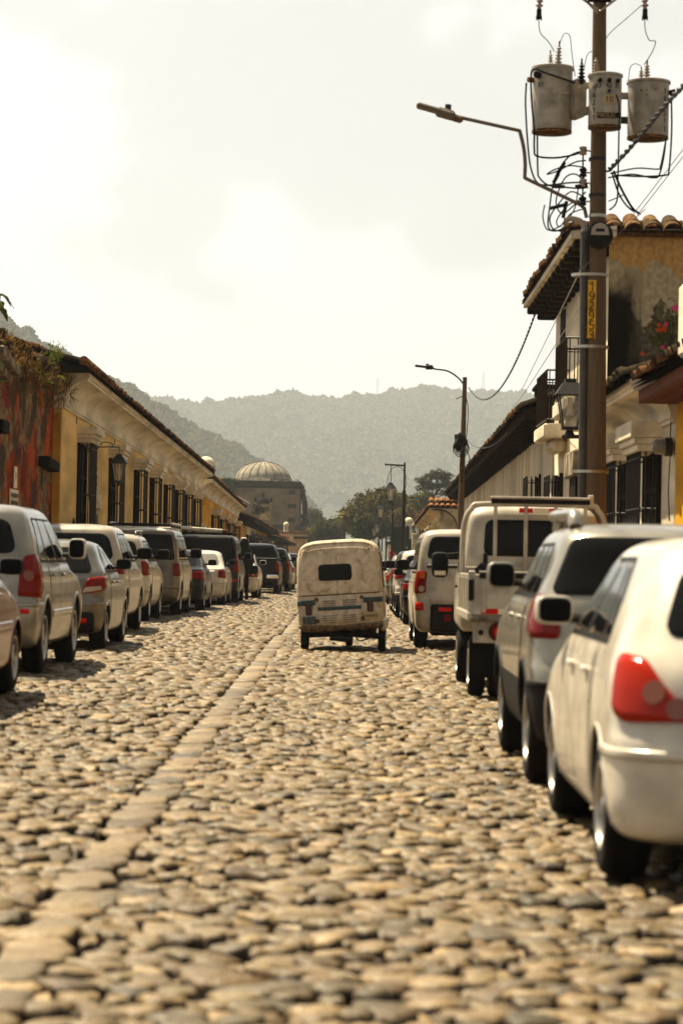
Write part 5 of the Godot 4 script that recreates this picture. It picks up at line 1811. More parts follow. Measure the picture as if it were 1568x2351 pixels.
	var loops := [
		[[[1208, 190], [1206, 240], [1211, 330], [1218, 385], [1232, 418], [1255, 425], [1300, 420], [1345, 418]], 0.012, "black cable dropping from the left transformer's lug to the pole"],
		[[[1320, 190, -0.3], [1250, 166, -0.3], [1228, 158, -0.3], [1219, 170, -0.3], [1220, 230, -0.3], [1226, 300, -0.3], [1226, 340], [1232, 358], [1275, 362], [1320, 354], [1346, 342]], 0.013, "black cable looping over the left transformer's lid and down its face"],
		[[[1233, 310], [1234, 390], [1238, 408], [1256, 424], [1280, 428], [1325, 432], [1350, 430]], 0.012, "black cable under the left transformer bending to the splices"],
		[[[1414, 218, -0.56], [1420, 240, -0.6], [1420, 300, -0.58], [1418, 400, -0.3], [1415, 462, -0.2], [1398, 482, -0.15]], 0.011, "black cable running down from the middle transformer past the pole"],
		[[[1540, 216], [1541, 300], [1535, 390], [1526, 402], [1470, 405], [1410, 402]], 0.012, "black cable from the right transformer's lug curving back to the pole"],
		[[[1532, 240], [1527, 330], [1515, 395], [1500, 408], [1450, 400], [1395, 408]], 0.011, "second black cable inside the right transformer's loop"],
		[[[1527, 326], [1516, 380], [1508, 388], [1460, 386], [1400, 398]], 0.010, "short upper cable of the right transformer's loop"],
		[[[1408, 392], [1424, 430], [1450, 476], [1470, 492]], 0.016, "thick black cable leaving the pole down to the tiled roof"],
		[[[1404, 395], [1418, 440], [1436, 470], [1455, 486]], 0.012, "thinner black cable beside the thick one to the tiled roof"],
		[[[1346, 344], [1310, 356], [1285, 385], [1270, 420], [1262, 470], [1258, 520], [1275, 530], [1300, 520]], 0.011, "long hanging loop of black cable left of the pole"],
		[[[1345, 420], [1322, 400], [1300, 405], [1285, 430], [1276, 465], [1290, 490], [1318, 470], [1344, 440]], 0.010, "tangled middle loop of black cable left of the pole"],
		[[[1345, 455], [1310, 440], [1280, 470], [1262, 500], [1270, 526], [1295, 528], [1318, 508], [1345, 508]], 0.010, "lowest sagging loop of black cable near the meter"],
		[[[1344, 385], [1310, 380], [1275, 388], [1255, 400], [1280, 392], [1320, 372], [1345, 368]], 0.010, "flat upper loop of black cable left of the pole"],
		[[[1250, 470], [1246, 500], [1258, 528], [1290, 515], [1318, 480], [1328, 430], [1345, 400]], 0.009, "outermost loop of thin cable below the street light arm"],
		[[[1345, 470], [1325, 462], [1300, 474], [1278, 505], [1285, 520], [1310, 490], [1345, 478]], 0.009, "small inner loop of cable behind the street light arm"],
		[[[1396, 462], [1420, 452], [1432, 446]], 0.008, "short stub of wire tied right of the pole"],
		[[[1236, 45], [1240, 75], [1258, 95], [1272, 118]], 0.006, "thin wire from the left cut-out to the left transformer's bushing"],
		[[[1282, 108], [1290, 85], [1298, 76], [1308, 84], [1312, 120], [1316, 150], [1320, 175]], 0.005, "thin wire arching over the left transformer"],
		[[[1479, 42], [1481, 70], [1490, 92], [1504, 95], [1496, 120], [1478, 148]], 0.006, "thin kinked wire from the right cut-out to the right transformer"],
		[[[1472, 152], [1458, 146], [1446, 155], [1442, 185]], 0.005, "thin wire arch at the right transformer's second bushing"],
		[[[1368, 152], [1378, 118], [1396, 80], [1440, 40], [1480, 5]], 0.005, "thin wire rising right from the pole to the top edge"],
		[[[1340, 160], [1346, 130], [1356, 118], [1364, 130], [1366, 150]], 0.005, "small wire hoop between the middle transformer's bushings"],
	]
	for q in loops:
		wire("cable", q[2], zpts(q[0], z), q[1], M.black)
		k += 1
	k = 0
	for q in [[[1296, 372], [1280, 398]], [[1282, 398], [1270, 420]], [[1266, 428], [1296, 428]], [[1320, 428], [1348, 424]], [[1262, 478], [1296, 470]], [[1300, 462], [1292, 500]]]:
		solo("cable_splice", tube_mesh(zpts(q, z - 0.02), 0.024, 7), M.black, ["taped splice highest in the cable tangle left of the pole", "taped splice second from the top of the cable tangle", "taped splice on the horizontal cable left of the pole", "taped splice nearest the pole", "taped splice on the low hanging loops", "upright taped splice beside the street light arm"][k % 6], "splice", "taped cable splices")
		k += 1
	k = 0
	for q in [[1338, 346], [1338, 396], [1338, 420], [1337, 462]]:
		var o := at(q[0], q[1], z)
		var t := thing("spool_insulator", ["topmost", "second", "third", "lowest"][k % 4] + " spool insulator on the rack left of the concrete pole", "insulator", o, 0, "spool insulators on the pole rack")
		b = MB.new(); b.lathe([Vector2(0.003, -0.05), Vector2(0.045, -0.05), Vector2(0.05, -0.03), Vector2(0.03, 0), Vector2(0.05, 0.03), Vector2(0.045, 0.05), Vector2(0.003, 0.05)], 12)
		part(t, "spool", b.done(), M.black if k % 2 else M.porcelain)
		part(t, "bolt", tube_mesh([Vector3(0, 0, 0), Vector3(0.13, 0.0, 0)], 0.012, 6), M.porcelain)
		k += 1
	solo("spool_rack", tube_mesh(zpts([[1338, 350], [1337, 470]], z + 0.02), 0.012, 6), M.black, "thin upright rod joining the spool insulators left of the pole", "rod")
	# twisted service cables
	solo("twisted_cable", twisted(resample(spline(zpts([[1395, 392, -0.2], [1440, 345, -1.5], [1490, 285, -3], [1540, 225, -4.5], [1600, 165, -6], [1760, 10, -9.5], [2050, -260, -14]], z)), 240), 0.018, 15), M.iron, "thick twisted cable rising right from the concrete pole past the right transformer", "cable")
	var c0 := at(1378, 560, z - 0.1); var c1 := at(1333, 705, 0.5 + 46.0)
	solo("twisted_cable", twisted(resample(sag(at(1340, 540, 41.0), at(1234, 702, 52.0), 0.02), 130), 0.018, 24), M.iron, "twisted cable fixed along the eave of the two-storey house", "cable")
	solo("twisted_cable", twisted(resample(sag(at(1234, 702, 52.0), at(1076, 890, 80.0), 1.05), 150), 0.016, 34), M.iron, "twisted cable sagging from the two-storey eave to the farther concrete pole", "cable")
	for q in [[1568, 340, 1453, 492, "upper of two thin wires crossing the sky right of the pole"], [1568, 366, 1462, 494, "lower of two thin wires crossing the sky right of the pole"]]:
		wire("thin_wire", q[4], [at(q[0] + 400, q[1] - 520, 33), at(q[2], q[3], 41.3)], 0.008, M.porcelain, false)
	wire("guy_wire", "thin straight wire slanting across the meter and pole down to the boarded house", [at(1480, 480, z - 0.35), at(1332, 620, z - 0.35), at(1200, 890, 60)], 0.007, M.porcelain, false)
	wire("guy_wire", "faint thin wire beside the slanting one against the sky by the two-storey house", [at(1340, 690, 45), at(1205, 900, 62), at(1140, 985, 75)], 0.009, M.porcelain, false)
	# --- the farther concrete pole with its lamp
	var z2 := 80.0
	var f2 := at(1054, 1262, z2); f2.y = 0.15
	var t2p := at(1067, 866, z2)
	var p2 := thing("concrete_pole", "slender concrete pole with curved lamp arm before the boarded house", "pole", f2)
	arc_pole(p2, "shaft", Vector3.ZERO, t2p - f2, 0.125, 0.070, M.concrete, 16)
	var pts := []
	for q in [[1064, 882], [1050, 866], [1028, 852], [1004, 848], [992, 846]]: pts.append(at(q[0], q[1], z2) - f2)
	part(p2, "lamp_arm", tube_mesh(spline(pts), 0.028, 6), M.iron)
	b = MB.new(); b.bbox(at(974, 842, z2) - f2, Vector3(0.62, 0.07, 0.2), 0.02, Basis(Vector3.BACK, -0.10)); part(p2, "lamp_head", b.done(), M.iron)
	b = MB.new(); b.bbox(at(985, 843, z2) - f2, Vector3(0.24, 0.15, 0.2), 0.03); part(p2, "housing", b.done(), M.iron)
	part(p2, "photocell", tube_mesh([at(981, 840, z2) - f2, at(981, 835, z2) - f2], 0.05, 8), M.iron)
	part(p2, "cable_coil", rock(9, Vector3(0.22, 0.30, 0.2)), M.black, Transform3D(Basis(), at(1057, 1014, z2) - f2))
	for i in 4:
		pts = []
		for m in 10:
			var a := TAU * m / 9.0
			pts.append(at(1058, 1018 + i * 4, z2 - 0.12) - f2 + Vector3(cos(a) * (0.18 + 0.03 * i), sin(a) * 0.28, 0.02 * i))
		part(p2, "cable_loop", tube_mesh(pts, 0.016, 4), M.black)
	var np2 := at(1060, 1078, z2 - 0.13) - f2
	part(p2, "number_plate", box_mesh(np2, Vector3(0.14, 0.86, 0.01)), M.rust)
	for i in 6: part(p2, "numeral", text_mesh("192957"[i], 0.16, 0.006, true), M.ink, Transform3D(Basis(), np2 + Vector3(0, 0.33 - i * 0.135, 0.006)))
	k = 0
	for q in [[[1066, 900], [1074, 935], [1072, 990], [1068, 1010]], [[1066, 905], [1056, 912], [1046, 916]], [[1066, 1030], [1078, 1052], [1070, 1085]]]:
		wire("thin_cable", ["loose cable hanging down the right of the farther pole", "short cable stub left of the farther pole's top", "loose cable loop below the coil on the farther pole"][k % 3], zpts(q, z2), 0.014, M.black)
		k += 1
	wire("span_wire", "thin wire dipping right from the farther pole to the boarded house roof", sag(at(1070, 1008, z2), at(1192, 955, 56), 0.5), 0.010, M.iron, false)

# ------------------------------------------------------------------ lamp posts and signs
func lamp_post(label: String, x: float, ytop: float, lx: float, lytop: float, z: float, s: float, thick: float) -> void:
	var top := at(x + 4, ytop, z)
	var foot := top; foot.y = 0.15; foot.x = top.x - 0.02
	var t := thing("lamp_post", label, "lamp post", foot, 0, "black lamp posts along the right pavement")
	var h := top.y - foot.y
	part(t, "post", tube_mesh([Vector3.ZERO, Vector3(0, h * 0.62, 0), Vector3(0.0, h * 0.625, 0), Vector3(0, h * 0.78, 0)], [thick, thick * 0.85, thick * 0.8, thick * 0.8], 10), M.iron)
	part(t, "mast", tube_mesh([Vector3(0, h * 0.77, 0), Vector3(0, h, 0)], thick * 0.45, 8), M.iron)
	var ly := at(x, lytop, z).y - foot.y + 0.62 * s
	var dx := at(lx, lytop, z).x - foot.x
	part(t, "arm", tube_mesh([Vector3(0, ly + 0.05, 0), Vector3(dx * 1.35, ly + 0.08, 0), Vector3(dx * 1.45, ly + 0.08, 0)], [0.04 * s, 0.035 * s, 0.07 * s], 6), M.iron)
	var pts := []
	for k in 12:
		var a := -0.5 + PI * 1.45 * k / 11.0
		pts.append(Vector3(dx * 0.55 + cos(a) * 0.35 * s, ly - 0.55 * s + sin(a) * 0.55 * s, 0))
	part(t, "scroll", tube_mesh(pts, 0.012 * s, 4), M.iron)
	part(t, "hook", tube_mesh([Vector3(dx, ly + 0.06, 0), Vector3(dx, ly - 0.62 * s, 0)], 0.014 * s, 5), M.iron)
	var head := Node3D.new(); head.name = "lantern"; t.add_child(head)
	head.position = Vector3(dx, ly - 0.60 * s, 0)
	lantern_parts(head, s, true)

func build_lamps_and_signs() -> void:
	lamp_post("tallest black lamp post with hanging lantern before the hazy hill", 926, 1062, 897, 1110, 115.0, 1.30, 0.105)
	lamp_post("second black lamp post, left of the tallest one and behind the stop sign", 899, 1137, 874, 1158, 158.0, 1.42, 0.10)
	lamp_post("third lamp post, its lantern small and just left of the second one", 884, 1190, 866, 1203, 228.0, 1.35, 0.10)
	lamp_post("fourth lamp post with a lantern low behind the taxi roof", 874, 1207, 859, 1214, 282.0, 1.35, 0.10)
	lamp_post("fifth tiny lamp post far off above the taxi's right corner", 866, 1216, 852, 1222, 330.0, 1.30, 0.10)
	lamp_post("farthest tiny lamp post above the taxi roof", 858, 1224, 843, 1228, 385.0, 1.30, 0.10)
	# stop sign
	var z := 168.0
	var p := at(900, 1275, z)
	var s := thing("stop_sign", "red octagonal ALTO stop sign half hidden by the second lamp post", "sign", Vector3(p.x, 0.15, p.z - 0.0))
	var oct := PackedVector2Array()
	for k in 8: oct.append(Vector2(cos(PI / 8 + k * PI / 4), sin(PI / 8 + k * PI / 4)) * 0.31)
	var b := MB.new(); b.prism(oct, 0.02)
	part(s, "plate", b.done(), M.sign_red, Transform3D(Basis(), Vector3(0, p.y - 0.15, 0)))
	part(s, "lettering", text_mesh("ALTO", 0.22, 0.008), M.trim, Transform3D(Basis(), Vector3(0, p.y - 0.15, 0.026)))
	part(s, "post", tube_mesh([Vector3(0, 0, -0.02), Vector3(0, p.y - 0.1, -0.02)], 0.03, 6), M.iron)
	part(s, "lower_plate", box_mesh(Vector3(0, p.y - 0.15 - 0.46, 0), Vector3(0.56, 0.15, 0.02), 0.004), M.trim)
	var mb := thing("meter_box", "small pale gabled box above the stop sign", "box", at(893, 1260, 172))
	part(mb, "body", box_mesh(Vector3(0, 0, 0), Vector3(0.25, 0.44, 0.2), 0.02), M.trim)
	b = MB.new(); b.prism(PackedVector2Array([Vector2(-0.19, 0), Vector2(0.19, 0), Vector2(0, 0.11)]), 0.24)
	part(mb, "gable", b.done(), M.trim, Transform3D(Basis(), Vector3(0, 0.22, -0.12)))
	part(mb, "hole", tube_mesh([Vector3(0, 0.02, 0.09), Vector3(0, 0.02, 0.108)], 0.03, 8), M.black)
	part(mb, "stand", tube_mesh([Vector3(0, -0.2, 0), Vector3(0, -1.9, 0)], 0.04, 6), M.iron)
	for q in [[877, 1275, 190, "pale narrow notice board left of the stop sign"], [866, 1240, 240, "small white plate on a post far down the right side"]]:
		var n := thing("street_notice", q[3], "notice", at(q[0], q[1], q[2]))
		part(n, "plate", box_mesh(Vector3.ZERO, Vector3(0.16, 0.55, 0.03), 0.005), M.trim)
		part(n, "stand", tube_mesh([Vector3(0, -0.25, -0.02), Vector3(0, -2.2, -0.02)], 0.03, 5), M.iron)
	var og := thing("orange_sign", "small orange square sign at the end of the cream house", "sign", at(933, 1240, 230))
	part(og, "plate", box_mesh(Vector3.ZERO, Vector3(0.28, 0.28, 0.04), 0.005), M.amber_lens)
	part(og, "stand", tube_mesh([Vector3(0.05, -0.1, -0.03), Vector3(0.05, -2.6, -0.03)], 0.03, 5), M.iron)

# ------------------------------------------------------------------ vehicles
# A body is a stack of rounded plan outlines: at each height a half width, a rear and a front end and how deep their corners are rounded.
class Body:
	var tab := []                 # rows of [y, w, zr, zf, cr, cf]
	var nr := 3.0
	var nf := 2.6
	func _init(keys: Array, nrear := 3.0, nfront := 2.6, per := 5) -> void:
		nr = nrear; nf = nfront
		for k in keys.size() - 1:
			var p0: Array = keys[maxi(k - 1, 0)]; var p1: Array = keys[k]; var p2: Array = keys[k + 1]; var p3: Array = keys[mini(k + 2, keys.size() - 1)]
			for s in per:
				var t := float(s) / per
				var row := []
				for c in 6:
					var lo := minf(p1[c], p2[c]); var hi := maxf(p1[c], p2[c])
					var m1: float = (p2[c] - p0[c]) * 0.5; var m2: float = (p3[c] - p1[c]) * 0.5
					var v := cubic_interp(p1[c], p2[c], m1, m2, t)
					row.append(clampf(v, lo, hi) if c == 0 else v)
				tab.append(row)
		tab.append(keys[-1])
	func cubic_interp(a: float, b: float, m1: float, m2: float, t: float) -> float:
		var t2 := t * t; var t3 := t2 * t
		return (2 * t3 - 3 * t2 + 1) * a + (t3 - 2 * t2 + t) * m1 + (-2 * t3 + 3 * t2) * b + (t3 - t2) * m2
	func ev(y: float) -> Array:
		var k := 0
		while k < tab.size() - 2 and tab[k + 1][0] < y: k += 1
		var a: Array = tab[k]; var b: Array = tab[k + 1]
		var t := clampf((y - a[0]) / maxf(b[0] - a[0], 1e-5), 0.0, 1.0)
		var r := []
		for c in 6: r.append(lerpf(a[c], b[c], t))
		return r
	func side(z: float, y: float) -> Vector3:
		var c := ev(y)
		var x: float = c[1]
		if z > c[2] - c[4]: x *= pow(maxf(0.0, 1.0 - pow(clampf((z - c[2] + c[4]) / c[4], 0, 1), nr)), 1.0 / nr)
		elif z < c[3] + c[5]: x *= pow(maxf(0.0, 1.0 - pow(clampf((c[3] + c[5] - z) / c[5], 0, 1), nf)), 1.0 / nf)
		return Vector3(x, y, z)
	func rear(x: float, y: float) -> Vector3:
		var c := ev(y)
		return Vector3(x, y, c[2] - c[4] + c[4] * pow(maxf(0.0, 1.0 - pow(minf(absf(x) / c[1], 1.0), nr)), 1.0 / nr))
	func front(x: float, y: float) -> Vector3:
		var c := ev(y)
		return Vector3(x, y, c[3] + c[5] - c[5] * pow(maxf(0.0, 1.0 - pow(minf(absf(x) / c[1], 1.0), nf)), 1.0 / nf))
	func corner(s: float, y: float) -> Vector3:
		var c := ev(y)
		if s > 1.0: return Vector3(c[1], y, c[2] - c[4] - (s - 1.0))
		var a := s * PI * 0.5
		return Vector3(c[1] * signf(a) * pow(absf(sin(a)), 2.0 / nr), y, c[2] - c[4] + c[4] * pow(maxf(cos(a), 0.0), 2.0 / nr))
	func s_of(frac: float) -> float:
		return asin(clampf(pow(frac, nr * 0.5), 0, 1)) * 2.0 / PI
	func point(mode: String, a: float, y: float, sg: float) -> Vector3:
		var p: Vector3
		match mode:
			"side": p = side(a, y)
			"rear": p = rear(a, y)
			"front": p = front(a, y)
			_: p = corner(a, y)
		if mode == "side" or mode == "corner": p.x *= sg
		return p

func rpoly(p: Array, r: float) -> PackedVector2Array:
	var out := PackedVector2Array()
	var n := p.size()
	for k in n:
		var a: Vector2 = p[(k - 1 + n) % n]; var b: Vector2 = p[k]; var c: Vector2 = p[(k + 1) % n]
		var ra := minf(r, (a - b).length() * 0.45); var rc := minf(r, (c - b).length() * 0.45)
		var s := b + (a - b).normalized() * ra; var e := b + (c - b).normalized() * rc
		for i in 5:
			var t := i / 4.0
			out.append(s * (1 - t) * (1 - t) + b * 2 * t * (1 - t) + e * t * t)
	return out

# a thin shell that lies on the body over an outline given in the body's own coordinates
func shell(bd: Body, mode: String, poly: PackedVector2Array, off: float, sg := 1.0, ny := 5, step := 0.12) -> ArrayMesh:
	var av := []
	for p in poly: av.append(p.x)
	av.sort()
	var cols := []
	for k in av.size():
		if cols.size() and av[k] - cols[-1] < 0.003: continue
		if cols.size():
			var gap: float = av[k] - cols[-1]
			var c0: float = cols[-1]
			var m := int(gap / step)
			for i in range(1, m + 1): cols.append(c0 + gap * i / (m + 1))
		cols.append(av[k])
	var rows := []
	for j in ny + 3: rows.append(PackedVector3Array())
	var ncol := cols.size()
	for i in range(-1, ncol + 1):
		var a: float = cols[clampi(i, 0, ncol - 1)]
		var aq := clampf(a, cols[0] + 0.0006, cols[-1] - 0.0006)
		var lo := 1e9; var hi := -1e9
		for k in poly.size():
			var p := poly[k]; var q := poly[(k + 1) % poly.size()]
			if (p.x <= aq) != (q.x <= aq):
				var y := lerpf(p.y, q.y, (aq - p.x) / (q.x - p.x))
				lo = minf(lo, y); hi = maxf(hi, y)
		if lo > hi: lo = poly[0].y; hi = lo
		for j in range(-1, ny + 2):
			var y := lerpf(lo, hi, clampf(float(j) / ny, 0, 1))
			var p := bd.point(mode, a, y, sg)
			var du := bd.point(mode, a + 0.01, y, sg) - bd.point(mode, a - 0.01, y, sg)
			var dv := bd.point(mode, a, y + 0.01, sg) - bd.point(mode, a, y - 0.01, sg)
			var n := du.cross(dv).normalized()
			var ref := Vector3(sg, 0, 0) if mode == "side" else Vector3(0, 0, 1) if mode == "rear" else Vector3(0, 0, -1) if mode == "front" else Vector3(p.x, 0, 0.6)
			if n.dot(ref) < 0: n = -n
			var edge := i < 0 or i >= ncol or j < 0 or j > ny
			rows[j + 1].append(p + n * (off if not edge else -0.015))
	var b := MB.new()
	b.grid(rows)
	return b.done()

func skin(bd: Body, y0: float, y1: float, arches: Array, per_side := 40) -> ArrayMesh:
	var v := PackedVector3Array()
	var rings := []
	for r in bd.tab:
		if r[0] >= y0 - 1e-4 and r[0] <= y1 + 1e-4: rings.append(r)
	if rings.size() and rings[0][0] > y0 + 0.004 and y0 > bd.tab[0][0]: rings.push_front(bd.ev(y0))
	if rings[-1][0] < y1 - 0.004 and y1 < bd.tab[-1][0]: rings.append(bd.ev(y1))
	var half := []
	for r in rings:
		var pts := PackedVector3Array()
		for k in 11:
			var a := PI * 0.5 * k / 10.0
			pts.append(Vector3(r[1] * pow(sin(a), 2.0 / bd.nr), r[0], r[2] - r[4] + r[4] * pow(maxf(cos(a), 0.0), 2.0 / bd.nr)))
		for k in range(1, per_side):
			pts.append(Vector3(r[1], r[0], lerpf(r[2] - r[4], r[3] + r[5], float(k) / per_side)))
		for k in 9:
			var a := PI * 0.5 * (1.0 - k / 8.0)
			pts.append(Vector3(r[1] * pow(sin(a), 2.0 / bd.nf), r[0], r[3] + r[5] - r[5] * pow(maxf(cos(a), 0.0), 2.0 / bd.nf)))
		half.append(pts)
	var hn: int = half[0].size()
	var n := hn * 2 - 2
	for pts in half:
		for k in hn: v.append(pts[k])
		for k in range(hn - 2, 0, -1): v.append(Vector3(-pts[k].x, pts[k].y, pts[k].z))
	var inside := PackedByteArray(); inside.resize(v.size())
	for i in v.size():
		for a in arches:
			var c := bd.ev(v[i].y)
			if absf(v[i].x) < c[1] * 0.55: continue
			var d := Vector2(v[i].z - a[0], v[i].y - a[1])
			var in_it: bool = d.length() < a[2] if d.y > 0 else absf(d.x) < a[2]
			if in_it:
				inside[i] = 1
				var s := signf(v[i].x)
				var q: Vector2 = d.normalized() * a[2] if d.y > 0 else Vector2(signf(d.x) * a[2], d.y)
				var p := bd.side(a[0] + q.x, a[1] + q.y)
				v[i] = Vector3(p.x * s, p.y, p.z)
	var idx := PackedInt32Array()
	for i in rings.size() - 1:
		for j in n:
			var a := i * n + j; var b := i * n + (j + 1) % n; var c := b + n; var d := a + n
			for t in [[a, b, c], [a, c, d]]:
				if inside[t[0]] and inside[t[1]] and inside[t[2]]: continue
				idx.append(t[0]); idx.append(t[1]); idx.append(t[2])
	var nr := PackedVector3Array(); nr.resize(v.size())
	for k in range(0, idx.size(), 3):
		var f := (v[idx[k + 2]] - v[idx[k]]).cross(v[idx[k + 1]] - v[idx[k]])
		nr[idx[k]] += f; nr[idx[k + 1]] += f; nr[idx[k + 2]] += f
	var b := MB.new()
	b.v = v; b.idx = idx
	for i in nr.size():
		b.n.append(nr[i].normalized() if nr[i].length_squared() > 1e-18 else Vector3.UP)
		b.c.append(Color.WHITE); b.uv.append(Vector2.ZERO)
	return b.done()

var wheel_cache := {}
func wheel(t: Node3D, p: Vector3, R: float, w: float, sg: float, rim_mat: Material) -> void:
	var key := [R, w]
	if not wheel_cache.has(key):
		var b := MB.new()
		b.lathe([Vector2(R * 0.62, -w * 0.5 + 0.01), Vector2(R * 0.66, -w * 0.5), Vector2(R * 0.90, -w * 0.5), Vector2(R * 0.97, -w * 0.42), Vector2(R, -w * 0.3), Vector2(R, w * 0.3), Vector2(R * 0.97, w * 0.42), Vector2(R * 0.90, w * 0.5), Vector2(R * 0.66, w * 0.5), Vector2(R * 0.62, w * 0.5 - 0.01), Vector2(R * 0.60, w * 0.2)], 36)
		var g := MB.new()
		for k in 44:
			var a := TAU * k / 44.0
			g.box(Vector3(cos(a) * R, 0, sin(a) * R), Vector3(0.008, w * 0.62, R * 0.07), Basis(Vector3.UP, -a))
		var rb := MB.new()
		rb.lathe([Vector2(R * 0.62, w * 0.45), Vector2(R * 0.60, w * 0.40), Vector2(R * 0.57, w * 0.18), Vector2(R * 0.2, w * 0.12), Vector2(0.003, w * 0.12)], 30)
		for k in 7:
			var a := TAU * k / 7.0
			rb.bbox(Vector3(cos(a) * R * 0.34, w * 0.30, sin(a) * R * 0.34), Vector3(R * 0.52, w * 0.18, R * 0.13), 0.008, Basis(Vector3.UP, -a))
		rb.smooth_lathe([Vector2(0.003, w * 0.46), Vector2(R * 0.12, w * 0.44), Vector2(R * 0.16, w * 0.3)], 14)
		rb.lathe([Vector2(R * 0.655, w * 0.47), Vector2(R * 0.64, w * 0.505), Vector2(R * 0.60, w * 0.49), Vector2(R * 0.585, w * 0.40)], 30)
		wheel_cache[key] = [b.done(), g.done(), rb.done()]
	var basis := Basis(Vector3(0, 1, 0), Vector3(sg, 0, 0), Vector3(0, 0, -sg)) if sg > 0 else Basis(Vector3(0, 1, 0), Vector3(-1, 0, 0), Vector3(0, 0, 1))
	var o := Node3D.new()
	o.name = "wheel"
	t.add_child(o, true)
	if String(o.name) != "wheel": o.name = "wheel_%03d" % int(String(o.name).trim_prefix("wheel"))
	o.transform = Transform3D(basis, p)
	part(o, "tyre", wheel_cache[key][0], M.rubber)
	part(o, "tread", wheel_cache[key][1], M.rubber)
	part(o, "rim", wheel_cache[key][2], rim_mat)

func keys_for(kind: String, l: float, hw: float, H: float) -> Array:
	match kind:
		"hatch":
			return [[0.21, hw - 0.10, l - 0.14, -l + 0.2, 0.40, 0.6], [0.25, hw - 0.05, l - 0.06, -l + 0.10, 0.42, 0.62], [0.36, hw - 0.015, l - 0.01, -l + 0.02, 0.45, 0.65], [0.52, hw - 0.004, l, -l, 0.46, 0.66], [0.63, hw, l - 0.005, -l + 0.01, 0.46, 0.66], [0.69, hw, l - 0.035, -l + 0.06, 0.46, 0.7],
				[0.82, hw - 0.006, l - 0.06, -l + 0.28, 0.46, 0.75], [0.92, hw - 0.018, l - 0.09, -l + 0.70, 0.45, 0.7], [0.99, hw - 0.035, l - 0.13, -l + 1.02, 0.44, 0.6], [1.06, hw - 0.06, l - 0.18, -l + 1.22, 0.43, 0.5], [H * 0.82, hw - 0.14, l - 0.33, -l + 1.66, 0.40, 0.4], [H * 0.92, hw - 0.205, l - 0.46, -l + 1.98, 0.40, 0.35], [H * 0.965, hw - 0.26, l - 0.58, -l + 2.18, 0.42, 0.4], [H * 0.99, hw - 0.38, l - 0.85, -l + 2.38, 0.42, 0.4], [H, hw - 0.60, l - 1.2, -l + 2.6, 0.2, 0.2], [H + 0.002, 0.02, 0.1, 0.0, 0.02, 0.02]]
		"suv":
			return [[0.27, hw - 0.12, l - 0.16, -l + 0.2, 0.34, 0.5], [0.32, hw - 0.06, l - 0.06, -l + 0.10, 0.34, 0.52], [0.44, hw - 0.02, l - 0.005, -l + 0.02, 0.36, 0.55], [0.60, hw - 0.004, l, -l, 0.36, 0.55], [0.72, hw, l - 0.01, -l + 0.01, 0.36, 0.55], [0.80, hw, l - 0.05, -l + 0.06, 0.36, 0.6],
				[0.94, hw - 0.004, l - 0.065, -l + 0.22, 0.36, 0.7], [1.03, hw - 0.014, l - 0.08, -l + 0.72, 0.36, 0.6], [1.08, hw - 0.025, l - 0.09, -l + 1.12, 0.36, 0.5], [1.15, hw - 0.045, l - 0.105, -l + 1.32, 0.36, 0.45], [H - 0.34, hw - 0.12, l - 0.19, -l + 1.80, 0.36, 0.4], [H - 0.15, hw - 0.185, l - 0.27, -l + 2.12, 0.36, 0.4], [H - 0.07, hw - 0.235, l - 0.34, -l + 2.28, 0.38, 0.4], [H - 0.025, hw - 0.33, l - 0.52, -l + 2.5, 0.40, 0.4], [H, hw - 0.60, l - 0.9, -l + 2.8, 0.2, 0.2], [H + 0.002, 0.02, 0.1, 0.0, 0.02, 0.02]]
		"van":
			return [[0.27, hw - 0.10, l - 0.14, -l + 0.2, 0.28, 0.5], [0.33, hw - 0.04, l - 0.04, -l + 0.10, 0.28, 0.5], [0.46, hw - 0.01, l, -l + 0.02, 0.28, 0.5], [0.66, hw, l - 0.005, -l, 0.28, 0.5], [0.90, hw, l - 0.03, -l + 0.06, 0.28, 0.5],
				[1.06, hw - 0.01, l - 0.04, -l + 0.35, 0.28, 0.5], [1.12, hw - 0.02, l - 0.045, -l + 0.75, 0.28, 0.45], [1.20, hw - 0.035, l - 0.05, -l + 0.95, 0.28, 0.4], [H - 0.34, hw - 0.075, l - 0.09, -l + 1.45, 0.27, 0.4], [H - 0.15, hw - 0.12, l - 0.14, -l + 1.72, 0.27, 0.35], [H - 0.06, hw - 0.17, l - 0.20, -l + 1.9, 0.30, 0.35], [H - 0.02, hw - 0.27, l - 0.34, -l + 2.1, 0.34, 0.35], [H, hw - 0.55, l - 0.7, -l + 2.5, 0.2, 0.2], [H + 0.002, 0.02, 0.1, 0.0, 0.02, 0.02]]
		"sedan":
			return [[0.20, hw - 0.10, l - 0.14, -l + 0.2, 0.40, 0.6], [0.26, hw - 0.05, l - 0.05, -l + 0.08, 0.42, 0.62], [0.38, hw - 0.015, l - 0.005, -l + 0.02, 0.45, 0.65], [0.54, hw, l, -l, 0.46, 0.66], [0.68, hw, l - 0.02, -l + 0.04, 0.46, 0.7], [0.84, hw - 0.01, l - 0.05, -l + 0.3, 0.45, 0.75], [0.94, hw - 0.03, l - 0.08, -l + 0.75, 0.42, 0.7], [0.99, hw - 0.05, l - 0.16, -l + 1.1, 0.36, 0.55], [1.02, hw - 0.07, l - 0.46, -l + 1.28, 0.30, 0.45], [1.10, hw - 0.10, l - 0.66, -l + 1.45, 0.30, 0.4], [H * 0.86, hw - 0.16, l - 0.92, -l + 1.78, 0.32, 0.35], [H * 0.945, hw - 0.22, l - 1.14, -l + 2.05, 0.36, 0.35], [H * 0.985, hw - 0.34, l - 1.4, -l + 2.28, 0.36, 0.35], [H, hw - 0.6, l - 1.7, -l + 2.5, 0.1, 0.1], [H + 0.002, 0.02, 0.02, -0.05, 0.01, 0.01]]
	return []

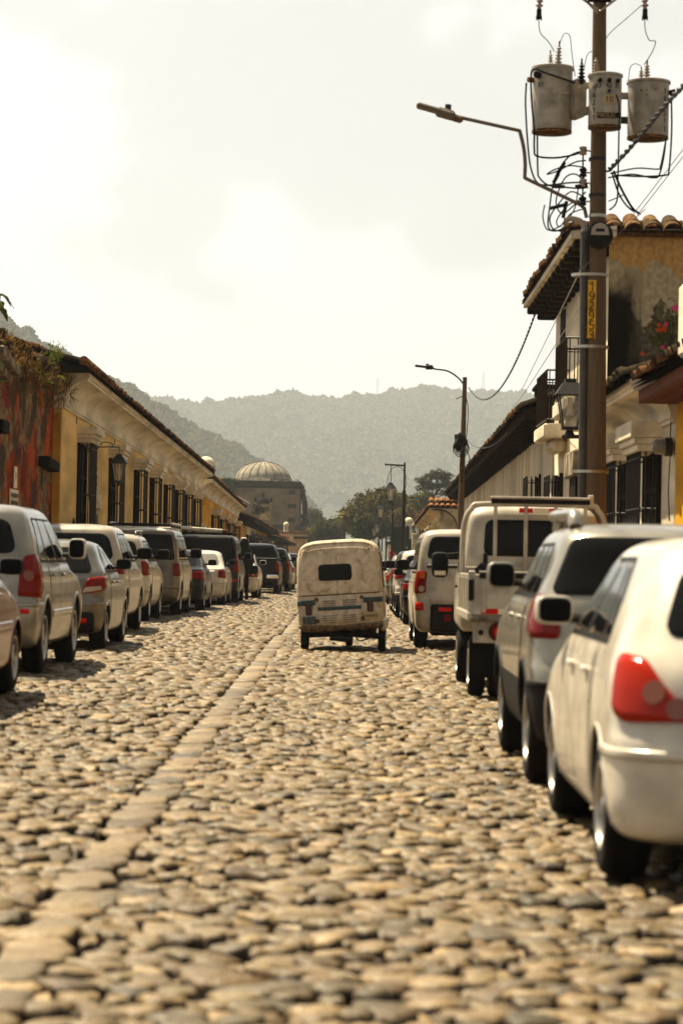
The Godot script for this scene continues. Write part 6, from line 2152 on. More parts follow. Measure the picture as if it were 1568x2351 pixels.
func strip(a: Array, w: float, m: float) -> PackedVector2Array:
	return PackedVector2Array([Vector2(a[0], a[1] - w * 0.5), Vector2(a[0] + m, a[1] - w * 0.5), Vector2(a[0] + m, a[1] + w * 0.5), Vector2(a[0], a[1] + w * 0.5)])

# s: what sets this car apart
func car(called: String, label: String, category: String, kind: String, pos: Vector3, turn: float, s: Dictionary) -> Node3D:
	var L: float = s.L; var W: float = s.W; var H: float = s.H
	var l := L * 0.5; var hw := W * 0.5
	var t := thing(called, label, category, pos, turn, s.get("group", "parked cars along the cobbled street"))
	var boxy := kind == "suv" or kind == "van"
	var bd := Body.new(keys_for(kind, l, hw, H), s.get("nr", 3.6 if boxy else 2.9), 2.6, 4)
	var pm: Material = s.paint
	var R: float = s.get("R", 0.35 if boxy else 0.305)
	var zr: float = l - s.get("oh", 0.78); var zf: float = zr - s.get("wb", L * 0.60)
	var A: float = R + (0.075 if boxy else 0.055)
	var ar := [[zr, R, A], [zf, R, A]]
	var clad: float = s.get("clad", 0.0)
	var yb: float = 1.17 if boxy else 1.03
	if kind == "van": yb = 1.20
	if clad > 0.0:
		part(t, "body", skin(bd, clad, 9.0, ar), pm)
		part(t, "lower_cladding", skin(bd, 0.0, clad, ar), M.plastic)
	else:
		part(t, "body", skin(bd, 0.0, 9.0, ar), pm)
	part(t, "underbody", box_mesh(Vector3(0, 0.52, 0), Vector3(W - 0.50, 0.62, L - 0.62), 0.05), M.black)
	part(t, "axle", tube_mesh([Vector3(-hw + 0.2, R, zr), Vector3(hw - 0.2, R, zr)], 0.05, 8), M.black)
	part(t, "exhaust", tube_mesh([Vector3(-0.35, 0.24, l - 0.9), Vector3(-0.38, 0.24, l - 0.04)], 0.03, 8), M.iron)
	for sg in [1.0, -1.0]:
		for z in [zr, zf]:
			wheel(t, Vector3(sg * (hw - 0.125), R, z), R, 0.21, sg, s.get("rim", M.alloy))
	for sg in [1.0, -1.0]:
		for a in ar:
			var pts := []
			for k in 15:
				var an := -0.12 + (PI + 0.24) * k / 14.0
				var q: Vector3 = bd.side(a[0] + cos(an) * A, a[1] + sin(an) * A)
				pts.append(Vector3(sg * (q.x - 0.004), q.y, q.z))
			part(t, "arch_trim", tube_mesh(pts, s.get("lip", 0.012), 6), s.get("lip_mat", pm))
	# glass
	var yt: float = H * (0.925 if not boxy else 0.905)
	if s.has("yt"): yt = s.yt
	var g0 := yb + 0.03
	var fb := func(y: float) -> float: return bd.ev(y)[3] + 0.30
	var rq: float = s.get("rq", 0.46 if boxy else 0.62)
	var rbnd := func(y: float) -> float: return bd.ev(y)[2] - rq
	var cuts: Array = s.get("cuts", [0.0, 0.40, 0.76, 1.0] if boxy else [0.0, 0.44, 0.84, 1.0])
	for sg in [1.0, -1.0]:
		for k in cuts.size() - 1:
			var f0: float = cuts[k]; var f1: float = cuts[k + 1]
			var p := []
			var gap := 0.028
			p.append(Vector2(lerpf(fb.call(g0), rbnd.call(g0), f0) + gap, g0))
			p.append(Vector2(lerpf(fb.call(g0), rbnd.call(g0), f1) - gap, g0))
			p.append(Vector2(lerpf(fb.call(yt), rbnd.call(yt), f1) - gap, yt))
			p.append(Vector2(lerpf(fb.call(yt), rbnd.call(yt), f0) + gap, yt))
			part(t, "side_window", shell(bd, "side", rpoly(p, 0.05), 0.003, sg, 5, 0.2), s.get("glass", M.glass))
		# black pillars and window line
		var pl := [Vector2(fb.call(g0) - 0.03, g0 - 0.03), Vector2(rbnd.call(g0) + 0.03, g0 - 0.03), Vector2(rbnd.call(yt) + 0.03, yt + 0.025), Vector2(fb.call(yt) - 0.03, yt + 0.025)]
		part(t, "window_surround", shell(bd, "side", rpoly(pl, 0.06), 0.0012, sg, 5, 0.2), s.get("surround", M.plastic))
		# doors
		var zd0: float = zf + A + 0.06
		var zmid: float = lerpf(fb.call(g0), rbnd.call(g0), cuts[1])
		var zd2: float = lerpf(fb.call(g0), rbnd.call(g0), cuts[2])
		var y0 := 0.36 if not boxy else 0.46
		y0 = maxf(y0, clad + 0.02)
		for q in [[zd0, zmid - 0.006, 0], [zmid + 0.006, minf(zd2, zr + 0.25), 1]]:
			var dp := [Vector2(q[0], y0), Vector2(q[1], y0), Vector2(q[1], yb - 0.02), Vector2(q[0], yb - 0.02)]
			if q[2] == 1:
				var zc := minf(q[1], zr - A - 0.04)
				dp = [Vector2(q[0], y0), Vector2(zc, y0), Vector2(q[1], R + A + 0.06), Vector2(q[1], yb - 0.02), Vector2(q[0], yb - 0.02)]
			var door := part(t, "door", shell(bd, "side", rpoly(dp, 0.05), 0.005, sg, 6, 0.18), pm)
			var hp := bd.side(q[1] - 0.20, yb - 0.13)
			part(door, "handle", box_mesh(Vector3(sg * (hp.x + 0.022), hp.y, hp.z), Vector3(0.028, 0.035, 0.19), 0.012), s.get("handle", pm))
		for q in [zd0 - 0.004, zmid, minf(zd2, zr + 0.25) + 0.004]:
			var lo: float = y0 if q < zr - A - 0.02 else R + A + 0.07
			part(t, "door_gap", shell(bd, "side", PackedVector2Array([Vector2(q - 0.006, lo), Vector2(q + 0.006, lo), Vector2(q + 0.006, yb - 0.02), Vector2(q - 0.006, yb - 0.02)]), 0.0035, sg, 5, 0.2), M.ink)
		if s.get("moulding", false):
			part(t, "side_moulding", shell(bd, "side", rpoly([Vector2(zf + A + 0.06, 0.58), Vector2(zr - A - 0.05, 0.58), Vector2(zr - A - 0.05, 0.66), Vector2(zf + A + 0.06, 0.66)], 0.02), 0.014, sg, 3, 0.3), s.get("moulding_mat", pm))
		# mirror
		var mz: float = fb.call(g0) - 0.02
		var mp := bd.side(mz, yb + 0.05)
		var mm: Material = s.get("mirror", pm)
		var mh: float = s.get("mirror_h", 0.15 if not boxy else 0.19)
		var mw: float = s.get("mirror_w", 0.21 if not boxy else 0.22)
		var mc := Vector3(sg * (mp.x + 0.07 + mw * 0.5), yb + 0.04 + mh * 0.5, mz + 0.02)
		var mo := part(t, "mirror", rounded_block(mw, mh, 0.14), mm, Transform3D(Basis(Vector3.UP, -sg * 0.12), mc))
		part(mo, "mirror_glass", rounded_block(mw * 0.88, mh * 0.84, 0.02), s.get("mirror_glass", M.glass), Transform3D(Basis(), Vector3(0, 0, 0.070)))
		part(mo, "mirror_arm", box_mesh(Vector3(-sg * mw * 0.52, -mh * 0.28, -0.01), Vector3(0.16, 0.05, 0.06), 0.02), M.plastic)
	# rear glass, screen
	var ry0: float = s.get("ry0", yb + 0.02); var ry1: float = s.get("ry1", yt + 0.01)
	if kind == "sedan" and not s.has("ry0"): ry0 = 1.06
	var rw: float = s.get("rw", 0.86)
	var rg := [Vector2(-bd.ev(ry0)[1] * rw, ry0), Vector2(bd.ev(ry0)[1] * rw, ry0), Vector2(bd.ev(ry1)[1] * (rw - 0.02), ry1), Vector2(-bd.ev(ry1)[1] * (rw - 0.02), ry1)]
	part(t, "rear_window", shell(bd, "rear", rpoly(rg, s.get("rr", 0.10)), 0.005, 1.0, 6, 0.10), s.get("rear_glass", M.glass))
	var wy0: float = 1.10 if not boxy else 1.20
	var wg := [Vector2(-bd.ev(wy0)[1] * 0.85, wy0), Vector2(bd.ev(wy0)[1] * 0.85, wy0), Vector2(bd.ev(yt)[1] * 0.82, yt), Vector2(-bd.ev(yt)[1] * 0.82, yt)]
	part(t, "windscreen", shell(bd, "front", rpoly(wg, 0.08), 0.004, 1.0, 5, 0.15), M.glass)
	# tailgate seam as a slightly proud panel
	var tg: Array = s.get("gate", [0.50 if not boxy else 0.66, ry0 - 0.04, 0.74])
	if tg.size():
		var gp := [Vector2(-bd.ev(tg[0])[1] * (tg[2] - 0.06), tg[0]), Vector2(bd.ev(tg[0])[1] * (tg[2] - 0.06), tg[0]), Vector2(bd.ev(tg[1])[1] * tg[2], tg[1]), Vector2(-bd.ev(tg[1])[1] * tg[2], tg[1])]
		var gate := part(t, "tailgate", shell(bd, "rear", rpoly(gp, 0.06), 0.006, 1.0, 6, 0.1), pm)
		var py: float = s.get("plate_y", tg[0] + 0.14)
		var pp := bd.rear(0, py)
		part(gate, "licence_plate", box_mesh(pp + Vector3(0, 0, 0.016), Vector3(0.33, 0.15, 0.012), 0.004), M.plate)
		part(gate, "plate_recess", box_mesh(pp + Vector3(0, 0.02, 0.006), Vector3(0.52, 0.20, 0.008), 0.003), s.get("recess", pm))
		part(gate, "badge", tube_mesh([bd.rear(0, tg[1] - 0.1) + Vector3(0, 0, 0.0), bd.rear(0, tg[1] - 0.1) + Vector3(0, 0, 0.012)], 0.045, 14), M.chrome)
	# bumper step and reflectors
	var by: float = s.get("bumper_y", 0.62)
	if by > 0.0:
		part(t, "bumper_line", shell(bd, "corner", rpoly([Vector2(0.0, by - 0.03), Vector2(1.0 + 0.15, by - 0.03), Vector2(1.15, by + 0.01), Vector2(0.0, by + 0.01)], 0.01), 0.010, 1.0, 3, 0.08), s.get("bumper", pm))
		part(t, "bumper_line", shell(bd, "corner", rpoly([Vector2(0.0, by - 0.03), Vector2(1.0 + 0.15, by - 0.03), Vector2(1.15, by + 0.01), Vector2(0.0, by + 0.01)], 0.01), 0.010, -1.0, 3, 0.08), s.get("bumper", pm))
	var vy: float = s.get("valance", 0.0)
	if vy > 0.0:
		for sg in [1.0, -1.0]:
			part(t, "rear_valance", shell(bd, "corner", rpoly([Vector2(0.0, 0.24), Vector2(0.62, 0.24), Vector2(0.56, vy), Vector2(0.0, vy + 0.03)], 0.04), 0.006, sg, 4, 0.08), M.plastic)
	for q in s.get("reflectors", []):
		for sg in [1.0, -1.0]:
			part(t, "reflector", shell(bd, "corner", rpoly([Vector2(bd.s_of(q[0]), q[2]), Vector2(bd.s_of(q[1]), q[2]), Vector2(bd.s_of(q[1]), q[3]), Vector2(bd.s_of(q[0]), q[3])], 0.012), 0.010, sg, 3, 0.05), M.reflector)
	# tail lamps: outlines in (fraction of half width or 1 + metres along the side, height)
	for sg in [1.0, -1.0]:
		for q in s.get("lamps", []):
			var poly := []
			for p in q[0]: poly.append(Vector2(bd.s_of(p[0]) if p[0] <= 1.0 else p[0], p[1]))
			var lp := part(t, "tail_lamp", shell(bd, "corner", rpoly(poly, q[3] if q.size() > 3 else 0.05), q[2] if q.size() > 2 else 0.014, sg, 6, 0.05), q[1])
			for c in q[4] if q.size() > 4 else []:
				var o := bd.corner(bd.s_of(c[0]), c[1])
				var tn := (bd.corner(bd.s_of(c[0]) + 0.02, c[1]) - o).normalized()
				var tv := (bd.corner(bd.s_of(c[0]), c[1] + 0.02) - o).normalized()
				var nn := tn.cross(tv).normalized()
				if nn.z < 0: nn = -nn
				var a := o + nn * 0.010; var b2 := o + nn * 0.026
				a.x *= sg; b2.x *= sg
				part(lp, "lens_circle", tube_mesh([a, b2], c[2], 18), c[3])
	# extras
	if s.get("rails", false):
		for sg in [1.0, -1.0]:
			var rx: float = bd.ev(H - 0.05)[1] * 0.93
			var pts := []
			for q in [[l - 0.62, H - 0.03], [l - 0.68, H + 0.035], [l - 0.9, H + 0.05], [0.0, H + 0.06], [-l + 2.7, H + 0.05], [-l + 2.5, H - 0.03]]: pts.append(Vector3(sg * rx, q[1], q[0]))
			part(t, "roof_rail", tube_mesh(spline(pts, 4), s.get("rail_r", 0.018), 8), s.get("rail_mat", M.plastic))
	if s.get("antenna", false):
		part(t, "antenna", tube_mesh([Vector3(0, H - 0.02, l - 1.0), Vector3(0, H + 0.04, l - 0.94), Vector3(0, H + 0.10, l - 0.93)], [0.035, 0.022, 0.006], 8), M.plastic)
	if s.get("wiper", true):
		part(t, "wiper", tube_mesh([bd.rear(0.0, ry0 + 0.02) + Vector3(0, 0, 0.02), bd.rear(0.28, ry0 + 0.05) + Vector3(0, 0, 0.02)], 0.008, 4), M.black)
	return t

func rounded_block(w: float, h: float, d: float) -> ArrayMesh:
	var rows := []
	for e in [[0.0, -0.5], [0.55, -0.5], [0.86, -0.36], [1.0, 0.0], [0.97, 0.36], [0.9, 0.5], [0.0, 0.5]]:
		var row := PackedVector3Array()
		for k in 24:
			var a := TAU * k / 24.0
			var c := cos(a); var s := sin(a)
			row.append(Vector3(signf(c) * pow(absf(c), 0.5) * w * 0.5 * e[0], signf(s) * pow(absf(s), 0.5) * h * 0.5 * e[0], e[1] * d))
		rows.append(row)
	var b := MB.new()
	b.grid(rows, true)
	return b.done()

func build_cars() -> void:
	var C := "parked cars along the cobbled street"
	# ---------------- right row, nearest first
	car("white_hatchback", "white hatchback nearest on the right, with large red and clear tail lamps", "car", "hatch", Vector3(1.955, 0.015, -12.2), 0.0, {
		L = 4.25, W = 1.70, H = 1.535, paint = M.white_paint, R = 0.31, oh = 0.80, wb = 2.6, clad = 0.0, bumper_y = 0.60, plate_y = 0.74, rw = 0.80, ry0 = 1.08, ry1 = 1.40, rr = 0.09, mirror_h = 0.155, mirror_w = 0.20, antenna = true, yt = 1.405, rq = 0.66, cuts = [0.0, 0.46, 0.84, 1.0],
		lamps = [[[[0.58, 0.735], [0.93, 0.72], [0.972, 0.77], [0.972, 0.985], [0.95, 1.01], [0.84, 0.985]], M.bright_lens, 0.018, 0.05, [[0.79, 0.850, 0.052, M.smoked_lens], [0.68, 0.785, 0.048, M.smoked_lens]]]], gate = [0.52, 1.05, 0.60]})
	car("silver_sport_utility", "silver sport utility vehicle behind the nearest white hatchback, dark bumper and roof rails", "car", "suv", Vector3(1.98, 0.015, -16.9), 0.0, {
		L = 4.35, W = 1.76, H = 1.66, paint = M.silver, R = 0.35, oh = 0.72, wb = 2.62, clad = 0.64, bumper_y = 0.66, bumper = M.plastic, rails = true, rail_r = 0.045, rail_mat = M.silver, lip = 0.022, lip_mat = M.plastic, rw = 0.93, ry0 = 1.20, ry1 = 1.56, rr = 0.07, mirror = M.silver, mirror_h = 0.19, mirror_w = 0.2,
		lamps = [[[[0.80, 0.93], [0.99, 0.93], [1.03, 1.0], [1.02, 1.17], [0.99, 1.20], [0.82, 1.18]], M.dark_lens, 0.016, 0.05, [[0.90, 1.06, 0.05, M.red_lens]]]], gate = [0.70, 1.17, 0.78]})
	flatbed_truck()
	# pickup with a canopy
	var pu := car("white_canopy_pickup", "white pickup with canopy and tall tail lamps parked ahead of the flatbed truck", "pickup", "van", Vector3(1.90, 0.015, -41.2), 0.0, {
		L = 5.2, W = 1.80, H = 1.93, paint = M.white_dusty, R = 0.375, oh = 1.12, wb = 3.0, clad = 0.0, nr = 4.8, rw = 0.86, ry0 = 1.44, ry1 = 1.80, rr = 0.10, bumper_y = 0.0, mirror = M.plastic, mirror_h = 0.19, mirror_w = 0.24, wiper = false, yt = 1.76, plate_y = 0.60,
		reflectors = [[0.84, 0.98, 0.62, 0.74]],
		lamps = [[[[0.80, 0.90], [0.985, 0.88], [1.04, 0.98], [1.03, 1.20], [0.98, 1.25], [0.82, 1.24]], M.red_lens, 0.016, 0.05, [[0.88, 0.96, 0.05, M.clear_lens], [0.9, 1.17, 0.05, M.amber_lens]]]], gate = [0.72, 1.30, 0.80]})
	part(pu, "gate_top_trim", box_mesh(Vector3(0, 1.345, 2.55), Vector3(1.42, 0.03, 0.05), 0.01), M.chrome)
	part(pu, "gate_shadow_gap", box_mesh(Vector3(0, 1.315, 2.545), Vector3(1.44, 0.025, 0.04), 0.004), M.black)
	part(pu, "tow_bumper", box_mesh(Vector3(0.05, 0.50, 2.57), Vector3(1.40, 0.44, 0.16), 0.03), M.black)
	part(pu, "red_reflector_strip", box_mesh(Vector3(-0.42, 0.64, 2.66), Vector3(0.21, 0.065, 0.012), 0.003), M.reflector)
	part(pu, "round_red_lamp", tube_mesh([Vector3(-0.38, 0.50, 2.64), Vector3(-0.38, 0.50, 2.665)], 0.065, 18), M.dark_lens)
	for sg in [-1.0, 1.0]: part(pu, "mud_flap", box_mesh(Vector3(sg * 0.76, 0.36, 1.00), Vector3(0.26, 0.46, 0.02), 0.01), M.rubber)
	car("black_sedan", "glossy black car half hidden ahead of the white canopy pickup", "car", "sedan", Vector3(1.99, 0.02, -55.4), 0.0, {
		L = 4.5, W = 1.76, H = 1.47, paint = M.black_paint, mirror = M.black_paint, handle = M.chrome,
		lamps = [[[[0.72, 0.76], [1.0, 0.74], [1.12, 0.82], [1.0, 0.92], [0.74, 0.90]], M.dark_lens, 0.014, 0.04]]})
	car("white_crossover", "white crossover with thin red lamps and roof rails ahead of the black car", "car", "suv", Vector3(1.97, 0.02, -61.8), 0.0, {
		L = 4.5, W = 1.84, H = 1.69, paint = M.white_paint, clad = 0.56, R = 0.35, rails = true, rail_mat = M.plastic, mirror = M.plastic, mirror_h = 0.2, mirror_w = 0.28, lip = 0.03, lip_mat = M.plastic,
		lamps = [[[[0.66, 0.98], [1.0, 0.95], [1.16, 1.06], [1.0, 1.10], [0.68, 1.10]], M.red_lens, 0.014, 0.04]]})
	car("grey_sport_utility", "dark grey sport utility vehicle with pale roof ahead of the white crossover", "car", "suv", Vector3(1.95, 0.02, -67.9), 0.0, {
		L = 4.5, W = 1.80, H = 1.70, paint = M.grey_paint, mirror = M.black_paint, mirror_h = 0.2, mirror_w = 0.28,
		lamps = [[[[0.80, 0.92], [1.0, 0.92], [1.03, 1.2], [0.82, 1.2]], M.dark_lens, 0.014, 0.04]], reflectors = [[0.8, 0.95, 0.62, 0.67]]})
	car("silver_hatchback", "silver hatchback with curved roof partly seen beyond the dark grey vehicle", "car", "hatch", Vector3(1.95, 0.02, -80.2), 0.0, {
		L = 4.1, W = 1.72, H = 1.62, paint = M.silver_warm, lamps = [[[[0.76, 0.74], [1.0, 0.74], [1.05, 0.95], [0.8, 0.98]], M.red_lens, 0.014, 0.04]]})
	car("white_sedan", "white car farthest along the right row, just past the taxi's right side", "car", "sedan", Vector3(2.22, 0.02, -104.0), 0.0, {
		L = 4.3, W = 1.70, H = 1.46, paint = M.white_paint, lamps = [[[[0.7, 0.76], [1.0, 0.74], [1.1, 0.82], [1.0, 0.92], [0.72, 0.9]], M.red_lens, 0.014, 0.04]]})
	# ---------------- left row, nearest first
	car("red_car", "reddish brown car cut by the left edge of the view", "car", "hatch", Vector3(-3.90, 0.15, -20.85), 0.0, {
		L = 4.1, W = 1.72, H = 1.46, paint = M.red_paint, R = 0.31, wb = 2.5, oh = 0.75, moulding = true, mirror = M.plastic, mirror_h = 0.15,
		lamps = [[[[0.7, 0.74], [1.0, 0.74], [1.05, 0.9], [0.75, 0.92]], M.red_lens, 0.014, 0.04]]})
	car("silver_large_suv", "big silver sport utility vehicle with tall red lamps, nearest fully seen on the left", "car", "suv", Vector3(-4.17, 0.15, -27.25), 0.0, {
		L = 4.7, W = 1.86, H = 1.79, paint = M.silver, R = 0.37, oh = 0.85, wb = 2.75, clad = 0.0, bumper_y = 0.74, lip = 0.02, lip_mat = M.silver, moulding = true, mirror = M.white_paint, mirror_h = 0.24, mirror_w = 0.2, rw = 0.80, ry0 = 1.26, ry1 = 1.62, rr = 0.12, yt = 1.62, surround = M.plastic,
		lamps = [[[[0.76, 0.82], [1.0, 0.80], [1.04, 0.9], [1.02, 1.22], [0.99, 1.26], [0.88, 1.24], [0.80, 1.10]], M.red_lens, 0.016, 0.05, [[0.88, 1.03, 0.06, M.smoked_lens]]]], reflectors = [[0.76, 0.90, 0.64, 0.69]], gate = [0.78, 1.22, 0.72]})
	car("silver_hatchback", "small silver hatchback with swept red and clear lamps second on the left", "car", "hatch", Vector3(-4.13, 0.15, -33.95), 0.0, {
		L = 3.92, W = 1.69, H = 1.475, paint = M.silver_warm, R = 0.30, oh = 0.65, wb = 2.49, rw = 0.84, ry0 = 1.02, ry1 = 1.36, valance = 0.50, mirror = M.plastic, mirror_h = 0.15, antenna = true, reflectors = [[0.60, 0.74, 0.36, 0.42]],
		lamps = [[[[0.62, 0.74], [0.98, 0.80], [1.06, 0.90], [1.04, 0.97], [0.96, 0.98], [0.74, 0.95]], M.red_lens, 0.016, 0.05], [[[0.64, 0.752], [0.93, 0.80], [0.92, 0.85], [0.69, 0.83]], M.clear_lens, 0.020, 0.03]], gate = [0.56, 0.99, 0.62]})
	car("white_sport_utility", "white sport utility vehicle with pointed antenna rising behind the small silver hatchback", "car", "suv", Vector3(-4.56, 0.15, -40.75), 0.0, {
		L = 4.55, W = 1.82, H = 1.77, paint = M.white_dusty, R = 0.345, oh = 0.85, wb = 2.62, antenna = true, rw = 0.88, rr = 0.14, mirror = M.plastic, mirror_h = 0.2, mirror_w = 0.26,
		lamps = [[[[0.70, 0.98], [1.0, 0.96], [1.14, 1.08], [1.0, 1.13], [0.72, 1.12]], M.red_lens, 0.014, 0.04]]})
	car("white_crossover", "white crossover mostly hidden between the taller white vehicle and the tan people carrier", "car", "suv", Vector3(-4.80, 0.15, -48.3), 0.0, {
		L = 4.4, W = 1.80, H = 1.70, paint = M.white_dusty, R = 0.34, oh = 0.8, wb = 2.6, rails = true, rail_mat = M.silver, mirror = M.plastic, mirror_h = 0.2, mirror_w = 0.26,
		lamps = [[[[0.86, 0.90], [1.0, 0.90], [1.03, 1.0], [1.02, 1.16], [0.88, 1.17]], M.red_lens, 0.014, 0.04]]})
	var v5 := car("tan_van", "tan people carrier with a long roof rack and dark rear glass in the left row", "van", "van", Vector3(-4.60, 0.15, -53.9), 0.0, {
		L = 4.7, W = 1.82, H = 1.88, paint = M.tan_paint, R = 0.35, oh = 0.9, wb = 2.85, mirror = M.plastic, mirror_h = 0.22, mirror_w = 0.26, rw = 0.92, ry0 = 1.2, ry1 = 1.74, rr = 0.05, antenna = true,
		lamps = [[[[0.84, 0.86], [1.0, 0.86], [1.03, 0.9], [1.02, 1.12], [0.85, 1.13]], M.dark_lens, 0.014, 0.03]]})
	part(v5, "white_roof", shell(Body.new(keys_for("van", 2.35, 0.91, 1.885), 3.6), "rear", rpoly([Vector2(-0.62, 1.80), Vector2(0.62, 1.80), Vector2(0.5, 1.86), Vector2(-0.5, 1.86)], 0.02), 0.02, 1.0, 4, 0.15), M.white_paint)
	part(v5, "roof_panel", box_mesh(Vector3(0, 1.885, 0.2), Vector3(1.35, 0.05, 2.9), 0.02), M.white_paint)
	for sg in [-1.0, 1.0]:
		part(v5, "rack_rail", tube_mesh([Vector3(sg * 0.66, 1.98, 1.6), Vector3(sg * 0.66, 1.98, -1.1)], 0.03, 8), M.steel)
		for k in 4: part(v5, "rack_foot", box_mesh(Vector3(sg * 0.66, 1.92, 1.5 - k * 0.8), Vector3(0.05, 0.10, 0.08), 0.01), M.black)
	for k in 4: part(v5, "rack_bar", tube_mesh([Vector3(-0.66, 1.97, 1.4 - k * 0.8), Vector3(0.66, 1.97, 1.4 - k * 0.8)], 0.02, 6), M.black)
	car("dark_blue_sedan", "dark saloon with pale sky reflected on its roof after the tan people carrier", "car", "sedan", Vector3(-4.36, 0.15, -59.3), 0.0, {
		L = 4.3, W = 1.69, H = 1.46, paint = M.dark_paint, mirror = M.black_paint, lamps = [[[[0.66, 0.76], [1.0, 0.72], [1.12, 0.80], [1.0, 0.94], [0.70, 0.92]], M.red_lens, 0.014, 0.04]]})
	car("white_sedan", "white saloon with rounded boot ahead of the dark saloon in the left row", "car", "sedan", Vector3(-4.24, 0.15, -66.5), 0.0, {
		L = 4.4, W = 1.72, H = 1.47, paint = M.white_paint, mirror = M.plastic, rear_glass = M.haze_glass, lamps = [[[[0.76, 0.74], [1.0, 0.72], [1.06, 0.8], [1.0, 0.94], [0.80, 0.94]], M.red_lens, 0.014, 0.04]]})
	var v8 := car("black_minibus", "black minibus with white pipes on its roof rack in the left row", "van", "van", Vector3(-4.16, 0.15, -70.4), 0.0, {
		L = 4.7, W = 1.90, H = 1.92, paint = M.grey_paint, R = 0.36, oh = 0.9, wb = 2.85, mirror = M.black_paint, rw = 0.95, ry0 = 1.18, ry1 = 1.82, rr = 0.05, reflectors = [[0.8, 0.95, 0.60, 0.66]],
		lamps = [[[[0.82, 0.88], [1.0, 0.86], [1.03, 0.95], [1.02, 1.22], [0.90, 1.26]], M.red_lens, 0.014, 0.05]]})
	for k in 3: part(v8, "rack_bar", box_mesh(Vector3(0, 1.97, 1.4 - k * 1.1), Vector3(1.5, 0.05, 0.06), 0.01), M.black)
	for sg in [-1.0, 1.0]: part(v8, "rack_rail", tube_mesh([Vector3(sg * 0.72, 1.98, 1.7), Vector3(sg * 0.72, 1.98, -1.2)], 0.025, 6), M.black)
	var pipe := thing("roof_pipe", "white pipe carried crosswise on the black minibus roof rack", "pipe", Vector3(-4.35, 2.20, -68.9), 0.0)
	part(pipe, "tube", tube_mesh([Vector3(-0.82, 0.06, 0.2), Vector3(0.62, -0.02, 0.0)], 0.06, 12), M.white_paint)
	part(pipe, "end_cap", tube_mesh([Vector3(0.62, -0.02, 0.0), Vector3(0.78, -0.03, 0.0)], 0.055, 12), M.rust)
	part(pipe, "end_cap", tube_mesh([Vector3(-0.82, 0.06, 0.2), Vector3(-0.86, 0.062, 0.2)], 0.062, 12), M.black)
	car("white_compact_sedan", "white compact saloon standing clear of the row with its whole tail visible on the left", "car", "sedan", Vector3(-3.86, 0.15, -79.3), 0.0, {
		L = 4.35, W = 1.70, H = 1.50, paint = M.white_paint, rear_glass = M.haze_glass, mirror = M.white_paint, gate = [0.58, 0.98, 0.66],
		lamps = [[[[0.64, 0.68], [0.97, 0.68], [1.0, 0.9], [0.96, 0.96], [0.76, 0.93]], M.red_lens, 0.014, 0.03, [[0.8, 0.75, 0.04, M.clear_lens]]]]})
	var dp := car("black_canopy_pickup", "black pickup with ribbed canopy and chrome bumper corner on the left", "pickup", "suv", Vector3(-3.62, 0.13, -91.6), 0.0, {
		L = 5.2, W = 1.85, H = 1.86, paint = M.black_paint, R = 0.38, oh = 1.1, wb = 3.1, nr = 4.2, rw = 0.90, ry0 = 1.38, ry1 = 1.74, bumper_y = 0.0, rails = true, rail_mat = M.black_paint, plate_y = 0.60, wiper = false,
		lamps = [[[[0.84, 0.82], [1.0, 0.82], [1.02, 0.9], [1.02, 1.2], [0.86, 1.2]], M.red_lens, 0.014, 0.03]], gate = [0.66, 1.28, 0.78]})
	part(dp, "gate_top_trim", box_mesh(Vector3(0, 1.31, 2.54), Vector3(1.6, 0.02, 0.05), 0.006), M.chrome)
	for sg in [-1.0, 1.0]: part(dp, "bumper_corner", box_mesh(Vector3(sg * 0.66, 0.62, 2.56), Vector3(0.46, 0.17, 0.14), 0.04), M.chrome)
	part(dp, "tow_bar", box_mesh(Vector3(-0.1, 0.42, 2.6), Vector3(0.7, 0.06, 0.08), 0.01), M.iron)
	car("dark_sport_utility", "dark sport utility vehicle peeping past the black canopy pickup", "car", "suv", Vector3(-3.42, 0.12, -98.6), 0.0, {
		L = 4.7, W = 1.84, H = 1.76, paint = M.dark_paint, lamps = [[[[0.84, 0.84], [1.0, 0.84], [1.03, 0.95], [1.02, 1.2], [0.86, 1.2]], M.red_lens, 0.014, 0.03]]})
	car("white_hatchback", "white hatchback last but one on the left, beside the taxi's left edge", "car", "hatch", Vector3(-3.35, 0.12, -105.0), 0.0, {
		L = 4.1, W = 1.72, H = 1.56, paint = M.white_paint, lamps = [[[[0.76, 0.74], [1.0, 0.74], [1.05, 0.95], [0.8, 0.98]], M.red_lens, 0.014, 0.04]]})
	car("black_sedan", "black car last on the left, just before the taxi hides the row", "car", "hatch", Vector3(-3.10, 0.11, -111.0), 0.0, {
		L = 4.2, W = 1.74, H = 1.60, paint = M.black_paint, lamps = [[[[0.76, 0.74], [1.0, 0.74], [1.05, 0.95], [0.8, 0.98]], M.red_lens, 0.014, 0.04]]})

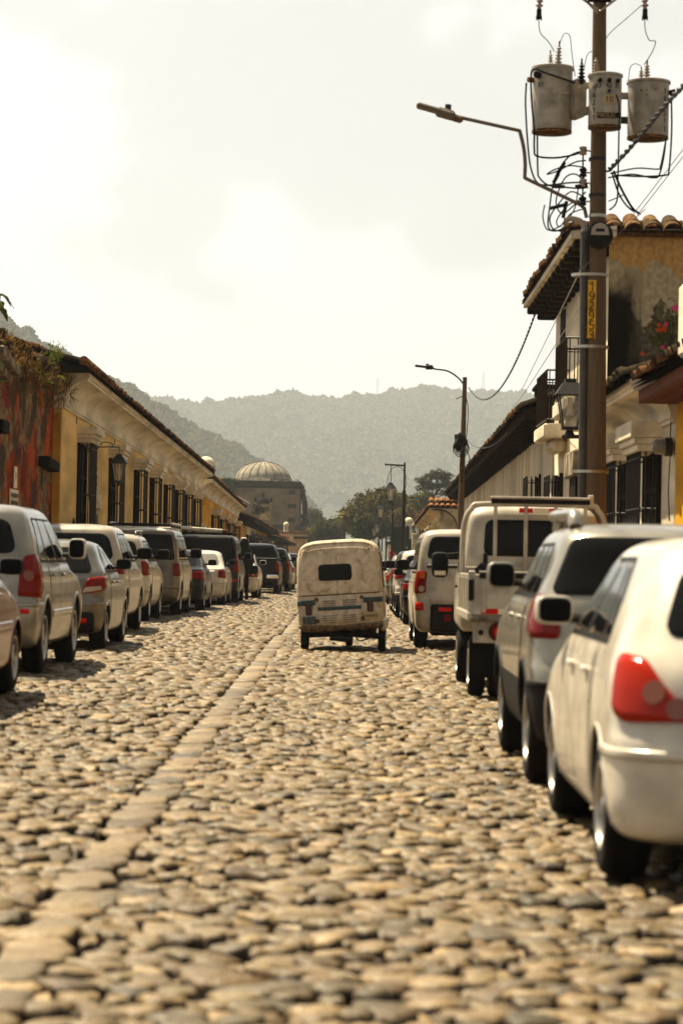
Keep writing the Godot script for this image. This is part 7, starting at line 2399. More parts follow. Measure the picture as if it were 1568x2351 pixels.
func flatbed_truck() -> void:
	var t := thing("flatbed_truck", "white small flatbed truck with drop sides and a barred rear window on the right", "truck", Vector3(2.02, 0.015, -26.6), 0.0)
	var pm: Material = M.white_dusty
	# cab
	var hw := 0.81
	var bd := Body.new([[0.62, hw - 0.05, -0.55, -2.15, 0.16, 0.3], [0.72, hw, -0.52, -2.22, 0.16, 0.3], [1.0, hw, -0.50, -2.25, 0.16, 0.3], [1.25, hw - 0.01, -0.50, -2.18, 0.16, 0.3], [1.6, hw - 0.05, -0.52, -1.98, 0.18, 0.3], [1.86, hw - 0.085, -0.54, -1.80, 0.20, 0.3], [1.96, hw - 0.12, -0.57, -1.72, 0.22, 0.3], [2.02, hw - 0.20, -0.64, -1.62, 0.22, 0.3], [2.045, hw - 0.4, -0.8, -1.45, 0.1, 0.1], [2.05, 0.02, -1.0, -1.1, 0.02, 0.02]], 4.0, 3.0, 4)
	part(t, "cab", skin(bd, 0.0, 9.0, [[-1.75, 0.31, 0.38]], 24), pm)
	part(t, "rear_window", shell(bd, "rear", rpoly([Vector2(-0.56, 1.47), Vector2(0.56, 1.47), Vector2(0.54, 1.88), Vector2(-0.54, 1.88)], 0.10), 0.006, 1.0, 5, 0.1), M.glass)
	for sg in [-1.0, 1.0]:
		part(t, "side_window", shell(bd, "side", rpoly([Vector2(-1.75, 1.28), Vector2(-0.85, 1.28), Vector2(-0.85, 1.80), Vector2(-1.5, 1.80)], 0.06), 0.004, sg, 4, 0.2), M.glass)
		var d := part(t, "door", shell(bd, "side", rpoly([Vector2(-1.85, 0.72), Vector2(-0.78, 0.72), Vector2(-0.78, 1.24), Vector2(-1.85, 1.24)], 0.05), 0.006, sg, 4, 0.2), pm)
		part(d, "handle", box_mesh(Vector3(sg * 0.84, 1.12, -0.95), Vector3(0.03, 0.035, 0.16), 0.01), M.black)
		var mo := part(t, "mirror", rounded_block(0.20, 0.30, 0.12), M.plastic, Transform3D(Basis(), Vector3(sg * 1.0, 1.36, -1.75)))
		part(mo, "mirror_glass", rounded_block(0.17, 0.27, 0.012), M.glass, Transform3D(Basis(), Vector3(0, 0, 0.064)))
		part(mo, "mirror_arm", tube_mesh([Vector3(-sg * 0.05, 0.12, 0), Vector3(-sg * 0.22, 0.14, 0)], 0.014, 5), M.black)
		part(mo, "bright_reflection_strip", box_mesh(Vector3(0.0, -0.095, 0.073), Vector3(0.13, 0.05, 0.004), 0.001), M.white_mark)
	part(t, "windscreen", shell(bd, "front", rpoly([Vector2(-0.66, 1.25), Vector2(0.66, 1.25), Vector2(0.6, 1.84), Vector2(-0.6, 1.84)], 0.08), 0.006, 1.0, 4, 0.15), M.glass)
	# headboard: hoop and bars
	var hoop := []
	for q in [[-0.80, 0.86], [-0.80, 1.55], [-0.78, 1.85], [-0.70, 2.00], [-0.55, 2.05], [0.55, 2.05], [0.70, 2.00], [0.78, 1.85], [0.80, 1.55], [0.80, 0.86]]: hoop.append(Vector3(q[0], q[1], -0.40))
	part(t, "headboard_hoop", tube_mesh(spline(hoop, 3), 0.030, 8), pm)
	for x in [-0.44, -0.10, 0.23, 0.56]: part(t, "headboard_bar", box_mesh(Vector3(x, 1.46, -0.38), Vector3(0.042, 1.16, 0.04), 0.008), pm)
	part(t, "headboard_panel", box_mesh(Vector3(0, 1.10, -0.44), Vector3(1.52, 0.5, 0.03), 0.01), pm)
	part(t, "roof_bar", box_mesh(Vector3(0.06, 2.125, -0.40), Vector3(1.12, 0.03, 0.12), 0.008), pm)
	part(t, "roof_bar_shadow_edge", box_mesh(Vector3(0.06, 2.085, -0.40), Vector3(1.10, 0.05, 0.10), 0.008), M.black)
	part(t, "roof_post", box_mesh(Vector3(0.62, 2.10, -0.40), Vector3(0.06, 0.14, 0.08), 0.01), pm)
	for q in [[-0.15, 0.06, 1], [-0.055, 0.06, 1], [0.07, 0.18, 0], [0.185, 0.06, 1], [0.28, 0.055, 1]]:
		part(t, "reflective_tape", box_mesh(Vector3(q[0], 1.985, -0.352), Vector3(q[1], 0.055, 0.006), 0.001), M.reflector if q[2] else M.white_mark)
	# bed
	var W := 1.66
	part(t, "bed_floor", box_mesh(Vector3(0, 0.84, 0.95), Vector3(W, 0.07, 2.7), 0.01), M.kerb)
	for sg in [-1.0, 1.0]:
		var sd := part(t, "drop_side", box_mesh(Vector3(sg * (W * 0.5 - 0.02), 1.07, 0.93), Vector3(0.04, 0.42, 2.6), 0.012), pm)
		for k in 5: part(sd, "pressed_rib", box_mesh(Vector3(sg * (W * 0.5 + 0.004), 1.07, -0.15 + k * 0.55), Vector3(0.016, 0.34, 0.10), 0.006), pm)
		part(t, "corner_post", box_mesh(Vector3(sg * (W * 0.5 - 0.01), 1.08, 2.25), Vector3(0.075, 0.47, 0.08), 0.015), pm)
		part(sd, "latch", box_mesh(Vector3(sg * (W * 0.5 + 0.0), 1.12, 2.30), Vector3(0.05, 0.22, 0.05), 0.01), M.black)
		part(t, "side_rub_rail", box_mesh(Vector3(sg * (W * 0.5 + 0.005), 0.85, 0.95), Vector3(0.05, 0.09, 2.7), 0.012), pm)
	var tg := part(t, "tailgate", box_mesh(Vector3(0.0, 1.07, 2.29), Vector3(W - 0.05, 0.42, 0.035), 0.012), pm)
	part(tg, "tailgate_top_rail", box_mesh(Vector3(0.03, 1.265, 2.315), Vector3(W - 0.10, 0.055, 0.03), 0.008), M.black)
	part(tg, "tailgate_lip", box_mesh(Vector3(0.03, 1.30, 2.29), Vector3(W - 0.1, 0.022, 0.06), 0.006), pm)
	for x in [-0.70, 0.0, 0.70]: part(tg, "pressed_rib", box_mesh(Vector3(x, 1.06, 2.31), Vector3(0.05, 0.34, 0.02), 0.006), pm)
	part(t, "rear_sill", box_mesh(Vector3(0, 0.83, 2.28), Vector3(W, 0.06, 0.10), 0.015), M.kerb)
	for q in [[-0.64, 0.17, 1], [-0.47, 0.17, 0], [0.47, 0.17, 0], [0.64, 0.17, 1]]: part(t, "reflective_tape", box_mesh(Vector3(q[0], 0.905, 2.315), Vector3(q[1], 0.055, 0.006), 0.001), M.reflector if q[2] else M.white_mark)
	for sg in [-1.0, 1.0]:
		var lp := part(t, "lamp_plate", box_mesh(Vector3(sg * 0.62, 0.695, 2.24), Vector3(0.36, 0.22, 0.02), 0.006), pm)
		part(lp, "red_lamp", tube_mesh([Vector3(sg * 0.55, 0.70, 2.25), Vector3(sg * 0.55, 0.70, 2.28)], 0.082, 22), M.dark_lens)
		part(lp, "lamp_centre", tube_mesh([Vector3(sg * 0.55, 0.70, 2.28), Vector3(sg * 0.55, 0.70, 2.286)], 0.040, 18), M.reflector)
		part(lp, "lamp_rim", tube_mesh([Vector3(sg * 0.55, 0.70, 2.252), Vector3(sg * 0.55, 0.70, 2.266)], 0.095, 22), M.black)
		part(lp, "bolt", tube_mesh([Vector3(sg * 0.72, 0.69, 2.25), Vector3(sg * 0.72, 0.69, 2.262)], 0.028, 10), M.black)
		part(t, "chassis_rail", box_mesh(Vector3(sg * 0.34, 0.62, 0.1), Vector3(0.08, 0.16, 4.0), 0.01), M.black)
		part(t, "mud_flap", box_mesh(Vector3(sg * 0.64, 0.42, 1.72), Vector3(0.34, 0.42, 0.015), 0.005), M.rubber)
		wheel(t, Vector3(sg * 0.70, 0.30, -1.75), 0.30, 0.18, sg, M.steel)
		wheel(t, Vector3(sg * 0.71, 0.30, 1.22), 0.30, 0.17, sg, M.steel)
		wheel(t, Vector3(sg * 0.50, 0.30, 1.22), 0.30, 0.17, sg, M.steel)
	part(t, "axle", box_mesh(Vector3(0, 0.32, 1.22), Vector3(1.2, 0.12, 0.14), 0.03), M.black)
	part(t, "undertray", box_mesh(Vector3(0, 0.66, 0.6), Vector3(1.2, 0.20, 2.8), 0.02), M.black)
	part(t, "fuel_tank", box_mesh(Vector3(-0.45, 0.50, 0.0), Vector3(0.35, 0.26, 0.7), 0.05), M.black)
	var bag := thing("black_bag", "black bag with a short handle standing in the truck bed against the cab", "bag", Vector3(1.47, 0.90, -26.85))
	var b := MB.new()
	var rows := []
	for e in [[0.0, 0.0], [0.9, 0.0], [1.0, 0.1], [0.98, 0.34], [0.86, 0.48], [0.45, 0.54], [0.20, 0.56], [0.18, 0.66], [0.0, 0.68]]:
		var row := PackedVector3Array()
		for k in 16:
			var a := TAU * k / 16.0
			row.append(Vector3(cos(a) * 0.135 * e[0], e[1] * 0.92, sin(a) * 0.08 * e[0]))
		rows.append(row)
	b.grid(rows, true)
	part(bag, "sack", b.done(), M.black)
	part(bag, "strap", tube_mesh(spline([Vector3(-0.08, 0.42, 0.07), Vector3(0.0, 0.2, 0.095), Vector3(0.08, 0.42, 0.07)]), 0.010, 5), M.plastic)

# ------------------------------------------------------------------ three-wheeled taxi
func build_tuktuk() -> void:
	var t := thing("three_wheeled_taxi", "dirty cream three-wheeled taxi with teal stripes driving away up the cobbled street", "auto rickshaw", Vector3(-0.085, 0.0, -38.55), -0.045)
	var canvas := mat(0.64, 0.57, 0.46, 0.85)
	var img := Image.create(512, 512, false, Image.FORMAT_RGB8)
	var n := FastNoiseLite.new(); n.seed = 61; n.frequency = 1.0; n.fractal_octaves = 5
	for y in 512:
		for x in 512:
			var u := x / 256.0; var v := y / 256.0
			var a := n.get_noise_2d(u * 3.0, v * 3.0)
			var s := n.get_noise_2d(u * 16.0 + 9.0, v * 16.0)
			var d := n.get_noise_2d(u * 5.0 + 30.0, v * 4.0)
			var k := 0.93 + 0.16 * a
			k *= 1.0 - 0.55 * smoothstep(0.38, 0.50, s) * smoothstep(0.0, 0.25, d)
			k *= 1.0 - 0.22 * smoothstep(0.20, 0.55, d)
			img.set_pixel(x, y, Color(k, k * (0.97 + 0.04 * a), k * (0.93 + 0.1 * a)))
	canvas.albedo_texture = ImageTexture.create_from_image(img)
	canvas.uv1_triplanar = true
	canvas.uv1_scale = Vector3.ONE * 0.75
	var metal := paint(0.52, 0.46, 0.365, 0.0, 0.5)
	metal.albedo_texture = canvas.albedo_texture
	metal.uv1_world_triplanar = false
	metal.uv1_scale = Vector3.ONE * 1.1
	var grubby := mat(0.24, 0.175, 0.11, 0.7, 0.0, T.grime, 2.0)
	var teal := mat(0.018, 0.075, 0.090, 0.6, 0.0, T.grime, 3.0)
	var bd := Body.new([[0.32, 0.52, 1.16, -0.9, 0.2, 0.5], [0.36, 0.60, 1.24, -1.1, 0.22, 0.6], [0.44, 0.645, 1.27, -1.2, 0.24, 0.7], [0.60, 0.655, 1.26, -1.25, 0.24, 0.8], [0.86, 0.655, 1.24, -1.25, 0.24, 0.8], [1.1, 0.645, 1.22, -1.1, 0.24, 0.6], [1.35, 0.635, 1.18, -0.95, 0.24, 0.5], [1.50, 0.615, 1.14, -0.86, 0.24, 0.4], [1.60, 0.575, 1.10, -0.8, 0.24, 0.4], [1.665, 0.50, 1.04, -0.74, 0.24, 0.4], [1.70, 0.38, 0.95, -0.66, 0.24, 0.3], [1.715, 0.2, 0.6, -0.4, 0.1, 0.1], [1.716, 0.02, 0.1, 0.0, 0.02, 0.02]], 6.5, 2.6, 4)
	var roll := Transform3D(Basis(Vector3.BACK, 0.075), Vector3(0.0, 0.02, 0))
	var p := func(called: String, m: Mesh, k: Material, parent: Node = null) -> MeshInstance3D:
		return part(parent if parent else t, called, m, k, roll if parent == null else Transform3D.IDENTITY)
	var hood: MeshInstance3D = p.call("canvas_hood", skin(bd, 0.865, 9.0, [], 16), canvas)
	var tub: MeshInstance3D = p.call("metal_tub", skin(bd, 0.0, 0.865, [], 16), metal)
	# roof ridge roll of the canvas
	var rl := []
	for k in 15:
		var a := PI * k / 14.0
		var c := cos(a); var s := sin(a)
		rl.append(Vector3(signf(c) * pow(absf(c), 0.6) * -0.575, 1.50 + pow(s, 0.6) * 0.165, 1.15 - 0.09 * pow(s, 0.6)))
	part(hood, "hood_seam", tube_mesh(rl, 0.014, 6), canvas)
	var rl2 := []
	for q in rl: rl2.append(q + Vector3(q.x * -0.06, -0.085 if absf(q.x) < 0.5 else -0.03, 0.045))
	part(hood, "hood_fold", tube_mesh(rl2, 0.010, 6), canvas)
	part(hood, "lower_hem", shell(bd, "rear", PackedVector2Array([Vector2(-0.62, 0.858), Vector2(0.62, 0.858), Vector2(0.62, 0.872), Vector2(-0.62, 0.872)]), 0.012, 1.0, 2, 0.05), M.rust)  # dark strip on the hem paints the shading line along the seam
	part(hood, "rear_window", shell(bd, "rear", rpoly([Vector2(-0.30, 1.085), Vector2(0.215, 1.075), Vector2(0.215, 1.33), Vector2(-0.30, 1.335)], 0.065), 0.006, 1.0, 5, 0.06), M.black)
	for sg in [-1.0, 1.0]:
		part(hood, "side_opening", shell(bd, "side", rpoly([Vector2(-0.75, 0.92), Vector2(0.62, 0.92), Vector2(0.62, 1.48), Vector2(-0.6, 1.48)], 0.08), 0.006, sg, 4, 0.2), M.black)
		part(hood, "side_flap", shell(bd, "side", rpoly([Vector2(0.60, 0.90), Vector2(0.90, 0.90), Vector2(0.86, 1.46), Vector2(0.60, 1.46)], 0.05), 0.014, sg, 4, 0.2), canvas)
	var door := part(tub, "louvred_engine_door", shell(bd, "rear", rpoly([Vector2(-0.335, 0.425), Vector2(0.335, 0.425), Vector2(0.335, 0.85), Vector2(-0.335, 0.85)], 0.03), 0.010, 1.0, 5, 0.08), metal)
	for q in [[0.78, 3], [0.55, 4]]:
		for sg in [-1.0, 1.0]:
			for k in q[1]:
				var y: float = q[0] - k * 0.034
				var c := bd.rear(sg * 0.155, y)
				part(tub, "louvre", box_mesh(c + Vector3(0, 0, 0.017), Vector3(0.21, 0.017, 0.022), 0.007), metal)
				part(tub, "louvre_slot", box_mesh(c + Vector3(0, -0.012, 0.0115), Vector3(0.20, 0.008, 0.004)), M.ink)
	part(tub, "teal_stripe", shell(bd, "rear", rpoly([Vector2(-0.335, 0.625), Vector2(0.335, 0.625), Vector2(0.335, 0.68), Vector2(-0.335, 0.68)], 0.005), 0.013, 1.0, 3, 0.08), teal)
	for sg in [-1.0, 1.0]:
		part(tub, "teal_stripe", shell(bd, "corner", PackedVector2Array([Vector2(bd.s_of(0.56), 0.715), Vector2(1.5, 0.715), Vector2(1.5, 0.795), Vector2(bd.s_of(0.56), 0.795)]), 0.005, sg, 3, 0.05), teal)
		var lx: float = sg * 0.475
		var lp := part(tub, "tail_lamp", box_mesh(bd.rear(lx, 0.665) + Vector3(0, 0, 0.02), Vector3(0.10, 0.20, 0.05), 0.02), mat(0.030, 0.006, 0.004, 0.4))
		part(lp, "amber_half", box_mesh(bd.rear(lx, 0.72) + Vector3(0, 0, 0.043), Vector3(0.08, 0.07, 0.012), 0.004), mat(0.07, 0.012, 0.006, 0.4))
		part(tub, "hinge", box_mesh(bd.rear(sg * 0.35, 0.80) + Vector3(0, 0, 0.015), Vector3(0.06, 0.05, 0.02), 0.006), M.rust)
		part(tub, "hinge", box_mesh(bd.rear(sg * 0.35, 0.47) + Vector3(0, 0, 0.015), Vector3(0.06, 0.06, 0.02), 0.006), M.rust)
	p.call("bumper", shell(bd, "corner", rpoly([Vector2(0.0, 0.315), Vector2(1.1, 0.34), Vector2(1.1, 0.42), Vector2(0.0, 0.40)], 0.02), 0.03, 1.0, 4, 0.06), grubby)
	p.call("bumper", shell(bd, "corner", rpoly([Vector2(0.0, 0.315), Vector2(1.1, 0.34), Vector2(1.1, 0.42), Vector2(0.0, 0.40)], 0.02), 0.03, -1.0, 4, 0.06), grubby)
	var pl: MeshInstance3D = p.call("number_plate", box_mesh(bd.rear(-0.475, 0.485) + Vector3(0, 0, 0.02), Vector3(0.21, 0.125, 0.012), 0.004), mat(0.07, 0.09, 0.085, 0.5))
	part(pl, "plate_lettering", text_mesh("169", 0.135, 0.004), M.ink, Transform3D(Basis(), bd.rear(-0.475, 0.478) + Vector3(0, 0, 0.028)))
	var pr: MeshInstance3D = p.call("number_plate", box_mesh(bd.rear(0.47, 0.515) + Vector3(0, 0, 0.02), Vector3(0.23, 0.115, 0.012), 0.004), mat(0.34, 0.27, 0.14, 0.6))
	part(pr, "plate_lettering", text_mesh("M-986BXX", 0.050, 0.004, true), M.ink, Transform3D(Basis(), bd.rear(0.47, 0.510) + Vector3(0, 0, 0.028)))
	part(t, "undercarriage", box_mesh(Vector3(0, 0.30, 0.3), Vector3(0.95, 0.16, 1.4), 0.04), M.black)
	part(t, "swing_arm", tube_mesh([Vector3(-0.55, 0.24, 0.85), Vector3(0.0, 0.27, 0.75), Vector3(0.55, 0.24, 0.85)], 0.05, 8), M.black)
	part(t, "differential", tube_mesh([Vector3(0.03, 0.32, 1.0), Vector3(0.04, 0.15, 0.95)], [0.11, 0.05], 10), M.black)
	part(t, "silencer", tube_mesh([Vector3(-0.2, 0.21, 1.0), Vector3(0.15, 0.20, 1.02)], 0.055, 10), M.iron)
	part(t, "brake_pipe", tube_mesh(spline([Vector3(0.18, 0.26, 1.1), Vector3(0.26, 0.17, 1.12), Vector3(0.38, 0.20, 1.1), Vector3(0.5, 0.26, 1.0)]), 0.012, 5), M.black)
	for sg in [-1.0, 1.0]:
		wheel(t, Vector3(sg * 0.60, 0.215, 0.80), 0.215, 0.115, sg, M.steel)
		part(t, "mudguard", shell(bd, "side", rpoly([Vector2(0.55, 0.34), Vector2(1.02, 0.34), Vector2(0.95, 0.52), Vector2(0.62, 0.52)], 0.08), 0.05, sg, 4, 0.1), metal)
	wheel(t, Vector3(0, 0.215, -1.15), 0.215, 0.11, 1.0, M.steel)

# ------------------------------------------------------------------ person
func build_person() -> void:
	var foot := Vector3(-3.36, 0.15, -74.2)
	var t := thing("person", "person in black hooded coat seen from behind beside the black minibus, holding a bag", "person", foot, 0.35)
	var bones := []
	var add := func(a: Vector3, b: Vector3, ra: float, rb: float) -> void: bones.append([a, b, ra, rb])
	for sg in [-1.0, 1.0]:
		add.call(Vector3(sg * 0.10, 0.92, 0), Vector3(sg * 0.12, 0.50, -0.02), 0.105, 0.075)
		add.call(Vector3(sg * 0.12, 0.50, -0.02), Vector3(sg * 0.13, 0.08, 0.02), 0.072, 0.048)
		add.call(Vector3(sg * 0.13, 0.05, 0.03), Vector3(sg * 0.15, 0.045, -0.16), 0.052, 0.045)
		add.call(Vector3(sg * 0.20, 1.47, 0), Vector3(sg * 0.29, 1.18, 0.02), 0.075, 0.062)
		add.call(Vector3(sg * 0.29, 1.18, 0.02), Vector3(sg * 0.24, 0.95, -0.14), 0.058, 0.042)
		add.call(Vector3(sg * 0.24, 0.95, -0.14), Vector3(sg * 0.22, 0.88, -0.18), 0.045, 0.035)
		for f in 4: add.call(Vector3(sg * (0.20 + 0.018 * f), 0.88, -0.18), Vector3(sg * (0.195 + 0.018 * f), 0.80 + 0.008 * f, -0.19), 0.011, 0.009)
		add.call(Vector3(sg * 0.20, 0.90, -0.18), Vector3(sg * 0.17, 0.85, -0.21), 0.012, 0.010)
	add.call(Vector3(0, 0.95, 0), Vector3(0, 1.25, 0), 0.165, 0.175)
	add.call(Vector3(0, 1.25, 0), Vector3(0, 1.42, 0), 0.185, 0.175)
	add.call(Vector3(-0.14, 1.45, 0), Vector3(0.14, 1.45, 0), 0.105, 0.105)
	add.call(Vector3(0, 1.5, 0), Vector3(0, 1.60, -0.01), 0.07, 0.065)
	add.call(Vector3(0, 1.68, -0.01), Vector3(0, 1.76, -0.02), 0.10, 0.105)
	add.call(Vector3(0, 1.66, -0.10), Vector3(0, 1.70, -0.11), 0.03, 0.03)
	var cell := 0.025
	var lo := Vector3(-0.45, -0.03, -0.32); var dims := Vector3i(36, 78, 22)
	var f := PackedFloat32Array(); f.resize(dims.x * dims.y * dims.z); f.fill(1.0)
	for bn in bones:
		var a: Vector3 = bn[0]; var b: Vector3 = bn[1]
		var mx: float = maxf(bn[2], bn[3]) + 0.08
		var i0 := Vector3i(((a.min(b) - Vector3.ONE * mx - lo) / cell).floor()).clamp(Vector3i.ZERO, dims - Vector3i.ONE)
		var i1 := Vector3i(((a.max(b) + Vector3.ONE * mx - lo) / cell).ceil()).clamp(Vector3i.ZERO, dims - Vector3i.ONE)
		var ab := b - a; var l2 := maxf(ab.length_squared(), 1e-9)
		for z in range(i0.z, i1.z + 1):
			for y in range(i0.y, i1.y + 1):
				for x in range(i0.x, i1.x + 1):
					var q := lo + Vector3(x, y, z) * cell
					var h := clampf((q - a).dot(ab) / l2, 0, 1)
					var d := (q - a - ab * h).length() - lerpf(bn[2], bn[3], h)
					var k := x + dims.x * (y + dims.y * z)
					var o := f[k]
					var s := maxf(0.04 - absf(o - d), 0.0) / 0.04
					f[k] = minf(o, d) - s * s * 0.01
	var vid := {}
	var mb := MB.new()
	for z in dims.z - 1:
		for y in dims.y - 1:
			for x in dims.x - 1:
				var sum := Vector3.ZERO; var cnt := 0
				var base := x + dims.x * (y + dims.y * z)
				var mask := 0
				var cv := []
				for k in 8:
					var val := f[base + (k & 1) + dims.x * ((k >> 1 & 1) + dims.y * (k >> 2 & 1))]
					cv.append(val)
					if val < 0: mask |= 1 << k
				if mask == 0 or mask == 255: continue
				for k in 8:
					for bit in [1, 2, 4]:
						if k & bit: continue
						var k2: int = k | bit
						if (cv[k] < 0) == (cv[k2] < 0): continue
						var tt: float = cv[k] / (cv[k] - cv[k2])
						var pa := Vector3(k & 1, k >> 1 & 1, k >> 2 & 1); var pb := Vector3(k2 & 1, k2 >> 1 & 1, k2 >> 2 & 1)
						sum += pa.lerp(pb, tt); cnt += 1
				vid[Vector3i(x, y, z)] = mb.v.size()
				mb._p(lo + (Vector3(x, y, z) + sum / cnt) * cell, Vector3.ZERO)
	for key in vid:
		var base: int = key.x + dims.x * (key.y + dims.y * key.z)
		for ax in 3:
			var e: int = [1, dims.x, dims.x * dims.y][ax]
			if (f[base] < 0) == (f[base + e] < 0): continue
			var u := Vector3i.ZERO; var w := Vector3i.ZERO
			u[(ax + 1) % 3] = 1; w[(ax + 2) % 3] = 1
			if not (vid.has(key - u) and vid.has(key - w) and vid.has(key - u - w)): continue
			var q := [vid[key], vid[key - u], vid[key - u - w], vid[key - w]]
			if f[base] >= 0: q.reverse()
			for k in [0, 1, 2, 0, 2, 3]: mb.idx.append(q[k])
	for k in range(0, mb.idx.size(), 3):
		var fn := (mb.v[mb.idx[k + 2]] - mb.v[mb.idx[k]]).cross(mb.v[mb.idx[k + 1]] - mb.v[mb.idx[k]])
		for i in 3: mb.n[mb.idx[k + i]] += fn
	for i in mb.n.size(): mb.n[i] = mb.n[i].normalized()
	part(t, "body", mb.done(), M.plastic)
	# hooded coat; an off-white lump paints the highlight on the black cap
	var rows := []
	for e in [[0.25, 0.78, 0.20], [0.265, 0.95, 0.21], [0.26, 1.2, 0.22], [0.285, 1.42, 0.215], [0.22, 1.53, 0.18], [0.13, 1.58, 0.13], [0.15, 1.66, 0.15], [0.14, 1.78, 0.14], [0.08, 1.86, 0.08], [0.002, 1.87, 0.002]]:
		var row := PackedVector3Array()
		for k in 20:
			var a := TAU * k / 20.0
			row.append(Vector3(cos(a) * e[0] * 1.18, e[1], sin(a) * e[2] + 0.02))
		rows.append(row)
	var cb := MB.new(); cb.grid(rows, true)
	part(t, "hooded_coat", cb.done(), M.black)
	part(t, "cap_top", rock(14, Vector3(0.10, 0.035, 0.11)), M.white_dusty, Transform3D(Basis(), Vector3(0.0, 1.875, 0.02)))
	var bag := thing("shoulder_bag", "black bag held at the right side of the person in the black coat", "bag", foot + Vector3(0.34, 0.92, -0.05))
	part(bag, "pouch", rounded_block(0.24, 0.26, 0.14), M.black)
	part(bag, "strap", tube_mesh(spline([Vector3(-0.08, 0.1, 0), Vector3(-0.05, 0.42, 0), Vector3(0.05, 0.1, 0)]), 0.012, 5), M.plastic)

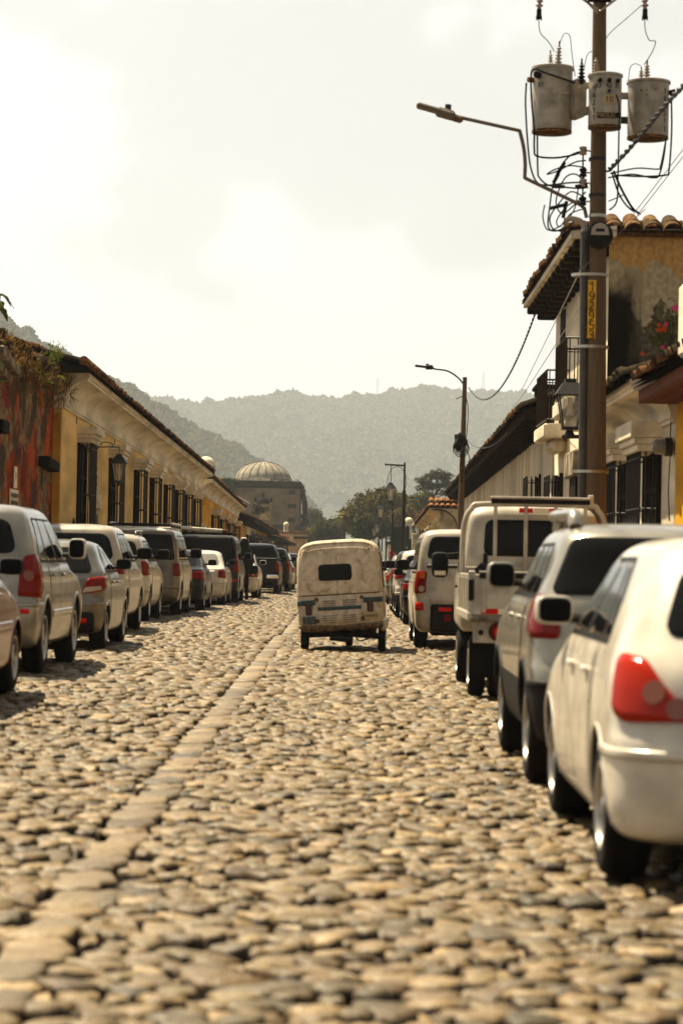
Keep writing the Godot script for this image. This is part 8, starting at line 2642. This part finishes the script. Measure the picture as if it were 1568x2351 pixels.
# ------------------------------------------------------------------ weeds, flowers
func build_weeds() -> void:
	var r := RandomNumberGenerator.new(); r.seed = 23
	# dry grass spilling over the ruin's top edge
	var blade := MB.new()
	for k in 7:
		var a := TAU * k / 7.0
		var d := Vector3(cos(a), 0, sin(a))
		var s := d.cross(Vector3.UP) * 0.008
		var m := d * 0.10 + Vector3(0, 0.16, 0); var e := d * 0.22 + Vector3(0, 0.20 - 0.10 * (k % 3), 0)
		blade.quad(-s, m - s, m + s, s); blade.tri(m - s, e, m + s)
	var bm := blade.done()
	var gm := mat(1, 1, 1, 0.9); gm.vertex_color_use_as_albedo = true
	gm.backlight_enabled = true; gm.backlight = Color(0.35, 0.25, 0.1)
	var xf := []; var cols := []
	for k in 560:
		var z := 36.5 + pow(r.randf(), 0.75) * 15.0
		var hang := r.randf() < 0.55
		var p := Vector3(-6.20 - 0.011 * (z - 36.0) + (r.randf_range(0.0, 0.35) if hang else r.randf_range(-0.5, 0.1)), (5.10 - absf(r.randfn(0, 0.24)) if hang else 5.16 + r.randf() * 0.06), -z)
		var b := Basis.from_euler(Vector3(r.randf_range(-0.5, 0.5) + (PI if hang and r.randf() < 0.7 else 0.0), r.randf() * TAU, r.randf_range(-0.6, 0.6)))
		xf.append(Transform3D(b.scaled(Vector3.ONE * r.randf_range(0.5, 1.15)), p))
		var q := r.randf_range(0.6, 1.35)
		cols.append(Color(0.17 * q, 0.098 * q, 0.032 * q) if r.randf() < 0.85 else Color(0.16 * q, 0.15 * q, 0.03 * q))
	var g := multi(self, "dry_grass", bm, gm, xf, cols)
	tag(g, "dry straw-coloured grass hanging over the top of the red ruin", "grass", "", "stuff")
	# bare twigs standing on the wall
	for k in 62:
		var z := 37.0 + 16.0 * r.randf()
		var foot := Vector3(-6.33 - 0.011 * (z - 36.0) + r.randf_range(-0.25, 0.15), 5.2, -z)
		var h := r.randf_range(0.35, 0.95)
		var big := k < 3
		if big:
			z = 41.9 + k * 0.75
			foot = Vector3(-6.25, 5.15, -z); h = 1.35
		var b := MB.new()
		var lean := Vector3(r.randf_range(-0.25, 0.35), 1, r.randf_range(-0.3, 0.3)) * h
		var rad := 0.013 if big else 0.006
		b.tube(spline([Vector3.ZERO, lean * 0.5 + Vector3(r.randf_range(-0.06, 0.06), 0, 0), lean]), rad, 4)
		for i in (6 if not big else 2):
			var t := r.randf_range(0.35, 0.9)
			var s := lean * t
			b.tube([s, s + Vector3(r.randf_range(-0.28, 0.28), r.randf_range(0.08, 0.30), r.randf_range(-0.25, 0.25))], rad * 0.6, 4)
		solo("dry_stem", b.done(), M.twig if not big else M.bark, ["leftmost thick bare stalk on the red ruin","middle thick bare stalk on the red ruin","rightmost thick bare stalk on the red ruin near the left edge"][mini(k, 2)] if big else "thin bare dry stem growing on top of the red ruin", "weed", "bare stalks by the left edge" if big else "dry stems on the ruin")
	# small green shrub on the ruin
	var sh := thing("wall_shrub", "small green shrub growing on top of the red ruin among dry stems", "shrub", at(124, 812, 47.5) - Vector3(0, 0.4, 0))
	part(sh, "stem", tube_mesh([Vector3(0, -0.5, 0), Vector3(0.03, 0.4, 0)], 0.012, 5), M.bark)
	xf = []; cols = []
	for k in 60:
		xf.append(Transform3D(Basis.from_euler(Vector3(r.randf() * 6, r.randf() * 6, 0)).scaled(Vector3.ONE * r.randf_range(0.03, 0.06)), Vector3(r.randfn(0, 0.09), 0.42 + r.randfn(0, 0.11), r.randfn(0, 0.09))))
		cols.append(Color(0.15, 0.16, 0.035) * r.randf_range(0.7, 1.3))
	tag(multi(sh, "foliage", leaf_clump(8, 10), M.foliage, xf, cols), "", "", "", "stuff")
	# big-leaved plant at the top left edge
	var bp := thing("broad_leaf_plant", "dark plant with large drooping leaves at the left edge above the ruin", "plant", at(-6, 760, 41.0))
	part(bp, "stem", tube_mesh(spline([Vector3(0.0, -0.6, 0), Vector3(0.02, 0.3, 0), Vector3(0.03, 0.62, 0)]), 0.02, 6), M.bark)
	for k in 7:
		var a: float = [-0.2, 0.5, 2.6, 1.2, 4.0, 5.2, 3.3][k]
		var b := MB.new()
		var q := r.randf_range(0.7, 1.2)
		b.color(Color(0.060 * q, 0.065 * q, 0.014 * q))
		var d := Vector3(cos(a), 0, sin(a))
		var s := d.cross(Vector3.UP)
		var rows := []
		for i in 7:
			var t := i / 6.0
			var c := Vector3(0.02, [0.60, 0.62, 0.35, 0.5, 0.55, 0.4, 0.2][k], 0) + d * 0.26 * t + Vector3(0, 0.10 * t - 0.32 * t * t, 0)
			var w := 0.075 * sin(PI * clampf(t * 0.9 + 0.08, 0, 1)) * (1.0 if i % 2 else 0.82)
			rows.append(PackedVector3Array([c - s * w, c + Vector3(0, 0.015, 0), c + s * w]))
		b.grid(rows)
		part(bp, "leaf", b.done(), M.foliage)
	# flowering plant on the near right roof
	var fp := thing("flowering_plant", "flowering plant with pink and red blooms on the tiled roof by the right edge", "plant", at(1536, 800, 29.5))
	for k in 9:
		var e := Vector3(r.randf_range(-0.25, 0.12), r.randf_range(0.15, 0.52), r.randf_range(-0.2, 0.2))
		part(fp, "stem", tube_mesh(spline([Vector3(0, -0.15, 0), e * 0.5 + Vector3(0.03, 0, 0), e]), 0.006, 4), M.bark)
	xf = []; cols = []
	for k in 170:
		var t := r.randf()
		xf.append(Transform3D(Basis.from_euler(Vector3(r.randf() * 6, r.randf() * 6, 0)).scaled(Vector3.ONE * r.randf_range(0.018, 0.04)), Vector3(-0.16 * (1.0 - t) + r.randfn(0, 0.07), 0.02 + t * 0.45 + r.randfn(0, 0.05), r.randfn(0, 0.1))))
		cols.append(Color(0.075, 0.085, 0.02) * r.randf_range(0.5, 1.4))
	tag(multi(fp, "foliage", leaf_clump(9, 9), M.foliage, xf, cols), "", "", "", "stuff")
	for q in [[1550, 704, 0], [1556, 710, 0], [1546, 709, 0], [1528, 744, 0], [1512, 746, 1], [1517, 757, 1], [1524, 752, 1], [1526, 758, 1], [1497, 747, 2], [1509, 757, 1], [1520, 797, 0], [1480, 808, 2], [1474, 812, 1]]:
		var o := at(q[0], q[1], 29.3) - fp.position
		var b := MB.new()
		for k in 6:
			var a := TAU * k / 6.0
			var d := Vector3(cos(a), sin(a), 0.35).normalized()
			b.tri(Vector3.ZERO, d * 0.024 + Vector3(-d.y, d.x, 0) * 0.012, d * 0.024 - Vector3(-d.y, d.x, 0) * 0.012)
			b.tri(Vector3(0, 0, 0.01), Vector3(-d.y, d.x, 0.8) * 0.02 + d * 0.02, d * 0.026)
		part(fp, "flower", b.done(), [M.pink, M.flower_red, M.rust][q[2]], Transform3D(Basis(), o))
